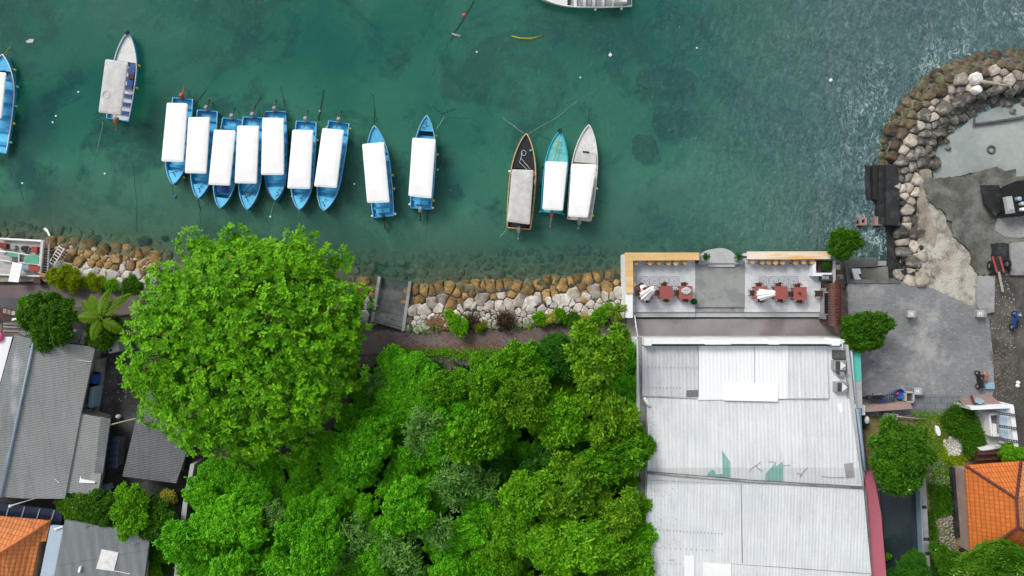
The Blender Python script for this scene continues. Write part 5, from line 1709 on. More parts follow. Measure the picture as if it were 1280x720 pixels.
# broken old slabs east of the beach
def slabthing(name, label, cat, pts, z, m, th=.5, rough=1.0):
    o = MB().prism(polyW(wobble(pts, rough, 3), z), z - th, z).build(name, M[m])
    return tag(o, label, cat)
slabthing('concrete_slab', 'large mossy broken concrete apron between beach and lagoon', 'slab',
          [(1156, 224), (1180, 222), (1213, 222), (1226, 215), (1240, 248), (1262, 262), (1300, 264), (1300, 300), (1262, 302), (1262, 343), (1224, 343), (1213, 330), (1214, 318), (1206, 306), (1192, 294), (1188, 276), (1178, 262), (1160, 252)], 1.32, 'concrete_moss', .7, 2.4)
slabthing('concrete_slab', 'smooth grey blue concrete slab at the right picture edge above the dark recess', 'slab', [(1246, 273), (1300, 268), (1300, 297), (1256, 297), (1244, 288)], 1.38, 'concrete', .5, .6)
slabthing('concrete_slab', 'grey slab standing at the right picture edge beside the red cart', 'slab', [(1263, 303), (1300, 301), (1300, 344), (1264, 344)], 1.5, 'concrete', .6, .4)
slabthing('concrete_slab', 'dark pad beneath the red cart', 'slab', [(1239, 304), (1262.5, 304), (1262.5, 343), (1239, 343)], 1.345, 'concrete_black', .5, 1.2)  # near-black slab set under the cart
slabthing('concrete_slab', 'grey slab with white stain below the red cart', 'slab', [(1222, 345), (1244, 344.5), (1243, 390), (1226, 394), (1222, 380)], 1.45, 'concrete', .6, .5)
slabthing('concrete_slab', 'mossy tilted slab with broken corner beside the lagoon', 'slab', [(1228, 214), (1246, 208), (1258, 214), (1270, 211), (1270, 228), (1256, 236), (1227, 232)], 1.6, 'concrete_moss', .8, .8)
MB_ = MB()
mb = MB().prism(polyW([(1229, 370), (1238, 368), (1237, 375), (1230, 376)], 1.46), 1.44, 1.46)
t = thing('hut', 'dark roofed shack at the right edge below the lagoon with a pale box beside it', 'hut', W(1275, 238, 1.2))
slab('wall', [(1256, 236), (1320, 226), (1320, 268), (1256, 268)], 2.3, 'concrete_black', 1.2, t)
slab('roof', [(1254, 233), (1271, 226), (1320, 222), (1320, 270), (1268, 268), (1253, 262)], 2.5, 'rubber', .15, t)
slab('roof_flap', [(1227, 231.5), (1249, 231), (1257, 260), (1244, 270), (1231, 255)], 1.9, 'concrete_black', .2, t)
t = thing('crate', 'pale grey box with slotted lid lying against the dark shack', 'box', W(1263, 255, 2.5))
mb = MB().prism(polyW([(1257, 246), (1265, 245), (1269, 266), (1261, 267)], 2.85), 2.5, 2.85); mb.build('body', M['concrete_pale'], t)
mb = MB().prism(polyW([(1261, 262), (1268, 261), (1269, 266), (1261, 267)], 2.87), 2.8, 2.88); mb.build('lid', M['steel'], t)
for x, y, r_, mk, lab in ((1271, 249, .18, 'blue_pale', 'upper small pale can beside the box on the dark shack'), (1275, 255, .16, 'cloth_grey', 'lower small grey can beside the box on the dark shack'), (1276, 262, .15, 'cloth_white', 'small white can lowest beside the box on the dark shack')):
    mb = MB(); mb.lathe(W(x, y, 2.5), [(r_, 0), (r_, .35), (r_ * .6, .4)], 10)
    tag(mb.build('can', M[mk]), lab, 'can')
tag(MB().tube([W(1218, 155.5, .25), W(1240, 153, .25), W(1262, 149.5, .25), W(1281, 146, .25)], .13, 6).build('pipe', M['concrete_dark']), 'dark pipe lying in the shallows of the lagoon', 'pipe')
tag(MB().tube([W(1218, 148, .3), W(1217.5, 158, .2)], .1, 6).build('post', M['concrete_dark']), 'short dark post at the left end of the lagoon pipe', 'post')
mb = MB(); mb.torus(W(1239, 187, .1), .3, .1, 16, 6); tag(mb.build('tyre', M['concrete_dark'], smooth=True), 'old tyre lying in the lagoon shallows', 'tyre')

# red boat cart
t = thing('boat_cart', 'red two railed boat cart with a pale drawbar', 'cart', W(1248, 331, 1.35))
z = 1.95
for a, b_ in (((1240.5, 320.5), (1246.5, 341)), ((1249.5, 320.5), (1255, 340.5))):
    MB().tube([W(*a, z), W(*b_, z)], .075, 6).build('rail', M['engine_red'], t)
for y in (323, 338):
    MB().tube([W(1241 + (y - 320) * .27, y, z - .06), W(1250 + (y - 320) * .25, y, z - .06)], .05, 6).build('crossbar', M['dark_metal'], t)
MB().tube([W(1248.5, 340, z), W(1253.5, 364.5, 1.75)], .1, 6).build('drawbar', M['driftwood'], t)
for x, y in ((1237.5, 332), (1259.5, 330)):
    c = W(x, y, 1.35 + .36)
    wh = MB().torus(c, .3, .11, 18, 6, Matrix.Rotation(R(78 if x < 1250 else 90), 3, 'Y')).build('wheel', M['rubber'], t, smooth=True)
    MB().lathe(c, [(.2, -.05), (.2, .05)], 12, Matrix.Rotation(R(78 if x < 1250 else 90), 3, 'Y')).build('rim', M['steel'], wh)
MB().tube([W(1237.5, 332, 1.7), W(1259.5, 330, 1.7)], .04, 6).build('axle', M['dark_metal'], t)

# motorbikes
def bike(label, front, back, mk, seatm, z=1.2, lean=0.1, group='parked motorbikes', mk2=None):
    f, b_ = W(*front, z + .5), W(*back, z + .5)
    d = Vector((f.x - b_.x, f.y - b_.y, 0)); a = math.atan2(d.y, d.x)
    L = d.length
    t = thing('motorbike', label, 'motorbike', ((f.x + b_.x) / 2, (f.y + b_.y) / 2, z), group, a)
    s = L / 1.85
    t.scale = (s, max(1, s), max(1, s))
    t.rotation_euler.x = lean
    for x in (.62, -.62):
        rm = Matrix.Rotation(R(90), 3, 'X')
        w_ = MB().torus((x, 0, .28), .23, .055, 18, 6, rm).build('wheel', M['rubber'], t, smooth=True, local=True)
        MB().lathe((x, 0, .28), [(.15, -.02), (.15, .02)], 12, rm).build('rim', M['steel'], w_, local=True)
    mb = MB()
    mb.box((-.3, 0, .58), (.95, .26, .26), taper=.8)
    mb.box((.05, 0, .36), (.62, .24, .12))
    mb.box((.42, 0, .62), (.14, .36, .62), M=Matrix.Rotation(R(-22), 3, 'Y'), taper=.7)
    mb.box((.66, 0, .56), (.42, .14, .05))
    mb.build('body', M[mk], t, local=True, bevel=.05)
    MB().box((-.34, 0, .76), (.78, .26, .11), taper=.85).build('seat', M[seatm], t, local=True, bevel=.04)
    hb = MB().tube([(.30, .36, .98), (.40, .2, 1.0), (.46, 0, .96), (.40, -.2, 1.0), (.30, -.36, .98)], .022, 6).build('handlebar', M['dark_metal'], t, local=True)
    MB().ball((.5, 0, .9), (.13, .15, .12), 10).build('front_cowl', M[mk2 or mk], t, smooth=True, local=True)
    MB().box((.61, 0, .88), (.04, .16, .1)).build('headlight', M['steel'], t, local=True, bevel=.02)
    for sy in (-1, 1):
        MB().tube([(.4, sy * .2, 1.0), (.38, sy * .3, 1.14)], .012, 5).ball((.38, sy * .32, 1.17), (.02, .07, .045), 8).build('mirror', M['dark_metal'], hb, local=True)
    MB().box((-.86, 0, .74), (.2, .2, .04)).build('rear_rack', M['dark_metal'], t, local=True)
    MB().tube([(-.2, -.16, .3), (-.85, -.17, .36)], .05, 7).build('exhaust', M['steel'], t, local=True)
    return t
bike('blue motorbike parked on the bare ground at the right edge', (1270.5, 388), (1266.5, 413), 'boat_navy', 'rubber', mk2='blue_pale')
bike('black motorbike with brown seat standing by the pink roofed wall', (1223, 463), (1224.5, 487.5), 'engine_black', 'engine_black')
bike('black motorbike parked along the pinkish wall with a rack', (1079, 498), (1105, 496), 'engine_black', 'rubber')
mb = MB().ball(W(1231.5, 470, 1.75), (.2, .48, .14), 12, Matrix.Rotation(R(-4), 3, 'Z'))
tag(mb.build('helmet_bag', M['engine_tan'], smooth=True), 'brown leather bag lying over the side of the black motorbike by the pink roof', 'bag')
tag(MB().prism(polyW([(1231, 480), (1243, 478), (1244, 486), (1233, 486.5)], 1.5), 1.25, 1.5).build('crate', M['blue_pale'], bevel=.03), 'pale flat crate beside the rear wheel of the black motorbike', 'crate')
for i, (x, y) in enumerate(((1271.5, 478), (1270.8, 482))):
    mb = MB().lathe(W(x, y, 1.2), [(.14, 0), (.16, .1), (.12, .22), (.04, .26)], 10)
    tag(mb.build('helmet', M['cloth_white'], smooth=True), ('upper', 'lower')[i] + ' of two small white things lying at the far right of the bare ground', 'litter')
# rack with bottles by the pink wall
t = thing('bottle_rack', 'dark low rack running along the pinkish wall between motorbike and blue tub', 'rack', W(1108, 499, 1.2))
for sy in (-.32, .32):
    MB().tube([W(1097, 500.5, 1.75) + Vector((0, sy, 0)), W(1119, 496.5, 1.75) + Vector((0, sy, 0))], .04, 5).build('rail', M['dark_metal'], t)
for f in np.linspace(0, 1, 9):
    p = W(1098 + 19 * f, 500.3 - 3.5 * f, 1.74)
    MB().box(p, (.07, .66, .05), R(10)).build('slat', M['boat_navy' if int(f * 8) % 2 else 'dark_metal'], t)
for f in (0.02, .98):
    for sy in (-.3, .3):
        p = W(1097 + 22 * f, 500.5 - 4 * f, 1.74) + Vector((0, sy, 0))
        MB().tube([(p.x, p.y, 1.2), (p.x, p.y, 1.74)], .035, 5).build('leg', M['dark_metal'], t)
t = thing('tub', 'round blue plastic tub with something red inside', 'tub', W(1121, 491, 1.2))
MB().lathe(W(1121, 491, 1.2), [(.3, 0), (.4, .5), (.43, .52), (.39, .5), (.3, .12)], 18).build('body', M['blue_plastic'], t)
MB().ball(W(1121.5, 492, 1.45), (.13, .16, .12), 8).build('sponge', M['red_buoy'], t, smooth=True)
t = thing('planter', 'square concrete planter right of the blue tub', 'planter', W(1134.7, 496, 1.2))
mb = MB()
for a in range(4):
    b_ = a * math.pi / 2
    mb.box(W(1134.7, 496, 1.55) + Vector((math.cos(b_) * .33, math.sin(b_) * .40, 0)), (.12, .66 if a % 2 == 0 else .62, .7), b_)
mb.build('rim', M['concrete_pale'], t, bevel=.03)
MB().box(W(1134.7, 496, 1.45), (.6, .7, .4)).build('soil', M['dirt'], t)
def bollard(label, x, y, dx, dy):
    t = thing('bollard', label, 'bollard', W(x, y, 1.2))
    a = W(x, y, 0)
    MB().box(W(x, y, 1.55), (.66, .62, .7), 0, .92).build('post', M['concrete'], t, bevel=.03)
    MB().box(W(x, y, 1.93), (.6, .58, .06)).build('cap', M['concrete_pale'], t, bevel=.02)
    MB().box(W(x, y, 1.975), (.26, .26, .03)).build('plate', M['white_worn'], t)
bollard('square concrete bollard on the seaward edge of the paving near the beach', 1139, 392.5, 0, 0)
bollard('square concrete bollard at the upper right corner of the paving', 1225.5, 392, 0, 0)
bollard('square concrete bollard right of the planter at the lower edge of the paving', 1147, 489, 0, 0)
t = thing('wall', 'low pinkish wall with broad top behind the bottle rack', 'wall', W(1110, 509, 1.2))
slab('wall', [(1081, 508), (1138, 503), (1141, 511), (1082, 515)], 2.2, 'pink_wall', 1.1, t)
slab('pier', [(1077.5, 506.5), (1081.5, 506.5), (1081.5, 519), (1077.5, 519)], 2.5, 'white_wall', 1.4, t)
t = thing('motorbike', 'motorbike half hidden between warehouse gutter and pinkish wall', 'motorbike', W(1081, 525, 1.2))
MB().box(W(1080, 525, 1.7), (.5, .9, .5)).build('body', M['rubber'], t, bevel=.08)
MB().ball(W(1083.5, 525, 1.95), (.22, .35, .2), 10).build('front_cowl', M['white_worn'], t, smooth=True)
MB().torus(W(1080, 531, 1.5), .25, .06, 16, 6, Matrix.Rotation(R(90), 3, 'Y')).build('wheel', M['rubber'], t, smooth=True)
t = thing('pump', 'grey pump housing with a long pale pipe at the top of the flowering tree', 'pump', W(1111, 521, 1.2))
MB().box(W(1111, 520, 1.6), (1.0, .5, .7), R(-8)).build('body', M['concrete'], t, bevel=.05)
MB().box(W(1117, 522, 1.6), (.4, .7, .6), R(-8)).build('motor', M['leaf_yellow'] if False else M['concrete_pale'], t, bevel=.05)
MB().tube([W(1118, 520, 1.7), W(1140, 522.5, 1.6), W(1157, 524.5, 1.4)], .06, 6).build('pipe', M['steel'], t, smooth=True)
mb = MB()
mb.prism([W(1173 + 2.9 * math.cos(a) + 1.6 * math.sin(a) * -.0 - 1.4 * math.sin(a), 538.8 - 6.6 * math.sin(a), 1.5) for a in np.linspace(0, 6.28, 17)[:-1]], 1.25, 1.5)
tag(mb.build('surfboard', M['white_paint'], bevel=.06), 'short white board lying on the dry grass', 'board')
pile('white_rubble', [(1180, 552), (1190, 547), (1200, 552), (1202, 562), (1195, 570), (1183, 568)], 3.2, 61, 'rock_white', .1, .7)

# unfinished white building with steel trusses
t = thing('white_building', 'unfinished white walled building with three steel trusses and a pinkish lean to roof', 'building', W(1240, 530, 1.2))
BZ = 3.3
slab('floor', [(1215, 508), (1251, 508), (1251, 560), (1238, 560), (1229, 545), (1222, 530)], 1.5, 'concrete_pale', .4, t)
slab('wall', [(1212, 508.2), (1266.5, 505.8), (1268, 510.2), (1214, 512.4)], BZ, 'white_wall', 2.2, t)
slab('wall', [(1262.5, 509), (1267.5, 508.5), (1273.5, 559.5), (1268, 559.5)], BZ + .02, 'white_wall', 2.2, t)
slab('roof', [(1250, 511), (1263, 510.5), (1268.5, 559), (1262, 558), (1255, 548), (1251, 545)], BZ - .5, 'roof_blue_pale', .15, t)
for pts_ in (((1236, 517.5), (1249, 516), (1249, 518.2), (1238, 519.6)), ((1236, 518.5), (1238.2, 518.5), (1241, 545), (1239, 545.5)), ((1239.5, 543), (1252, 543), (1252, 545.6), (1240, 545.6)), ((1241, 530), (1245.5, 530), (1246.2, 543), (1241.5, 543))):
    slab('parapet', pts_, 2.3, 'white_paint', .9, t)
slab('floor', [(1238.5, 518), (1250, 517), (1251, 544), (1241, 544)], 1.56, 'concrete', .1, t)
slab('roof', [(1199, 499.5), (1214, 496.5), (1218.5, 506.5), (1213, 507.8), (1204, 506.5)], 2.7, 'pink_roof', .15, t)
slab('roof', [(1213.5, 494.8), (1236, 492.8), (1252.5, 504.8), (1218.8, 506.5)], 2.75, 'pink_roof', .15, t)
MB().tube([W(1214, 494.6, 2.85), W(1218.8, 506.8, 2.85)], .1, 6).build('ridge', M['ridge_brown'], t)
MB().prism(polyW([(1220, 503), (1223, 498), (1227, 498), (1231, 502), (1226, 505.5)], 3.1), 2.76, 3.1).build('skylight', M['blue_pale'], t)
slab('bench', [(1222, 559.5), (1233, 558), (1252, 557), (1252, 560), (1230, 563.2), (1224, 562.5)], 1.95, 'white_paint', .6, t)
for y0, y1 in ((515.5, 518.8), (531.5, 535.5), (547.5, 551.5)):
    mb = MB()
    for dz, dy in ((0, 0), (0, 2.2)):
        mb.tube([W(1249, y0 + dy, BZ + .25), W(1275.5, y1 + dy, BZ + .25)], .045, 5)
    for f in np.linspace(0, 1, 10):
        p = W(1249 + 26.5 * f, y0 + (y1 - y0) * f, BZ + .25); q = W(1249 + 26.5 * min(1, f + .06), y0 + 2.2 + (y1 - y0) * f, BZ + .25)
        mb.tube([p, q], .03, 4)
    mb.build('truss', M['dark_metal'], t)
t = thing('pergola', 'dark brown slatted timber deck between white bench and orange roof', 'pergola', W(1236, 571, 1.2))
slab('deck', [(1221, 565), (1252, 562), (1253, 580), (1220, 580)], 2.2, 'dark_wood', .3, t)
for y in (567, 574):
    MB().tube([W(1221, y + 1, 2.5), W(1252, y - 1, 2.5)], .07, 5).build('beam', M['chair_wood'], t)

# orange hipped house
t = thing('orange_house', 'house with bright orange tiled hipped roof and dark brown ridges', 'house', W(1265, 630, 1.2))
OZ, OR_ = 3.6, 5.6
A, B_, C_, D_ = (1206.7, 582), (1275.6, 576.5), (1270, 623), (1272.3, 659)
E_, F_ = (1213, 690), (1310, 690)
def face(name, pts, m, par, th=.14):
    w_ = [W(x, y, z) for x, y, z in pts]
    n = len(w_)
    mb = MB().add(w_ + [p - Vector((0, 0, th)) for p in w_], [tuple(range(n)), tuple(range(2 * n - 1, n - 1, -1))] + [(i, (i + 1) % n, n + (i + 1) % n, n + i) for i in range(n)])
    o = mb.build(name, M[m], par); fix_normals(o)
    return o
face('roof', [(*A, OZ), (*B_, OZ), (*C_, OR_)], 'roof_tile_light' if False else 'roof_tile_orange', t)
face('roof', [(*A, OZ), (*C_, OR_), (*D_, OR_), (1214, 700, OZ)], 'roof_tile_orange', t)
face('roof', [(1214, 700, OZ), (*D_, OR_), (1345, 700, OZ)], 'roof_tile_orange', t)
face('roof', [(*B_, OZ), (1345, 590, OZ), (1345, 700, OZ), (*D_, OR_), (*C_, OR_)], 'roof_tile_light', t)
for p, q in (((*A, OZ), (*C_, OR_)), ((*B_, OZ), (*C_, OR_)), ((*C_, OR_), (*D_, OR_)), ((1214, 700, OZ), (*D_, OR_)), ((*D_, OR_), (1345, 700, OZ))):
    a, b_ = W(*p), W(*q)
    n = int((b_ - a).length / .3)
    mb = MB()
    for k in range(n):
        mb.tube([a.lerp(b_, k / n) + Vector((0, 0, .05)), a.lerp(b_, (k + .96) / n) + Vector((0, 0, .07))], [.10, .13], 6)
    mb.build('ridge', M['ridge_brown'], t)
slab('wall', [(1212, 590), (1340, 590), (1340, 694), (1219, 694)], OZ - .1, 'pink_wall', 2.4, t)
t = thing('porch', 'brown earthen porch strip with small white column feet left of the orange roof', 'porch', W(1204, 640, 1.2))
slab('floor', [(1193, 590), (1209, 586), (1215, 672), (1196, 672)], 1.24, 'brown_roofing', .1, t)
for x, y in ((1202, 591.5), (1205, 627.5), (1208, 663.5)):
    MB().box(W(x, y, 1.5), (.3, .3, .6)).box(W(x + .5, y - .5, 1.85), (.4, .36, .1)).build('column_foot', M['pink_wall'], t)
t = thing('garden_wall', 'dark narrow garden wall between ring paving and orange house', 'wall', W(1194, 620, 1.2))
slab('wall', [(1190, 585), (1193.5, 585), (1200.5, 672), (1196.5, 672)], 1.7, 'concrete_black', .6, t)
# pond and its wall
kind(MB().prism(polyW([(1100, 606), (1151, 606), (1160, 760), (1109, 760), (1104, 650)], 1.215), 1.1, 1.215).build('pond_water', M['dark_water']), 'structure')
t = thing('pond_wall', 'pale capped wall along the right side of the dark pond', 'wall', W(1155, 660, 1.2))
slab('wall', [(1150.5, 596), (1157, 596), (1165.5, 760), (1158, 760)], 1.75, 'concrete', .7, t)
slab('edge', [(1149.3, 598), (1150.6, 598), (1158.2, 760), (1156.8, 760)], 1.9, 'gutter_blue', .8, t)
for x, y in ((1154, 632), (1157, 672), (1159.5, 690)):
    slab('joint', [(x - 3, y), (x + 4, y), (x + 4.4, y + 4), (x - 2.6, y + 4)], 1.77, 'concrete_black', .1, t)
# ring pavers
ring_me = protomesh(MB().torus((0, 0, .03), .165, .05, 14, 5, Matrix.Diagonal((1, 1, .8))), M['ring'], 'paving_ring')
rings = [(1170, 572), (1176, 572), (1170, 580), (1177, 579), (1170, 587), (1177, 588), (1163, 583), (1163, 594), (1164, 602), (1171, 595), (1178, 595), (1172, 603), (1178, 602), (1173, 611), (1186, 598), (1186, 606)]
for k in range(34):
    rings.append((1168 + (k % 4) * 6.6 + random.uniform(-1, 1) + (k // 4) * .7, 646 + (k // 4) * 7.5 + random.uniform(-1.5, 1.5) - (k % 4) * 2.2))
for k in range(10):
    rings.append((1183 + random.uniform(-3, 6), 618 + k * 4.2))
rl = ('pale ring shaped paver in the upper patch below the dry grass', 'pale ring shaped paver in the lower patch beside the pond wall', 'pale ring shaped paver in the narrow row along the dark garden wall')
for i, (x, y) in enumerate(rings):
    p = W(x, y, 1.21)
    k = 0 if i < 16 else 1 if i < 50 else 2
    o = bpy.data.objects.new('paving_ring', ring_me); COL.objects.link(o); o.location = p
    s = random.uniform(.85, 1.15); o.scale = (s, s * random.uniform(.85, 1.1), 1); o.rotation_euler = (random.uniform(-.12, .12), random.uniform(-.12, .12), 0)
    tag(o, rl[k], 'paver', ('ring pavers upper patch', 'ring pavers lower patch', 'ring pavers along the wall')[k])

# ------------------------------------------------------------------ left shore
t = thing('jetty', 'cluttered pale plank platform at the left edge of the shore', 'platform', W(30, 325, 1.0))
slab('deck', [(-40, 297), (53, 301), (51, 345), (-40, 343)], 1.35, 'plank_grey', .3, t)
slab('kerb', [(-40, 343), (57, 346), (57, 351.5), (-40, 353)], 1.5, 'sand', .5, t)
slab('beam', [(-40, 340.5), (57, 344.5), (57, 346.4), (-40, 342.4)], 1.75, 'white_worn', .3, t)
for x0, y0, x1, y1, w_ in ((0, 298.5, 54, 301.5, .12), (53.5, 300, 49.5, 341, .16), (61.5, 305, 59.5, 342, .09), (0, 313, 50, 321, .05), (0, 325, 14, 327, .06), (24, 316, 23.5, 328, .07), (23.5, 328, 50, 331, .06), (0, 314.5, 8, 315, .08)):
    MB().tube([W(x0, y0, 1.6), W(x1, y1, 1.6)], w_, 5).build('rail', M['white_worn' if w_ != .09 else 'steel'], t)
for k in range(12):
    y = 303 + k * 3.3
    MB().tube([W(54.5, y, 1.3), W(60.5, y + .6, 1.3)], .06, 4).build('crosspiece', M['driftwood' if k % 3 else 'concrete_pale'], t)
for pts_, z, mk, nm, lab, cat in (
    ([(9, 313.5), (24, 316), (23.5, 322), (9, 320)], 1.6, 'green_mat', 'tarpaulin', 'smaller green tarpaulin on the left platform', 'tarpaulin'),
    ([(32, 318.5), (48.5, 319), (47.5, 330.5), (30.5, 329.5)], 1.65, 'green_mat', 'tarpaulin', 'larger green tarpaulin near the right end of the left platform', 'tarpaulin'),
    ([(15.5, 327.5), (28, 330), (23, 353), (10, 352)], 2.2, 'white_paint', 'board', 'white panel leaning from the left platform onto the path', 'panel'),
    ([(-4, 302.5), (8, 304.5), (7, 311), (-4, 309)], 1.75, 'red_box', 'crate', 'red brown crate at the left edge of the platform', 'crate'),
    ([(39, 308), (46.5, 308.5), (46, 316), (38.5, 315.5)], 1.8, 'red_box', 'crate', 'red brown crate at the seaward end of the left platform', 'crate'),
    ([(47, 309), (51, 309.5), (50.5, 315.5), (47, 315)], 1.7, 'dark_wood', 'crate', 'narrow dark crate beside the seaward red crate', 'crate'),
    ([(36.5, 332), (49, 332.5), (48, 339.5), (36, 339)], 1.8, 'red_box', 'crate', 'dark red crate below the larger green tarpaulin', 'crate'),
    ([(41.5, 348), (50, 349), (51, 355), (42, 354.5)], 1.8, 'dark_wood', 'crate', 'dark brown crate at the path end of the left platform', 'crate'),
    ([(49, 341), (57, 342.5), (56, 346.8), (49, 346)], 1.95, 'engine_tan', 'crate', 'rust brown flat crate beside the yellow hedge', 'crate'),
    ([(13, 306), (19, 306.5), (19, 312), (13, 311.5)], 1.62, 'concrete', 'crate', 'grey flat crate on the seaward side of the left platform', 'crate'),
    ([(15, 322), (24, 323), (23.5, 327.5), (15, 327)], 1.55, 'concrete_dark', 'crate', 'dark grey flat box between the two green tarpaulins', 'crate'),
    ([(28, 331), (36, 332), (35.5, 339), (27, 338)], 1.55, 'blue_pale', 'crate', 'pale blue grey box right of the white panel', 'crate')):
    tag(MB().prism(polyW(pts_, z), z - (.08 if nm in ('tarpaulin', 'board') else .4), z).build(nm, M[mk], bevel=.02), lab, cat)
tag(MB().prism(polyW([(6, 298.5), (14, 299), (13, 301), (6, 300.5)], 1.6), 1.36, 1.6).build('tool_bag', M['rubber'], bevel=.03), 'black bag lying on the outer edge of the left platform', 'bag')
tag(MB().torus(W(33, 312, 1.45), .28, .06, 14, 5).torus(W(30, 311, 1.42), .22, .06, 14, 5).build('net_bundle', M['dark_metal'], smooth=True), 'dark coil of rope between the crates of the left platform', 'rope coil')
def ladder(label, a, b_, w_, mk, z0, z1, n=7):
    t = thing('ladder', label, 'ladder', W(*a, z0))
    p, q = W(*a, z0), W(*b_, z1)
    d = (q - p).normalized(); s = Vector((-d.y, d.x, 0)).normalized() * w_ / 2
    for sg in (-1, 1):
        MB().tube([p + s * sg, q + s * sg], .045, 6).build('side_rail', M[mk], t)
    for f in np.linspace(.06, .94, n):
        c = p.lerp(q, f)
        MB().tube([c - s, c + s], .035, 5).build('rung', M[mk], t)
ladder('white ladder leaning over the stones right of the left platform', (64, 331), (77.5, 308.5), .5, 'white_paint', 1.25, 1.5)
ladder('bare wooden ladder lying beside the white ladder', (74, 327), (84, 313), .42, 'driftwood', .9, 1.0, 5)

# ------------------------------------------------------------------ left houses
t = thing('grey_house', 'house with large grey corrugated roof below the round bush at the left', 'house', W(60, 520, 1.2))
RZ0, RZ1 = 3.7, 5.0
face('roof', [(43, 424.5, RZ1), (119, 434, RZ0), (101, 517.5, RZ0), (81, 623.5, RZ0), (28, 623, RZ1 - .3), (1, 621, RZ1)], 'roof_grey', t)
face('roof', [(18.5, 418, RZ0 + .3), (43, 424.5, RZ1), (1, 621, RZ1), (-40, 615, RZ0)], 'roof_grey_old', t)
MB().tube([W(43, 424.3, RZ1 + .06), W(1, 621, RZ1 + .06)], .12, 6).build('ridge', M['gutter_blue'], t, smooth=True)
face('lean_to', [(101.5, 517.5, RZ0 - .12), (137.5, 524, RZ0 - .6), (124, 619, RZ0 - .6), (82, 616, RZ0 - .12)], 'roof_grey', t)
face('lean_to_edge', [(126, 523, RZ0 - .42), (137.8, 524.5, RZ0 - .56), (125, 617, RZ0 - .54), (115, 617, RZ0 - .42)], 'roof_grey_old', t)
slab('wall', [(14, 432), (112, 440), (96, 515), (124, 524), (114, 608), (0, 608), (-30, 600)], RZ0 - .75, 'concrete', 2.2, t)
seam(88, 448.5, 114, 452.5, RZ0 + .42, RZ0 + .1, 'white_worn', .035, 'lath')
MB().prism(polyW([(95, 597.5), (101, 595), (101.5, 598.5), (119, 602.5), (118, 604), (95, 603)], RZ0 - .3), RZ0 - .5, RZ0 - .28).build('roof_patch', M['white_paint'], t)
MB().prism(polyW([(103, 592), (126, 592), (122, 619), (85, 612)], RZ0 - .36), RZ0 - .6, RZ0 - .42).build('roof_patch', M['roof_grey'], t)
tag(MB().tube([W(68, 598, RZ0 + .28), W(74, 603.5, RZ0 + .25)], .03, 5).build('stick', M['white_worn']), 'short pale stick lying on the grey corrugated roof', 'stick')
t = thing('canvas_roof', 'bright white canvas awning at the left picture edge beside the grey roof', 'awning', W(0, 450, 1.2))
face('canvas', [(-20, 421, 3.2), (15.5, 421, 3.2), (0, 478, 3.0), (-20, 480, 3.1)], 'white_paint', t, .05)
for x, y in ((14, 422), (1, 474), (-18, 424)):
    q = W(x, y, 3.1)
    MB().tube([(q.x, q.y, 1.2), (q.x, q.y, 3.1)], .04, 6).build('post', M['steel'], t)
t = thing('parasol', 'bright pink parasol cut by the left picture edge', 'parasol', W(-3, 421, 1.2))
MB().lathe(W(-2, 421, 3.3), [(.45, 0), (.40, .1), (.2, .22), (.03, .28)], 12).build('canopy', M['pink'], t, smooth=True)
q = W(-2, 421, 3.3); MB().tube([(q.x, q.y, 1.2), (q.x, q.y, 3.4)], .03, 6).build('pole', M['steel'], t)
t = thing('shed', 'small shed with brown layered roofing left of the round bush', 'shed', W(15, 410, 1.2))
slab('roof', [(-30, 397), (0, 384), (29, 391), (33, 397), (26, 400), (-30, 400)], 3.0, 'dark_wood', .2, t)
for k in range(5):
    slab('panel', [(4 + k * 5.4, 385.5 + k * 1.5), (8 + k * 5.4, 386.5 + k * 1.5), (8 + k * 5.4, 392 + k * 1.3), (3.4 + k * 5.4, 391 + k * 1.3)], 3.2, ('pink_roof', 'concrete', 'plank_grey', 'pink_wall', 'dark_wood')[k], .1, t)
slab('roof', [(4, 402), (26, 402), (22, 421), (2, 421)], 2.8, 'brown_roofing', .2, t)
for y in (405, 409, 414):
    seam(4, y, 25, y + .5, 2.85, 2.85, 'concrete', .06, 'batten')
slab('roof', [(-30, 402), (3, 402), (1, 421), (-30, 421)], 2.6, 'sand', .2, t)
tag(MB().prism(polyW([(15, 398), (24, 397), (23, 400), (14, 401)], 3.25), 3.0, 3.25).build('crate', M['cloth_white'], bevel=.03), 'small white box on the dark shed roof at far left', 'box')
t = thing('concrete_roof', 'flat weathered concrete roof under the round bush', 'building', W(75, 415, 1.2))
slab('roof', [(30, 398), (46, 405), (60, 416), (106, 426), (124, 424), (122, 434), (108, 432.5), (44, 424), (22, 418)], 3.2, 'concrete_dark', .25, t)
slab('slab', [(31, 400), (44, 407), (44, 416), (30, 420), (24, 417)], 3.26, 'concrete', .1, t)
slab('slab', [(92, 418), (97, 412), (104, 412), (97, 430), (86, 428)], 3.26, 'concrete', .1, t)
slab('slab', [(105, 413), (112, 414), (104, 431), (99, 430)], 3.26, 'concrete_pale', .1, t)
slab('slab', [(117, 432), (127, 430), (126, 436), (118, 440)], 3.3, 'blue_pale', .1, t)
slab('wall', [(36, 404), (100, 418), (98, 430), (36, 420)], 2.9, 'concrete', 1.8, t)
t = thing('water_tank', 'pale grey square tank top beside the fern, right of the concrete roof', 'tank', W(141, 433, 1.2))
slab('body', [(135, 428), (147, 424), (149, 438), (136, 442)], 2.9, 'concrete_pale', 1.6, t)
MB().lathe(W(138.5, 438, 2.9), [(.11, 0), (.11, .05)], 10).build('hole', M['rubber'], t)
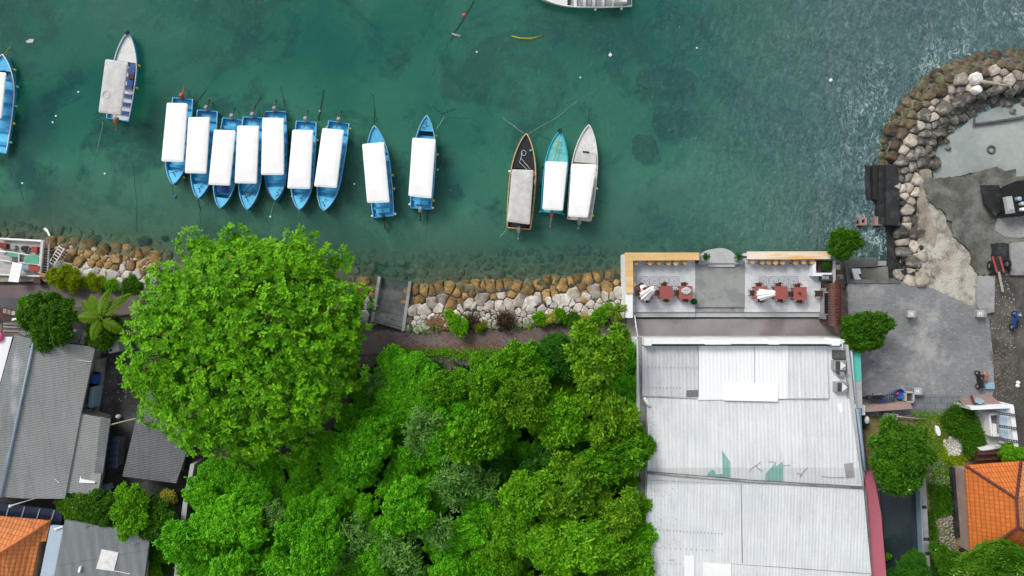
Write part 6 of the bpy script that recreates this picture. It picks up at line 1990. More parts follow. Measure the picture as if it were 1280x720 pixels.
for pts_, z, mk, nm, lab, cat in (
    ([(119, 449), (123, 449.5), (122, 465), (117.5, 464)], 1.9, 'driftwood', 'plank_stack', 'pale plank stack at the top of the row of goods along the grey roof', 'planks'),
    ([(114, 468.5), (121, 468), (119, 480), (112.5, 479)], 2.2, 'blue_plastic', 'crate', 'bright blue crate standing against the grey roof eave', 'crate'),
    ([(113, 484), (119, 483), (114.5, 510), (109, 508.5)], 2.4, 'blue_pale', 'cabinet', 'long pale blue cabinet under the grey roof eave', 'cabinet'),
    ([(105, 511.5), (109.5, 512), (108, 517), (103.5, 516.5)], 2.2, 'blue_pale', 'crate', 'small pale crate at the lower end of the row of goods', 'crate'),
    ([(110, 480), (119, 481), (118, 484), (110, 483)], 2.0, 'rubber', 'crate', 'black box between the blue crate and the pale cabinet', 'crate')):
    tag(MB().prism(polyW(pts_, z), 1.19, z).build(nm, M[mk], bevel=.03), lab, cat)
t = thing('yard_kerb', 'long low concrete kerb in the dark yard beside the goods', 'kerb', W(122, 480, 1.2))
slab('kerb', [(126, 448), (131, 448), (121, 519), (116.5, 519)], 1.5, 'concrete', .4, t)
seam(138, 531, 170, 523, 3.0, 3.0, 'driftwood', .05, 'pole')
o = bpy.data.objects.get('pole')
for q in list(bpy.data.objects):
    if q.name.startswith('pole') and q.parent is t:
        q.parent = None; q.location = ORG[t.name]; q.name = 'bamboo_pole'
        tag(q, 'thin bamboo pole spanning the dark yard between two grey roofs', 'pole')
tag(MB().lathe(W(150, 520, 1.2), [(.14, 0), (.2, .3), (.1, .5), (.04, .55)], 9).build('bottle', M['cloth_white'], smooth=True), 'small white container lying in the dark yard near the bamboo pole', 'container')
t = thing('car_cover', 'dark navy corrugated sheet lying on a stack beside the grey lean to', 'cover', W(140, 566, 1.2))
mb = MB().prism(polyW([(135.5, 545), (151, 546), (148.5, 560), (147, 586), (128.5, 585), (131, 570)], 2.3), 2.2, 2.3)
mb.build('sheet', M['navy_cloth'], t, bevel=.03)
slab('stack', [(137, 548), (149, 549), (146, 583), (131, 582)], 2.19, 'concrete_dark', 1, t)
t = thing('grey_shed', 'second grey corrugated shed roof at the edge of the big round tree', 'shed', W(195, 560, 1.2))
face('roof', [(178, 490, 3.6), (240, 500, 3.3), (233, 566, 3.2), (220, 604, 3.2), (153, 595.5, 3.6)], 'roof_shed', t)
slab('wall', [(180, 500), (230, 505), (216, 595), (158, 588)], 3.1, 'concrete', 2, t)
t = thing('boundary_wall', 'pale boundary wall between the left yards and the green thicket', 'wall', W(228, 640, 1.2))
slab('wall', [(238, 580), (243, 580), (234, 632), (221, 760), (213, 760), (228, 632)], 3.0, 'concrete_pale', 2, t)
# bottom left corner
t = thing('orange_roof_house', 'house with pale orange tiled roof in the bottom left corner', 'house', W(20, 690, 1.2))
face('roof', [(63.3, 651, 3.6), (-60, 640, 3.6), (-60, 712, 5.2), (0, 691, 5.0)], 'roof_tile_left', t)
face('roof', [(63.3, 651, 3.6), (0, 691, 5.0), (-60, 712, 5.2), (-60, 770, 5.2), (30, 770, 3.6), (41, 720, 3.6), (49, 677, 3.6), (56.7, 676.7, 3.6)], 'roof_tile_left', t)
a, b_ = W(63.3, 651, 3.66), W(-5, 693.5, 5.1)
MB().tube([a, b_], .11, 6).build('ridge', M['ridge_orange'], t, smooth=True)
slab('wall', [(-60, 650), (54, 658), (36, 770), (-60, 770)], 3.4, 'pink_wall', 2.2, t)
t = thing('flat_roof_house', 'flat grey roofed building with a pale blue edge and white skylight', 'building', W(110, 690, 1.2))
slab('roof', [(81, 650), (188, 669), (187, 672), (174, 770), (58, 770)], 3.9, 'roof_flat_grey', .25, t)
slab('wall', [(82, 655), (182, 672), (170, 770), (62, 770)], 3.6, 'concrete', 2.4, t)
slab('side_roof', [(63, 656.5), (79.5, 658), (60, 770), (40, 770)], 3.6, 'roof_blue_pale', .2, t)
MB().tube([W(68, 662, 3.7), W(79, 658, 3.7)], .07, 6).build('flashing', M['white_paint'], t)
slab('skylight', [(127, 686.7), (148, 690.7), (142, 714), (120, 711)], 3.96, 'white_worn', .05, t)
slab('vent', [(98.5, 709), (101, 708.5), (99.5, 715.5), (97, 715.5)], 4.1, 'white_paint', .2, t)
seam(142, 713.5, 163, 717.5, 3.93, 3.93, 'white_worn', .03)
seam(150, 662, 139, 720, 3.92, 3.92, 'concrete_pale', .015)
slab('patch', [(158, 668), (176, 670), (177, 676), (166, 681), (158, 677)], 3.906, 'concrete_pale', .005, t)
t = thing('glass_awning', 'dark navy panelled awning with pale bars above the orange roof', 'awning', W(40, 640, 1.2))
face('panel', [(5, 629, 3.2), (78, 638, 3.2), (76, 657, 3.0), (-30, 645, 3.0), (-30, 626, 3.2)], 'navy_panel', t)
for x in (10, 29, 48, 66):
    MB().tube([W(x + 2, 630 + x * .12, 3.24), W(x - 2, 643 + x * .12, 3.06)], .06, 5).build('bar', M['concrete_pale'], t)
for x, y in ((6, 640), (74, 650)):
    q = W(x, y, 3)
    MB().tube([(q.x, q.y, 1.2), (q.x, q.y, 2.95)], .05, 6).build('post', M['steel'], t)
t = thing('bracket_pole', 'thin white pole reaching from the grey roof to the navy awning', 'pole', W(30, 628, 1.2))
MB().tube([W(12, 632.5, 3.5), W(48, 621.5, 3.6)], .05, 6).build('pole', M['white_paint'], t)
MB().ball(W(13, 632.5, 3.5), .14, 8).build('end_cap', M['white_paint'], t)
tag(MB().prism(polyW([(124, 608), (134, 606), (136, 613), (126, 615)], 2.0), 1.19, 2.0).build('crate', M['blue_pale'], bevel=.04), 'pale blue tub between the flowering bush and the grey lean to', 'tub')

# ------------------------------------------------------------------ greenery
def rosettes(C, A, k, L, Wd, el=.35, els=.25, droop=.15, r=None, lvar=.3):
    """k leaves round every centre C (n,3) about axis A (n,3): returns vertex and quad arrays"""
    r = r or rng
    n = len(C)
    A = A / np.linalg.norm(A, axis=1, keepdims=True)
    h = np.where(np.abs(A[:, 2:3]) < .9, np.array([[0, 0, 1.]]), np.array([[1., 0, 0]]))
    T = np.cross(A, h); T /= np.linalg.norm(T, axis=1, keepdims=True)
    B = np.cross(A, T)
    az = (np.arange(k)[None, :] * 2 * np.pi / k + r.random((n, 1)) * 6.28 + r.normal(0, .25, (n, k)))
    e = r.normal(el, els, (n, k))
    ll = L * (1 + r.normal(0, lvar, (n, k))).clip(.4, 1.7)
    D = (np.cos(az)[..., None] * T[:, None] + np.sin(az)[..., None] * B[:, None]) * np.cos(e)[..., None] + A[:, None] * np.sin(e)[..., None]
    S = np.cross(np.broadcast_to(A[:, None], D.shape), D)
    S /= np.linalg.norm(S, axis=2, keepdims=True) + 1e-9
    U = np.cross(D, S)
    C0 = C[:, None] + r.normal(0, L * .12, (n, k, 3))
    base = C0 + D * (.08 * L)
    mid = C0 + D * (ll * .58)[..., None]
    w = (Wd * ll / L)[..., None] * .5
    tip = C0 + D * ll[..., None] - np.array([0, 0, 1.]) * (droop * ll)[..., None]
    lift = U * (w * .35)
    V = np.stack([base, mid - S * w - lift * -1, tip, mid + S * w + lift], 2)
    V = V.reshape(-1, 3)
    Q = np.arange(len(V)).reshape(-1, 4)
    rosettes.tone = (.6 * r.random((n, 1)) + .4 * r.random((n, k))).ravel().astype(np.float32)
    return V, Q


def shell(lobes, n, low=-.25, thick=.16, keep=.12, r=None):
    """points on the visible outside of a cluster of lobes (x,y,z,rx,rz)"""
    r = r or rng
    L = np.array(lobes, float)
    wgt = L[:, 3] ** 2
    idx = r.choice(len(L), n, p=wgt / wgt.sum())
    z = r.uniform(low, 1, n); a = r.uniform(0, 2 * np.pi, n)
    q = np.sqrt(1 - z * z)
    d = np.stack([q * np.cos(a), q * np.sin(a), z], 1)
    rad = 1 - np.abs(r.normal(0, thick, n))
    P = L[idx, :3] + d * np.stack([L[idx, 3], L[idx, 3], L[idx, 4]], 1) * rad[:, None]
    ok = np.ones(n, bool)
    for j, l in enumerate(L):
        dd = (((P - l[:3]) / np.array([l[3], l[3], l[4]])) ** 2).sum(1)
        ok &= ~((dd < .72) & (idx != j) & (r.random(n) > keep))
    return P[ok], d[ok]


def mesh_of(name, V, Q, m):
    me = quads_mesh(name, V, Q)
    me.materials.append(m)
    at = me.attributes.new('tone', 'FLOAT', 'FACE')
    at.data.foreach_set('value', rosettes.tone)
    return me


def trunk_mesh(h, r0, lobes, nl=6):
    mb = MB()
    mb.tube([(0, 0, -.3), (.06, .03, h * .35), (0, .08, h * .7), (.05, 0, h)], [r0 * 1.4, r0, r0 * .85, r0 * .7], 9)
    pick = sorted(lobes, key=lambda l: -l[3])[:nl]
    for l in pick:
        a = Vector((0.02, .04, h * random.uniform(.55, .95))); b_ = Vector(l[:3])
        mid = a.lerp(b_, .5) + Vector((random.uniform(-.15, .15), random.uniform(-.15, .15), random.uniform(-.1, .25)))
        mb.tube([a, mid, b_, b_ + Vector((0, 0, l[4] * .5))], [r0 * .5, r0 * .36, r0 * .2, r0 * .08], 6)
        for _ in range(3):
            c = b_ + Vector((random.uniform(-.7, .7) * l[3], random.uniform(-.7, .7) * l[3], random.uniform(0, .6) * l[4]))
            mb.tube([mid.lerp(b_, .6), c], [r0 * .15, r0 * .05], 5)
    return protomesh(mb, M['bark'], 'trunk', True)


def lobes_of(Rr, zc, n, lr=(.35, .55), flat=.7, sx=1.0, sy=1.0, seed=0, top=1.0):
    q = random.Random(seed)
    out = []
    for i in range(n):
        a = 2.4 * i + q.uniform(-.4, .4)
        d = math.sqrt((i + .3) / n) * Rr * q.uniform(.62, 1.0)
        rr = Rr * q.uniform(*lr) * q.uniform(.8, 1.15)
        z = zc + math.sqrt(max(0, 1 - (d / Rr) ** 2)) * Rr * flat * .55 * top + q.uniform(-.12, .12) * Rr
        out.append((math.cos(a) * d * sx, math.sin(a) * d * sy, z, rr, rr * .8))
    return out


SPEC = {}


def sublobes(lb, n, r0, r1, low=-.2, q=None):
    """small leaf clumps sitting on the big lobes: gives the cauliflower relief with dark creases"""
    P, D = shell(lb, n, low, .1, .1)
    rr = rng.uniform(r0, r1, len(P))
    C = P - D * rr[:, None] * .35
    return [(c[0], c[1], c[2], r_, r_ * .85) for c, r_ in zip(C, rr)]


def species(key, mk, nvar, Rr, zc, nl, npts, k, L, Wd, lr, flat=.7, el=.35, els=.3, droop=.15, low=-.2, thick=.16, r0=.14, top=1.0, keep=.1, clump=1.0):
    out = []
    for v in range(nvar):
        lb = lobes_of(Rr, zc, nl + v % 3, lr, flat, seed=hash((key == 'x', v)) % 1000 + v * 13 + len(key) * 7 + npts % 97, top=top)
        sl = sublobes(lb, int(230 * clump), Rr * .08, Rr * .16, low)
        P, D = shell(sl, npts, -.1, .16, .08)
        far = rng.random(len(P)) < .14
        P = P + D * (far * rng.uniform(.0, .16, len(P)) * Rr)[:, None]
        A = D * .8 + np.array([0, 0, .55]) + rng.normal(0, .25, D.shape)
        V, Q = rosettes(P, A, k, L, Wd, el, els, droop)
        out.append((mesh_of('crown', V, Q, M[mk]), trunk_mesh(zc, r0, lb)))
    SPEC[key] = out


species('vine', 'leaf_vine', 4, 2.2, 2.6, 11, 6200, 6, .20, .11, (.24, .42), .55, low=-.3)
species('mid', 'leaf_mid', 4, 2.1, 3.6, 13, 3900, 6, .30, .13, (.18, .36), .8, low=-.3, clump=.5)
species('olive', 'leaf_olive', 3, 2.1, 3.8, 14, 3700, 6, .29, .12, (.16, .34), .85, low=-.3, clump=.5)
species('dark', 'leaf_dark', 2, 1.9, 3.0, 10, 3600, 6, .28, .12, (.25, .4), .7, low=-.3)
species('grey', 'leaf_grey', 3, 1.5, 2.6, 9, 200, 9, .36, .10, (.3, .45), .6, el=.12, els=.14, droop=.2, low=.1, thick=.1, r0=.06)
species('round', 'leaf_round', 2, 2.0, 2.4, 14, 5200, 6, .22, .11, (.28, .42), .9, low=-.35, r0=.1)
species('flower', 'leaf_flower', 2, 2.2, 2.6, 14, 4800, 7, .27, .09, (.26, .40), .75, low=-.35, r0=.12)
species('bush', 'leaf_mid', 3, 1.0, .7, 7, 1300, 6, .24, .11, (.3, .5), .8, low=-.4, r0=.05)
species('hedge', 'leaf_hedge', 2, 1.0, .6, 8, 1300, 7, .24, .06, (.3, .5), .7, el=.6, low=-.4, r0=.04)
species('yellow', 'leaf_yellow', 1, 1.0, 1.0, 8, 500, 6, .28, .09, (.28, .45), .9, el=.5, low=-.4, r0=.04)

NT = 0


def tree(key, px, py, rad, label, group=None, name='tree', cat='tree', z0=LAND + .02, v=None, hs=1.0):
    """rad in photo pixels, measured at crown height"""
    global NT
    base_r = {'vine': 2.2, 'mid': 2.1, 'olive': 2.1, 'dark': 1.9, 'grey': 1.5, 'round': 2.0, 'flower': 2.2, 'bush': 1.0, 'hedge': 1.0, 'yellow': 1.0}[key]
    zc0 = {'vine': 2.6, 'mid': 3.6, 'olive': 3.8, 'dark': 3.0, 'grey': 2.6, 'round': 2.4, 'flower': 2.6, 'bush': .7, 'hedge': .6, 'yellow': 1.0}[key]
    s = rad * PX * .93 / base_r
    zc = z0 + zc0 * s * hs + .5 * s
    p = W(px, py, zc)
    lst = SPEC[key]
    c, tr_ = lst[NT % len(lst) if v is None else v]
    NT += 1
    t = place([('trunk', tr_), ('crown', c)], name, label, cat, (p.x, p.y, z0), random.uniform(0, 6.28), s, group)
    a_ = random.uniform(.8, 1.25)
    t.scale = (s * a_, s / a_, s * hs)
    return t


# the big round almond tree
lb = []
q = random.Random(4)
C0 = W(317, 430, 6.0)
RB = 8.7
N = 64
for i in range(N):
    a = 2.39996 * i
    d = math.sqrt((i + .5) / N) * (RB - 1.2)
    rr = q.uniform(1.25, 2.2)
    sx = 1.0
    ang = a
    x, y = math.cos(a) * d, math.sin(a) * d * 1.0
    z = 4.6 + 5.0 * math.sqrt(max(0, 1 - (d / (RB + .6)) ** 2)) + q.uniform(-.5, .35)
    lb.append((x, y, z, rr, rr * .85))
# outline bumps seen in the photo (px of crown edge)
for bx, by, br in ((238, 300, 1.7), (292, 292, 1.6), (376, 297, 1.8), (425, 320, 1.6), (452, 372, 1.6), (452, 410, 1.4), (440, 470, 1.8), (172, 392, 1.7), (168, 470, 1.6), (188, 520, 1.7), (235, 555, 1.6), (300, 570, 1.7), (370, 560, 1.7), (408, 520, 1.6), (196, 340, 1.5)):
    p = W(bx, by, 5.6) - C0
    lb.append((p.x * .93, p.y * .93, 5.2, br * .82, br * .75))
# shoots stand on the outside of the boughs; two inner layers of leaves close the crown
P, D = shell(lb, 9000, -.05, .05, .05)
P = P + D * rng.uniform(-.12, .28, len(P))[:, None]
from mathutils import noise as mnoise
ok = np.array([mnoise.noise(Vector(q_) * 1.15) + .5 * mnoise.noise(Vector(q_) * 2.6) > -.04 for q_ in P])
P, D = P[ok], D[ok]
P2, D2 = shell(lb, 7500, -.1, .05, .2)
P2 = P2 - D2 * rng.uniform(.6, 1.3, len(P2))[:, None]
n_ = 5000
aa = rng.random(n_) * 2 * np.pi; dd = np.sqrt(rng.random(n_)) * (RB - .5)
P3 = np.stack([np.cos(aa) * dd, np.sin(aa) * dd, 3.4 + 4.4 * np.sqrt(np.clip(1 - (dd / (RB + .4)) ** 2, 0, 1)) + rng.normal(0, .3, n_)], 1)
P = np.concatenate([P, P2, P3]); D = np.concatenate([D, D2, np.tile([[0, 0, 1.]], (n_, 1)) + rng.normal(0, .35, (n_, 3))])
A = D * .6 + np.array([0, 0, .8]) + rng.normal(0, .2, D.shape)
V, Q = rosettes(P, A, 8, .30, .15, .32, .22, .1)
t = thing('tree', 'huge round bright green tree overhanging the shore, largest crown in the picture', 'tree', (C0.x, C0.y, LAND))
crown = bpy.data.objects.new('crown', mesh_of('crown', V - np.array([0, 0, LAND]), Q, M['leaf_almond']))
COL.objects.link(crown); crown.parent = t
trk = bpy.data.objects.new('trunk', trunk_mesh(4.2, .42, lb, 14)); COL.objects.link(trk); trk.parent = t

# thicket between path, round tree and warehouse
TH = [(480, 456), (560, 458), (640, 458), (720, 452), (790, 440), (796, 500), (798, 740), (236, 740), (240, 620), (300, 595), (380, 585), (430, 530), (445, 470)]
placed = []
def T(key, x, y, r, label, **k):
    placed.append((x, y, r))
    return tree(key, x, y, r, label, **k)

T('olive', 652, 497, 34, 'yellow olive tree with brownish shoots standing tall in the middle of the thicket', hs=1.25)
T('olive', 747, 440, 38, 'yellowish olive tree crowding the path at the upper right corner of the thicket', hs=1.15)
T('mid', 592, 540, 33, 'rounded mid green tree standing alone among dark gaps in the thicket centre', hs=1.4)
T('mid', 640, 456, 32, 'bushy mid green tree leaning over the asphalt path', hs=1.1)
T('dark', 690, 570, 34, 'dark green tree in the shade of its neighbours right of the thicket centre')
T('dark', 706, 452, 28, 'dark rounded tree beside the path left of the olive tree at the corner')
T('mid', 705, 520, 33, 'mid green tree above the dark green tree right of the thicket centre', hs=1.2)
T('olive', 758, 520, 34, 'olive tree touching the white roof below the upper right corner of the thicket', hs=1.15)
T('olive', 715, 610, 34, 'olive tree below the dark green one in the right half of the thicket', hs=1.2)
T('mid', 770, 570, 34, 'mid green tree halfway along the warehouse wall', hs=1.1)
T('olive', 768, 640, 33, 'olive tree low along the warehouse wall', hs=1.0)
T('mid', 665, 615, 32, 'mid green tree in the lower middle of the thicket beside a black gap', hs=1.2)
T('mid', 740, 680, 36, 'mid green tree near the bottom edge two crowns from the white roof', hs=1.1)
T('mid', 785, 700, 28, 'mid green tree in the bottom right corner of the thicket')
T('mid', 690, 690, 34, 'mid green tree at the bottom edge right of the thicket middle', hs=1.0)
T('mid', 640, 665, 30, 'mid green tree left of the bottom edge group in the thicket', hs=1.0)
T('dark', 625, 590, 26, 'dark bush in the gap below the lone rounded tree')
T('mid', 562, 482, 24, 'loose mid green tree below the leaf littered edge of the path')
T('mid', 600, 480, 26, 'small mid green tree between the path and the tall olive tree')
for i, (x, y, r) in enumerate(((530, 525, 22), (526, 548, 20), (580, 585, 25), (600, 602, 22), (566, 605, 24), (448, 668, 22), (436, 690, 18), (546, 662, 22), (500, 690, 24), (515, 706, 20), (340, 640, 17), (570, 622, 18), (470, 480, 15))):
    lab = ('grey green plant with finger like leaves, upper clump left of the lone rounded tree', 'grey green plant with finger like leaves in the large clump below the lone rounded tree', 'grey green plant with finger like leaves in the scattered clumps near the bottom edge')[0 if i < 2 else 1 if i in (2, 3, 4, 11) else 2]
    if i == 10:
        lab = 'grey green plant with finger like leaves below the big round tree'
    if i == 12:
        lab = 'grey green plant with finger like leaves at the right flank of the big round tree'
    T('grey', x, y, r, lab, name='palmate_plant', cat='plant', group='grey green palmate plants', hs=1.35)
for x, y, r in ((268, 588, 18), (300, 594, 22), (338, 590, 24), (376, 580, 24), (414, 560, 24), (440, 528, 22), (452, 496, 18)):
    T('vine', x, y, r, 'bright green vine clad crown tucked against the lower rim of the big round tree', group='vine crowns under the big round tree', hs=.9)
# bright vine clad crowns fill the rest
zones = ((lambda x, y: y < 520 and x < 560, 'bright green vine clad crown just below the path beside the big round tree', 'vine crowns near the path'),
         (lambda x, y: y >= 520 and x < 400, 'bright green vine clad crown between the left boundary wall and the big round tree', 'vine crowns near the left wall'),
         (lambda x, y: y > 640 and x < 640, 'bright green vine clad crown along the bottom edge of the picture', 'vine crowns at the bottom edge'),
         (lambda x, y: x < 640, 'bright green vine clad crown in the left middle of the thicket', 'vine crowns in the left middle'),
         (lambda x, y: True, 'small green crown filling the right half of the thicket', 'small crowns in the right half'))
fr = random.Random(9)
for _ in range(2600):
    x, y = fr.uniform(225, 800), fr.uniform(440, 745)
    if not in_poly(x, y, TH):
        continue
    right = x > 620 or (x > 560 and y < 560)
    r = fr.uniform(20, 34) if not right else fr.uniform(17, 26)
    if any((x - a) ** 2 + (y - b_) ** 2 < ((r + c) * .52) ** 2 for a, b_, c in placed):
        continue
    if math.hypot(x - 310, y - 430) < 132:
        continue
    if fr.random() < (.5 if right else .1):
        continue
    for f, lab, grp in zones:
        if f(x, y):
            break
    T('vine' if not right else fr.choice(['mid', 'mid', 'vine']), x, y, r, lab, group=grp, hs=fr.uniform(.75, 1.55))
print('thicket', len(placed))
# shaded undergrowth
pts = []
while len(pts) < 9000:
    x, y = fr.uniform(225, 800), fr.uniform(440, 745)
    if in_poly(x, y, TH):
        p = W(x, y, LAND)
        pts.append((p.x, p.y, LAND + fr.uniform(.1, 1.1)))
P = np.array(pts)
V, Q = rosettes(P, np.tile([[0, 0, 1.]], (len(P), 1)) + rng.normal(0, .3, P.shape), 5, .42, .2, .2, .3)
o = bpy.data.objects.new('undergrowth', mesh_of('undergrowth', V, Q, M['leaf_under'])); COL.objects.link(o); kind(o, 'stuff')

# single trees and bushes
tree('round', 64, 398, 33, 'dense round dark green tree beside the path at the left', hs=1.0)
tree('round', 134, 414, 21, 'leafy green bush under the palm left of the big round tree')
tree('round', 166, 358, 12, 'small dark bush squeezed between white stones and the big round tree', name='bush', cat='bush')
tree('bush', 33, 383, 10, 'thin green bush between the path and the round dark tree', name='bush', cat='bush')
for x, r in ((68, 11), (78, 13), (90, 12)):
    tree('hedge', x, 347 + (x - 68) * .12, r, 'yellow green hedge plant right of the cluttered platform', 'hedge plants beside the platform', name='bush', cat='bush')
for x, r in ((108, 8), (117, 9.5), (126, 8)):
    tree('hedge', x, 353, r, 'yellow green shrub in the smaller clump below the white stones', 'shrubs below the white stones', name='bush', cat='bush')
tree('bush', 139, 357, 8, 'thin grey green shrub between yellow shrubs and the big round tree', name='bush', cat='bush')
tree('flower', 96, 636, 25, 'dark green bush with pink white blossoms beside the grey lean to', hs=.8)
tree('round', 122, 638, 24, 'green leafy bush between the blossoming bush and the round garden tree', hs=.9)
tree('mid', 166, 634, 27, 'broad bright garden tree above the flat grey roof', hs=.9)
tree('round', 196, 650, 24, 'dark dense tree between the garden tree and the boundary wall', hs=1.0)
tree('yellow', 211, 619, 9, 'yellow variegated shrub beside the second grey shed', name='bush', cat='bush')
tree('round', 198, 690, 14, 'narrow shrub beside the flat grey roof at the boundary wall', name='bush', cat='bush')
tree('bush', 190, 712, 12, 'low shrub in the bottom gap right of the flat grey roof', name='bush', cat='bush')
tree('round', 1052, 305, 19, 'small round green tree at the water corner of the terrace', hs=1.3, z0=.9)
tree('round', 1072, 416, 24, 'left half of the green double crowned tree at the warehouse corner', hs=1.1)
tree('round', 1087, 413, 22, 'right half of the green double crowned tree at the edge of the paving', hs=1.0)
tree('flower', 1122, 570, 41, 'broad green tree with white blossoms beside the pink side roof', hs=.9)
tree('flower', 1236, 708, 42, 'dark green blossoming tree in front of the orange house', hs=.9)
tree('flower', 1278, 704, 24, 'right companion of the dark blossoming tree at the picture corner', hs=.9)
tree('flower', 1194, 708, 24, 'smaller dark crown left of the blossoming tree by the orange house', hs=.8)
tree('dark', 1143, 712, 22, 'dark shaded tree overhanging the pond at the bottom edge', hs=.6)
tree('dark', 1128, 726, 20, 'lowest dark tree over the pond beside the pink side roof', hs=.6)
tree('mid', 1264, 568, 15, 'green climbing bush right of the white bench', name='bush', cat='bush')
tree('mid', 1276, 582, 12, 'green bush hanging over the right end of the orange roof', name='bush', cat='bush')
tree('bush', 1107, 697, 6, 'tiny yellow green weed at the foot of the pink side roof', name='bush', cat='bush')
# foreground slope plants
for key, x, y, r, lab in (('bush', 572, 405, 13, 'bright green shrub at the lower edge of the stone slope left of the dry twigs'), ('bush', 676, 398, 9, 'first small green plant in the row below the stone slope'),
                          ('yellow', 690, 397, 8, 'light green plant second in the row below the stone slope'), ('bush', 700, 395, 9, 'round bright plant third in the row below the stone slope'),
                          ('round', 716, 399, 9, 'dark shrub next to the white hoop below the stone slope'), ('yellow', 732, 397, 7, 'yellow green plant right of the white hoop'),
                          ('bush', 752, 393, 11, 'feathery green shrub left of the banana plant'), ('hedge', 600, 410, 6, 'small yellow green tuft left of the dry twigs')):
    tree(key, x, y, r, lab, name='bush', cat='bush')
mb = MB(); mb.torus(W(705.5, 398.5, 1.75), .32, .04, 20, 6); tag(mb.build('hoop', M['cloth_white'], smooth=True), 'pale hoop lying among the plants below the stone slope', 'hoop')


def frond_plant(name, label, cat, px, py, z, n, L, mk, z0, w=.5, leaf=.05, elev=.5, spread=None, r0=.1, pairs=16, ll=.55):
    p = W(px, py, z)
    t = thing(name, label, cat, (p.x, p.y, z0))
    MB().tube([(p.x, p.y, z0 - .1), (p.x, p.y, z)], [r0 * 1.3, r0], 8).build('trunk', M['bark'], t, smooth=True)
    for i in range(n):
        a = (spread[i] if spread else i * 2 * math.pi / n + random.uniform(-.25, .25))
        e = elev + random.uniform(-.15, .15)
        l_ = L * random.uniform(.85, 1.1)
        ax = Vector((math.cos(a), math.sin(a), 0)); up = Vector((0, 0, 1)); sd_ = Vector((-math.sin(a), math.cos(a), 0))
        spine = []
        for f in np.linspace(0, 1, 10):
            spine.append(Vector((p.x, p.y, z)) + ax * l_ * f * math.cos(e) + up * (l_ * f * math.sin(e) - l_ * .55 * f * f))
        mb = MB()
        mb.tube(spine, [.035 * (1 - .08 * k) for k in range(10)], 5)
        for k in range(pairs):
            f = .12 + .86 * k / (pairs - 1)
            g = f * 9; i0 = min(8, int(g)); c = spine[i0].lerp(spine[i0 + 1], g - i0)
            q_ = ll * math.sin(math.pi * min(1, .15 + f * .85)) ** .6 * (1.15 - .5 * f)
            for sg in (-1, 1):
                d = (sd_ * sg * .85 + ax * .55 + up * -.12 + Vector((random.uniform(-.1, .1), random.uniform(-.1, .1), random.uniform(-.12, .05)))).normalized()
                s2 = d.cross(up).normalized() * leaf
                b0 = len(mb.v)
                mb.add([c, c + d * q_ * .5 + s2, c + d * q_ - up * .08, c + d * q_ * .5 - s2], [(0, 1, 2, 3)])
        mb.build('frond', M[mk], t)
    return t


random.seed(3)
frond_plant('palm_tree', 'young palm with broad yellow green fronds beside the path left of the big round tree', 'palm tree', 126, 397, 5.4, 7, 2.5, 'leaf_palm', LAND, elev=.3, pairs=30, ll=.62, leaf=.09,
            spread=[2.55, 3.15, 2.15, 1.35, .8, 4.3, 5.6])
frond_plant('banana_plant', 'tall light green banana like plant at the terrace corner', 'plant', 770, 389, 2.6, 8, 1.25, 'leaf_palm', LAND, elev=.7, pairs=12, ll=.3, leaf=.06, r0=.05)
frond_plant('fern', 'spreading dark fern in the plant trough at the right end of the deck', 'plant', 1033, 331.5, 2.35, 9, .55, 'leaf_olive', 2.1, elev=.6, pairs=8, ll=.2, leaf=.04, r0=.03)
frond_plant('fern', 'small dark fern growing in the pot by the concrete landing', 'plant', 866.5, 377, 2.1, 7, .35, 'leaf_dark', 1.95, elev=.7, pairs=6, ll=.12, leaf=.03, r0=.02)
for x in (879, 924):
    frond_plant('fern', 'dark spiky plant on the %s pillar beside the half round step' % ('left' if x < 900 else 'right'), 'plant', x + (4 if x < 900 else 0), 321, 2.75, 9, .5, 'leaf_dark', 2.37, elev=.7, pairs=6, ll=.14, leaf=.03, r0=.03)

litter('leaf_litter', [(806, 500), (830, 500), (826, 590), (812, 590)], 90, M['litter'], 4.75, .045)
litter('leaf_litter', [(806, 600), (850, 602), (840, 720), (804, 720)], 160, M['litter'], 5.0, .04)
# dry twigs on the slope, grass in the garden
P = np.array([tuple(W(632 + fr.gauss(0, 6), 400 + fr.gauss(0, 4.5), 1.5 + fr.uniform(-.2, .3))) for _ in range(260)])
V, Q = rosettes(P, rng.normal(0, 1, P.shape) + np.array([0, 0, .6]), 4, .6, .045, .5, .4, 0)
o = bpy.data.objects.new('dead_shrub', mesh_of('dead_shrub', V, Q, M['twig'])); COL.objects.link(o)
tag(o, 'dead dark twiggy shrub on the lower stone slope', 'shrub')
P = np.array([tuple(W(590 + fr.gauss(0, 5), 399 + fr.gauss(0, 4), 1.4 + fr.uniform(-.2, .2))) for _ in range(120)])
V, Q = rosettes(P, rng.normal(0, 1, P.shape) + np.array([0, 0, .6]), 4, .45, .04, .5, .4, 0)
o = bpy.data.objects.new('dead_shrub', mesh_of('dead_shrub', V, Q, M['twig'])); COL.objects.link(o)
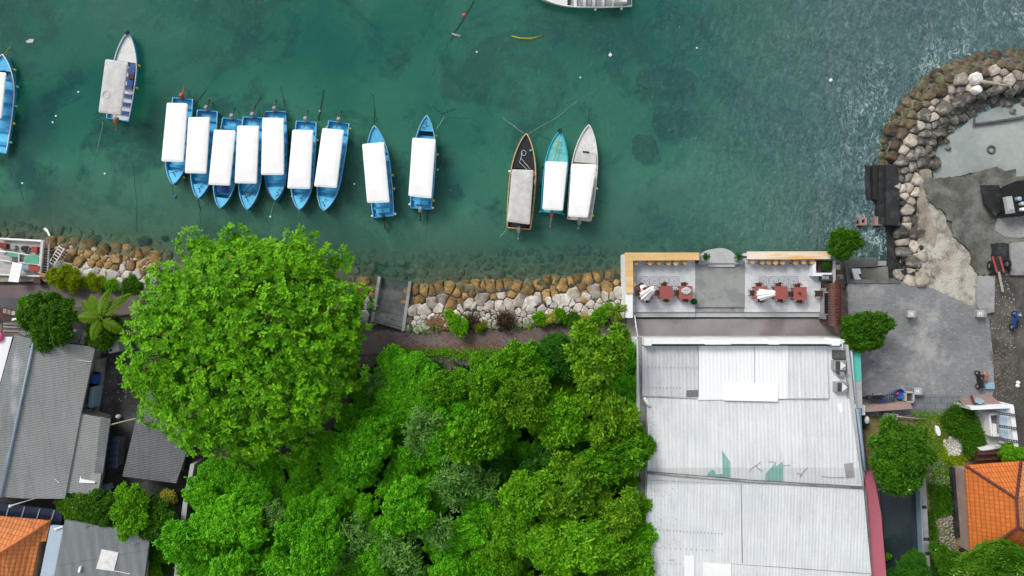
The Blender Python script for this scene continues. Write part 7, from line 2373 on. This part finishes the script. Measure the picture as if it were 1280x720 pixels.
tag(o, 'smaller dead shrub beside the bright green shrub of the stone slope', 'shrub')


def grass(poly, n, mk, L=.35, z=1.2, hgt=.1, wd=.045):
    xs = [p[0] for p in poly]; ys = [p[1] for p in poly]
    pts = []
    while len(pts) < n:
        x, y = fr.uniform(min(xs), max(xs)), fr.uniform(min(ys), max(ys))
        if in_poly(x, y, poly):
            pts.append(tuple(W(x, y, z + fr.uniform(0, hgt))))
    P = np.array(pts)
    V, Q = rosettes(P, np.tile([[0, 0, 1.]], (n, 1)) + rng.normal(0, .25, P.shape), 5, L, wd, .7, .3, .25)
    o = bpy.data.objects.new('grass', mesh_of('grass', V, Q, M[mk])); COL.objects.link(o)
    return kind(o, 'stuff')


grass([(1186, 512), (1200, 503), (1212, 510), (1222, 530), (1228, 548), (1222, 566), (1208, 570), (1202, 548), (1188, 540), (1178, 526)], 2600, 'leaf_round', .42, 1.2, .5)
grass([(1178, 560), (1184, 572), (1205, 572), (1200, 584), (1176, 570)], 420, 'leaf_hedge', .3, 1.2, .2)
grass([(1160, 606), (1186, 608), (1190, 640), (1166, 648)], 700, 'leaf_round', .28, 1.2, .1)
grass([(1158, 640), (1166, 640), (1180, 730), (1166, 730)], 520, 'leaf_round', .3, 1.2, .15)
grass([(1166, 570), (1186, 570), (1192, 606), (1162, 606)], 260, 'leaf_mid', .2, 1.2, .05)
grass([(1140, 514), (1180, 514), (1184, 560), (1164, 570), (1150, 540)], 420, 'leaf_olive', .2, 1.2, .05)
grass([(1248, 560), (1270, 556), (1285, 575), (1270, 582), (1252, 574)], 500, 'leaf_mid', .4, 1.6, .7)
grass([(480, 437), (620, 436), (640, 446), (480, 450)], 500, 'leaf_mid', .3, 1.22, .15)
grass([(508, 405), (640, 400), (780, 394), (780, 402), (640, 412), (508, 416)], 240, 'leaf_olive', .22, 1.25, .1)
grass([(190, 610), (222, 610), (212, 720), (186, 720), (196, 670)], 500, 'leaf_dark', .35, 1.2, .4)
print('objects', len(bpy.data.objects))
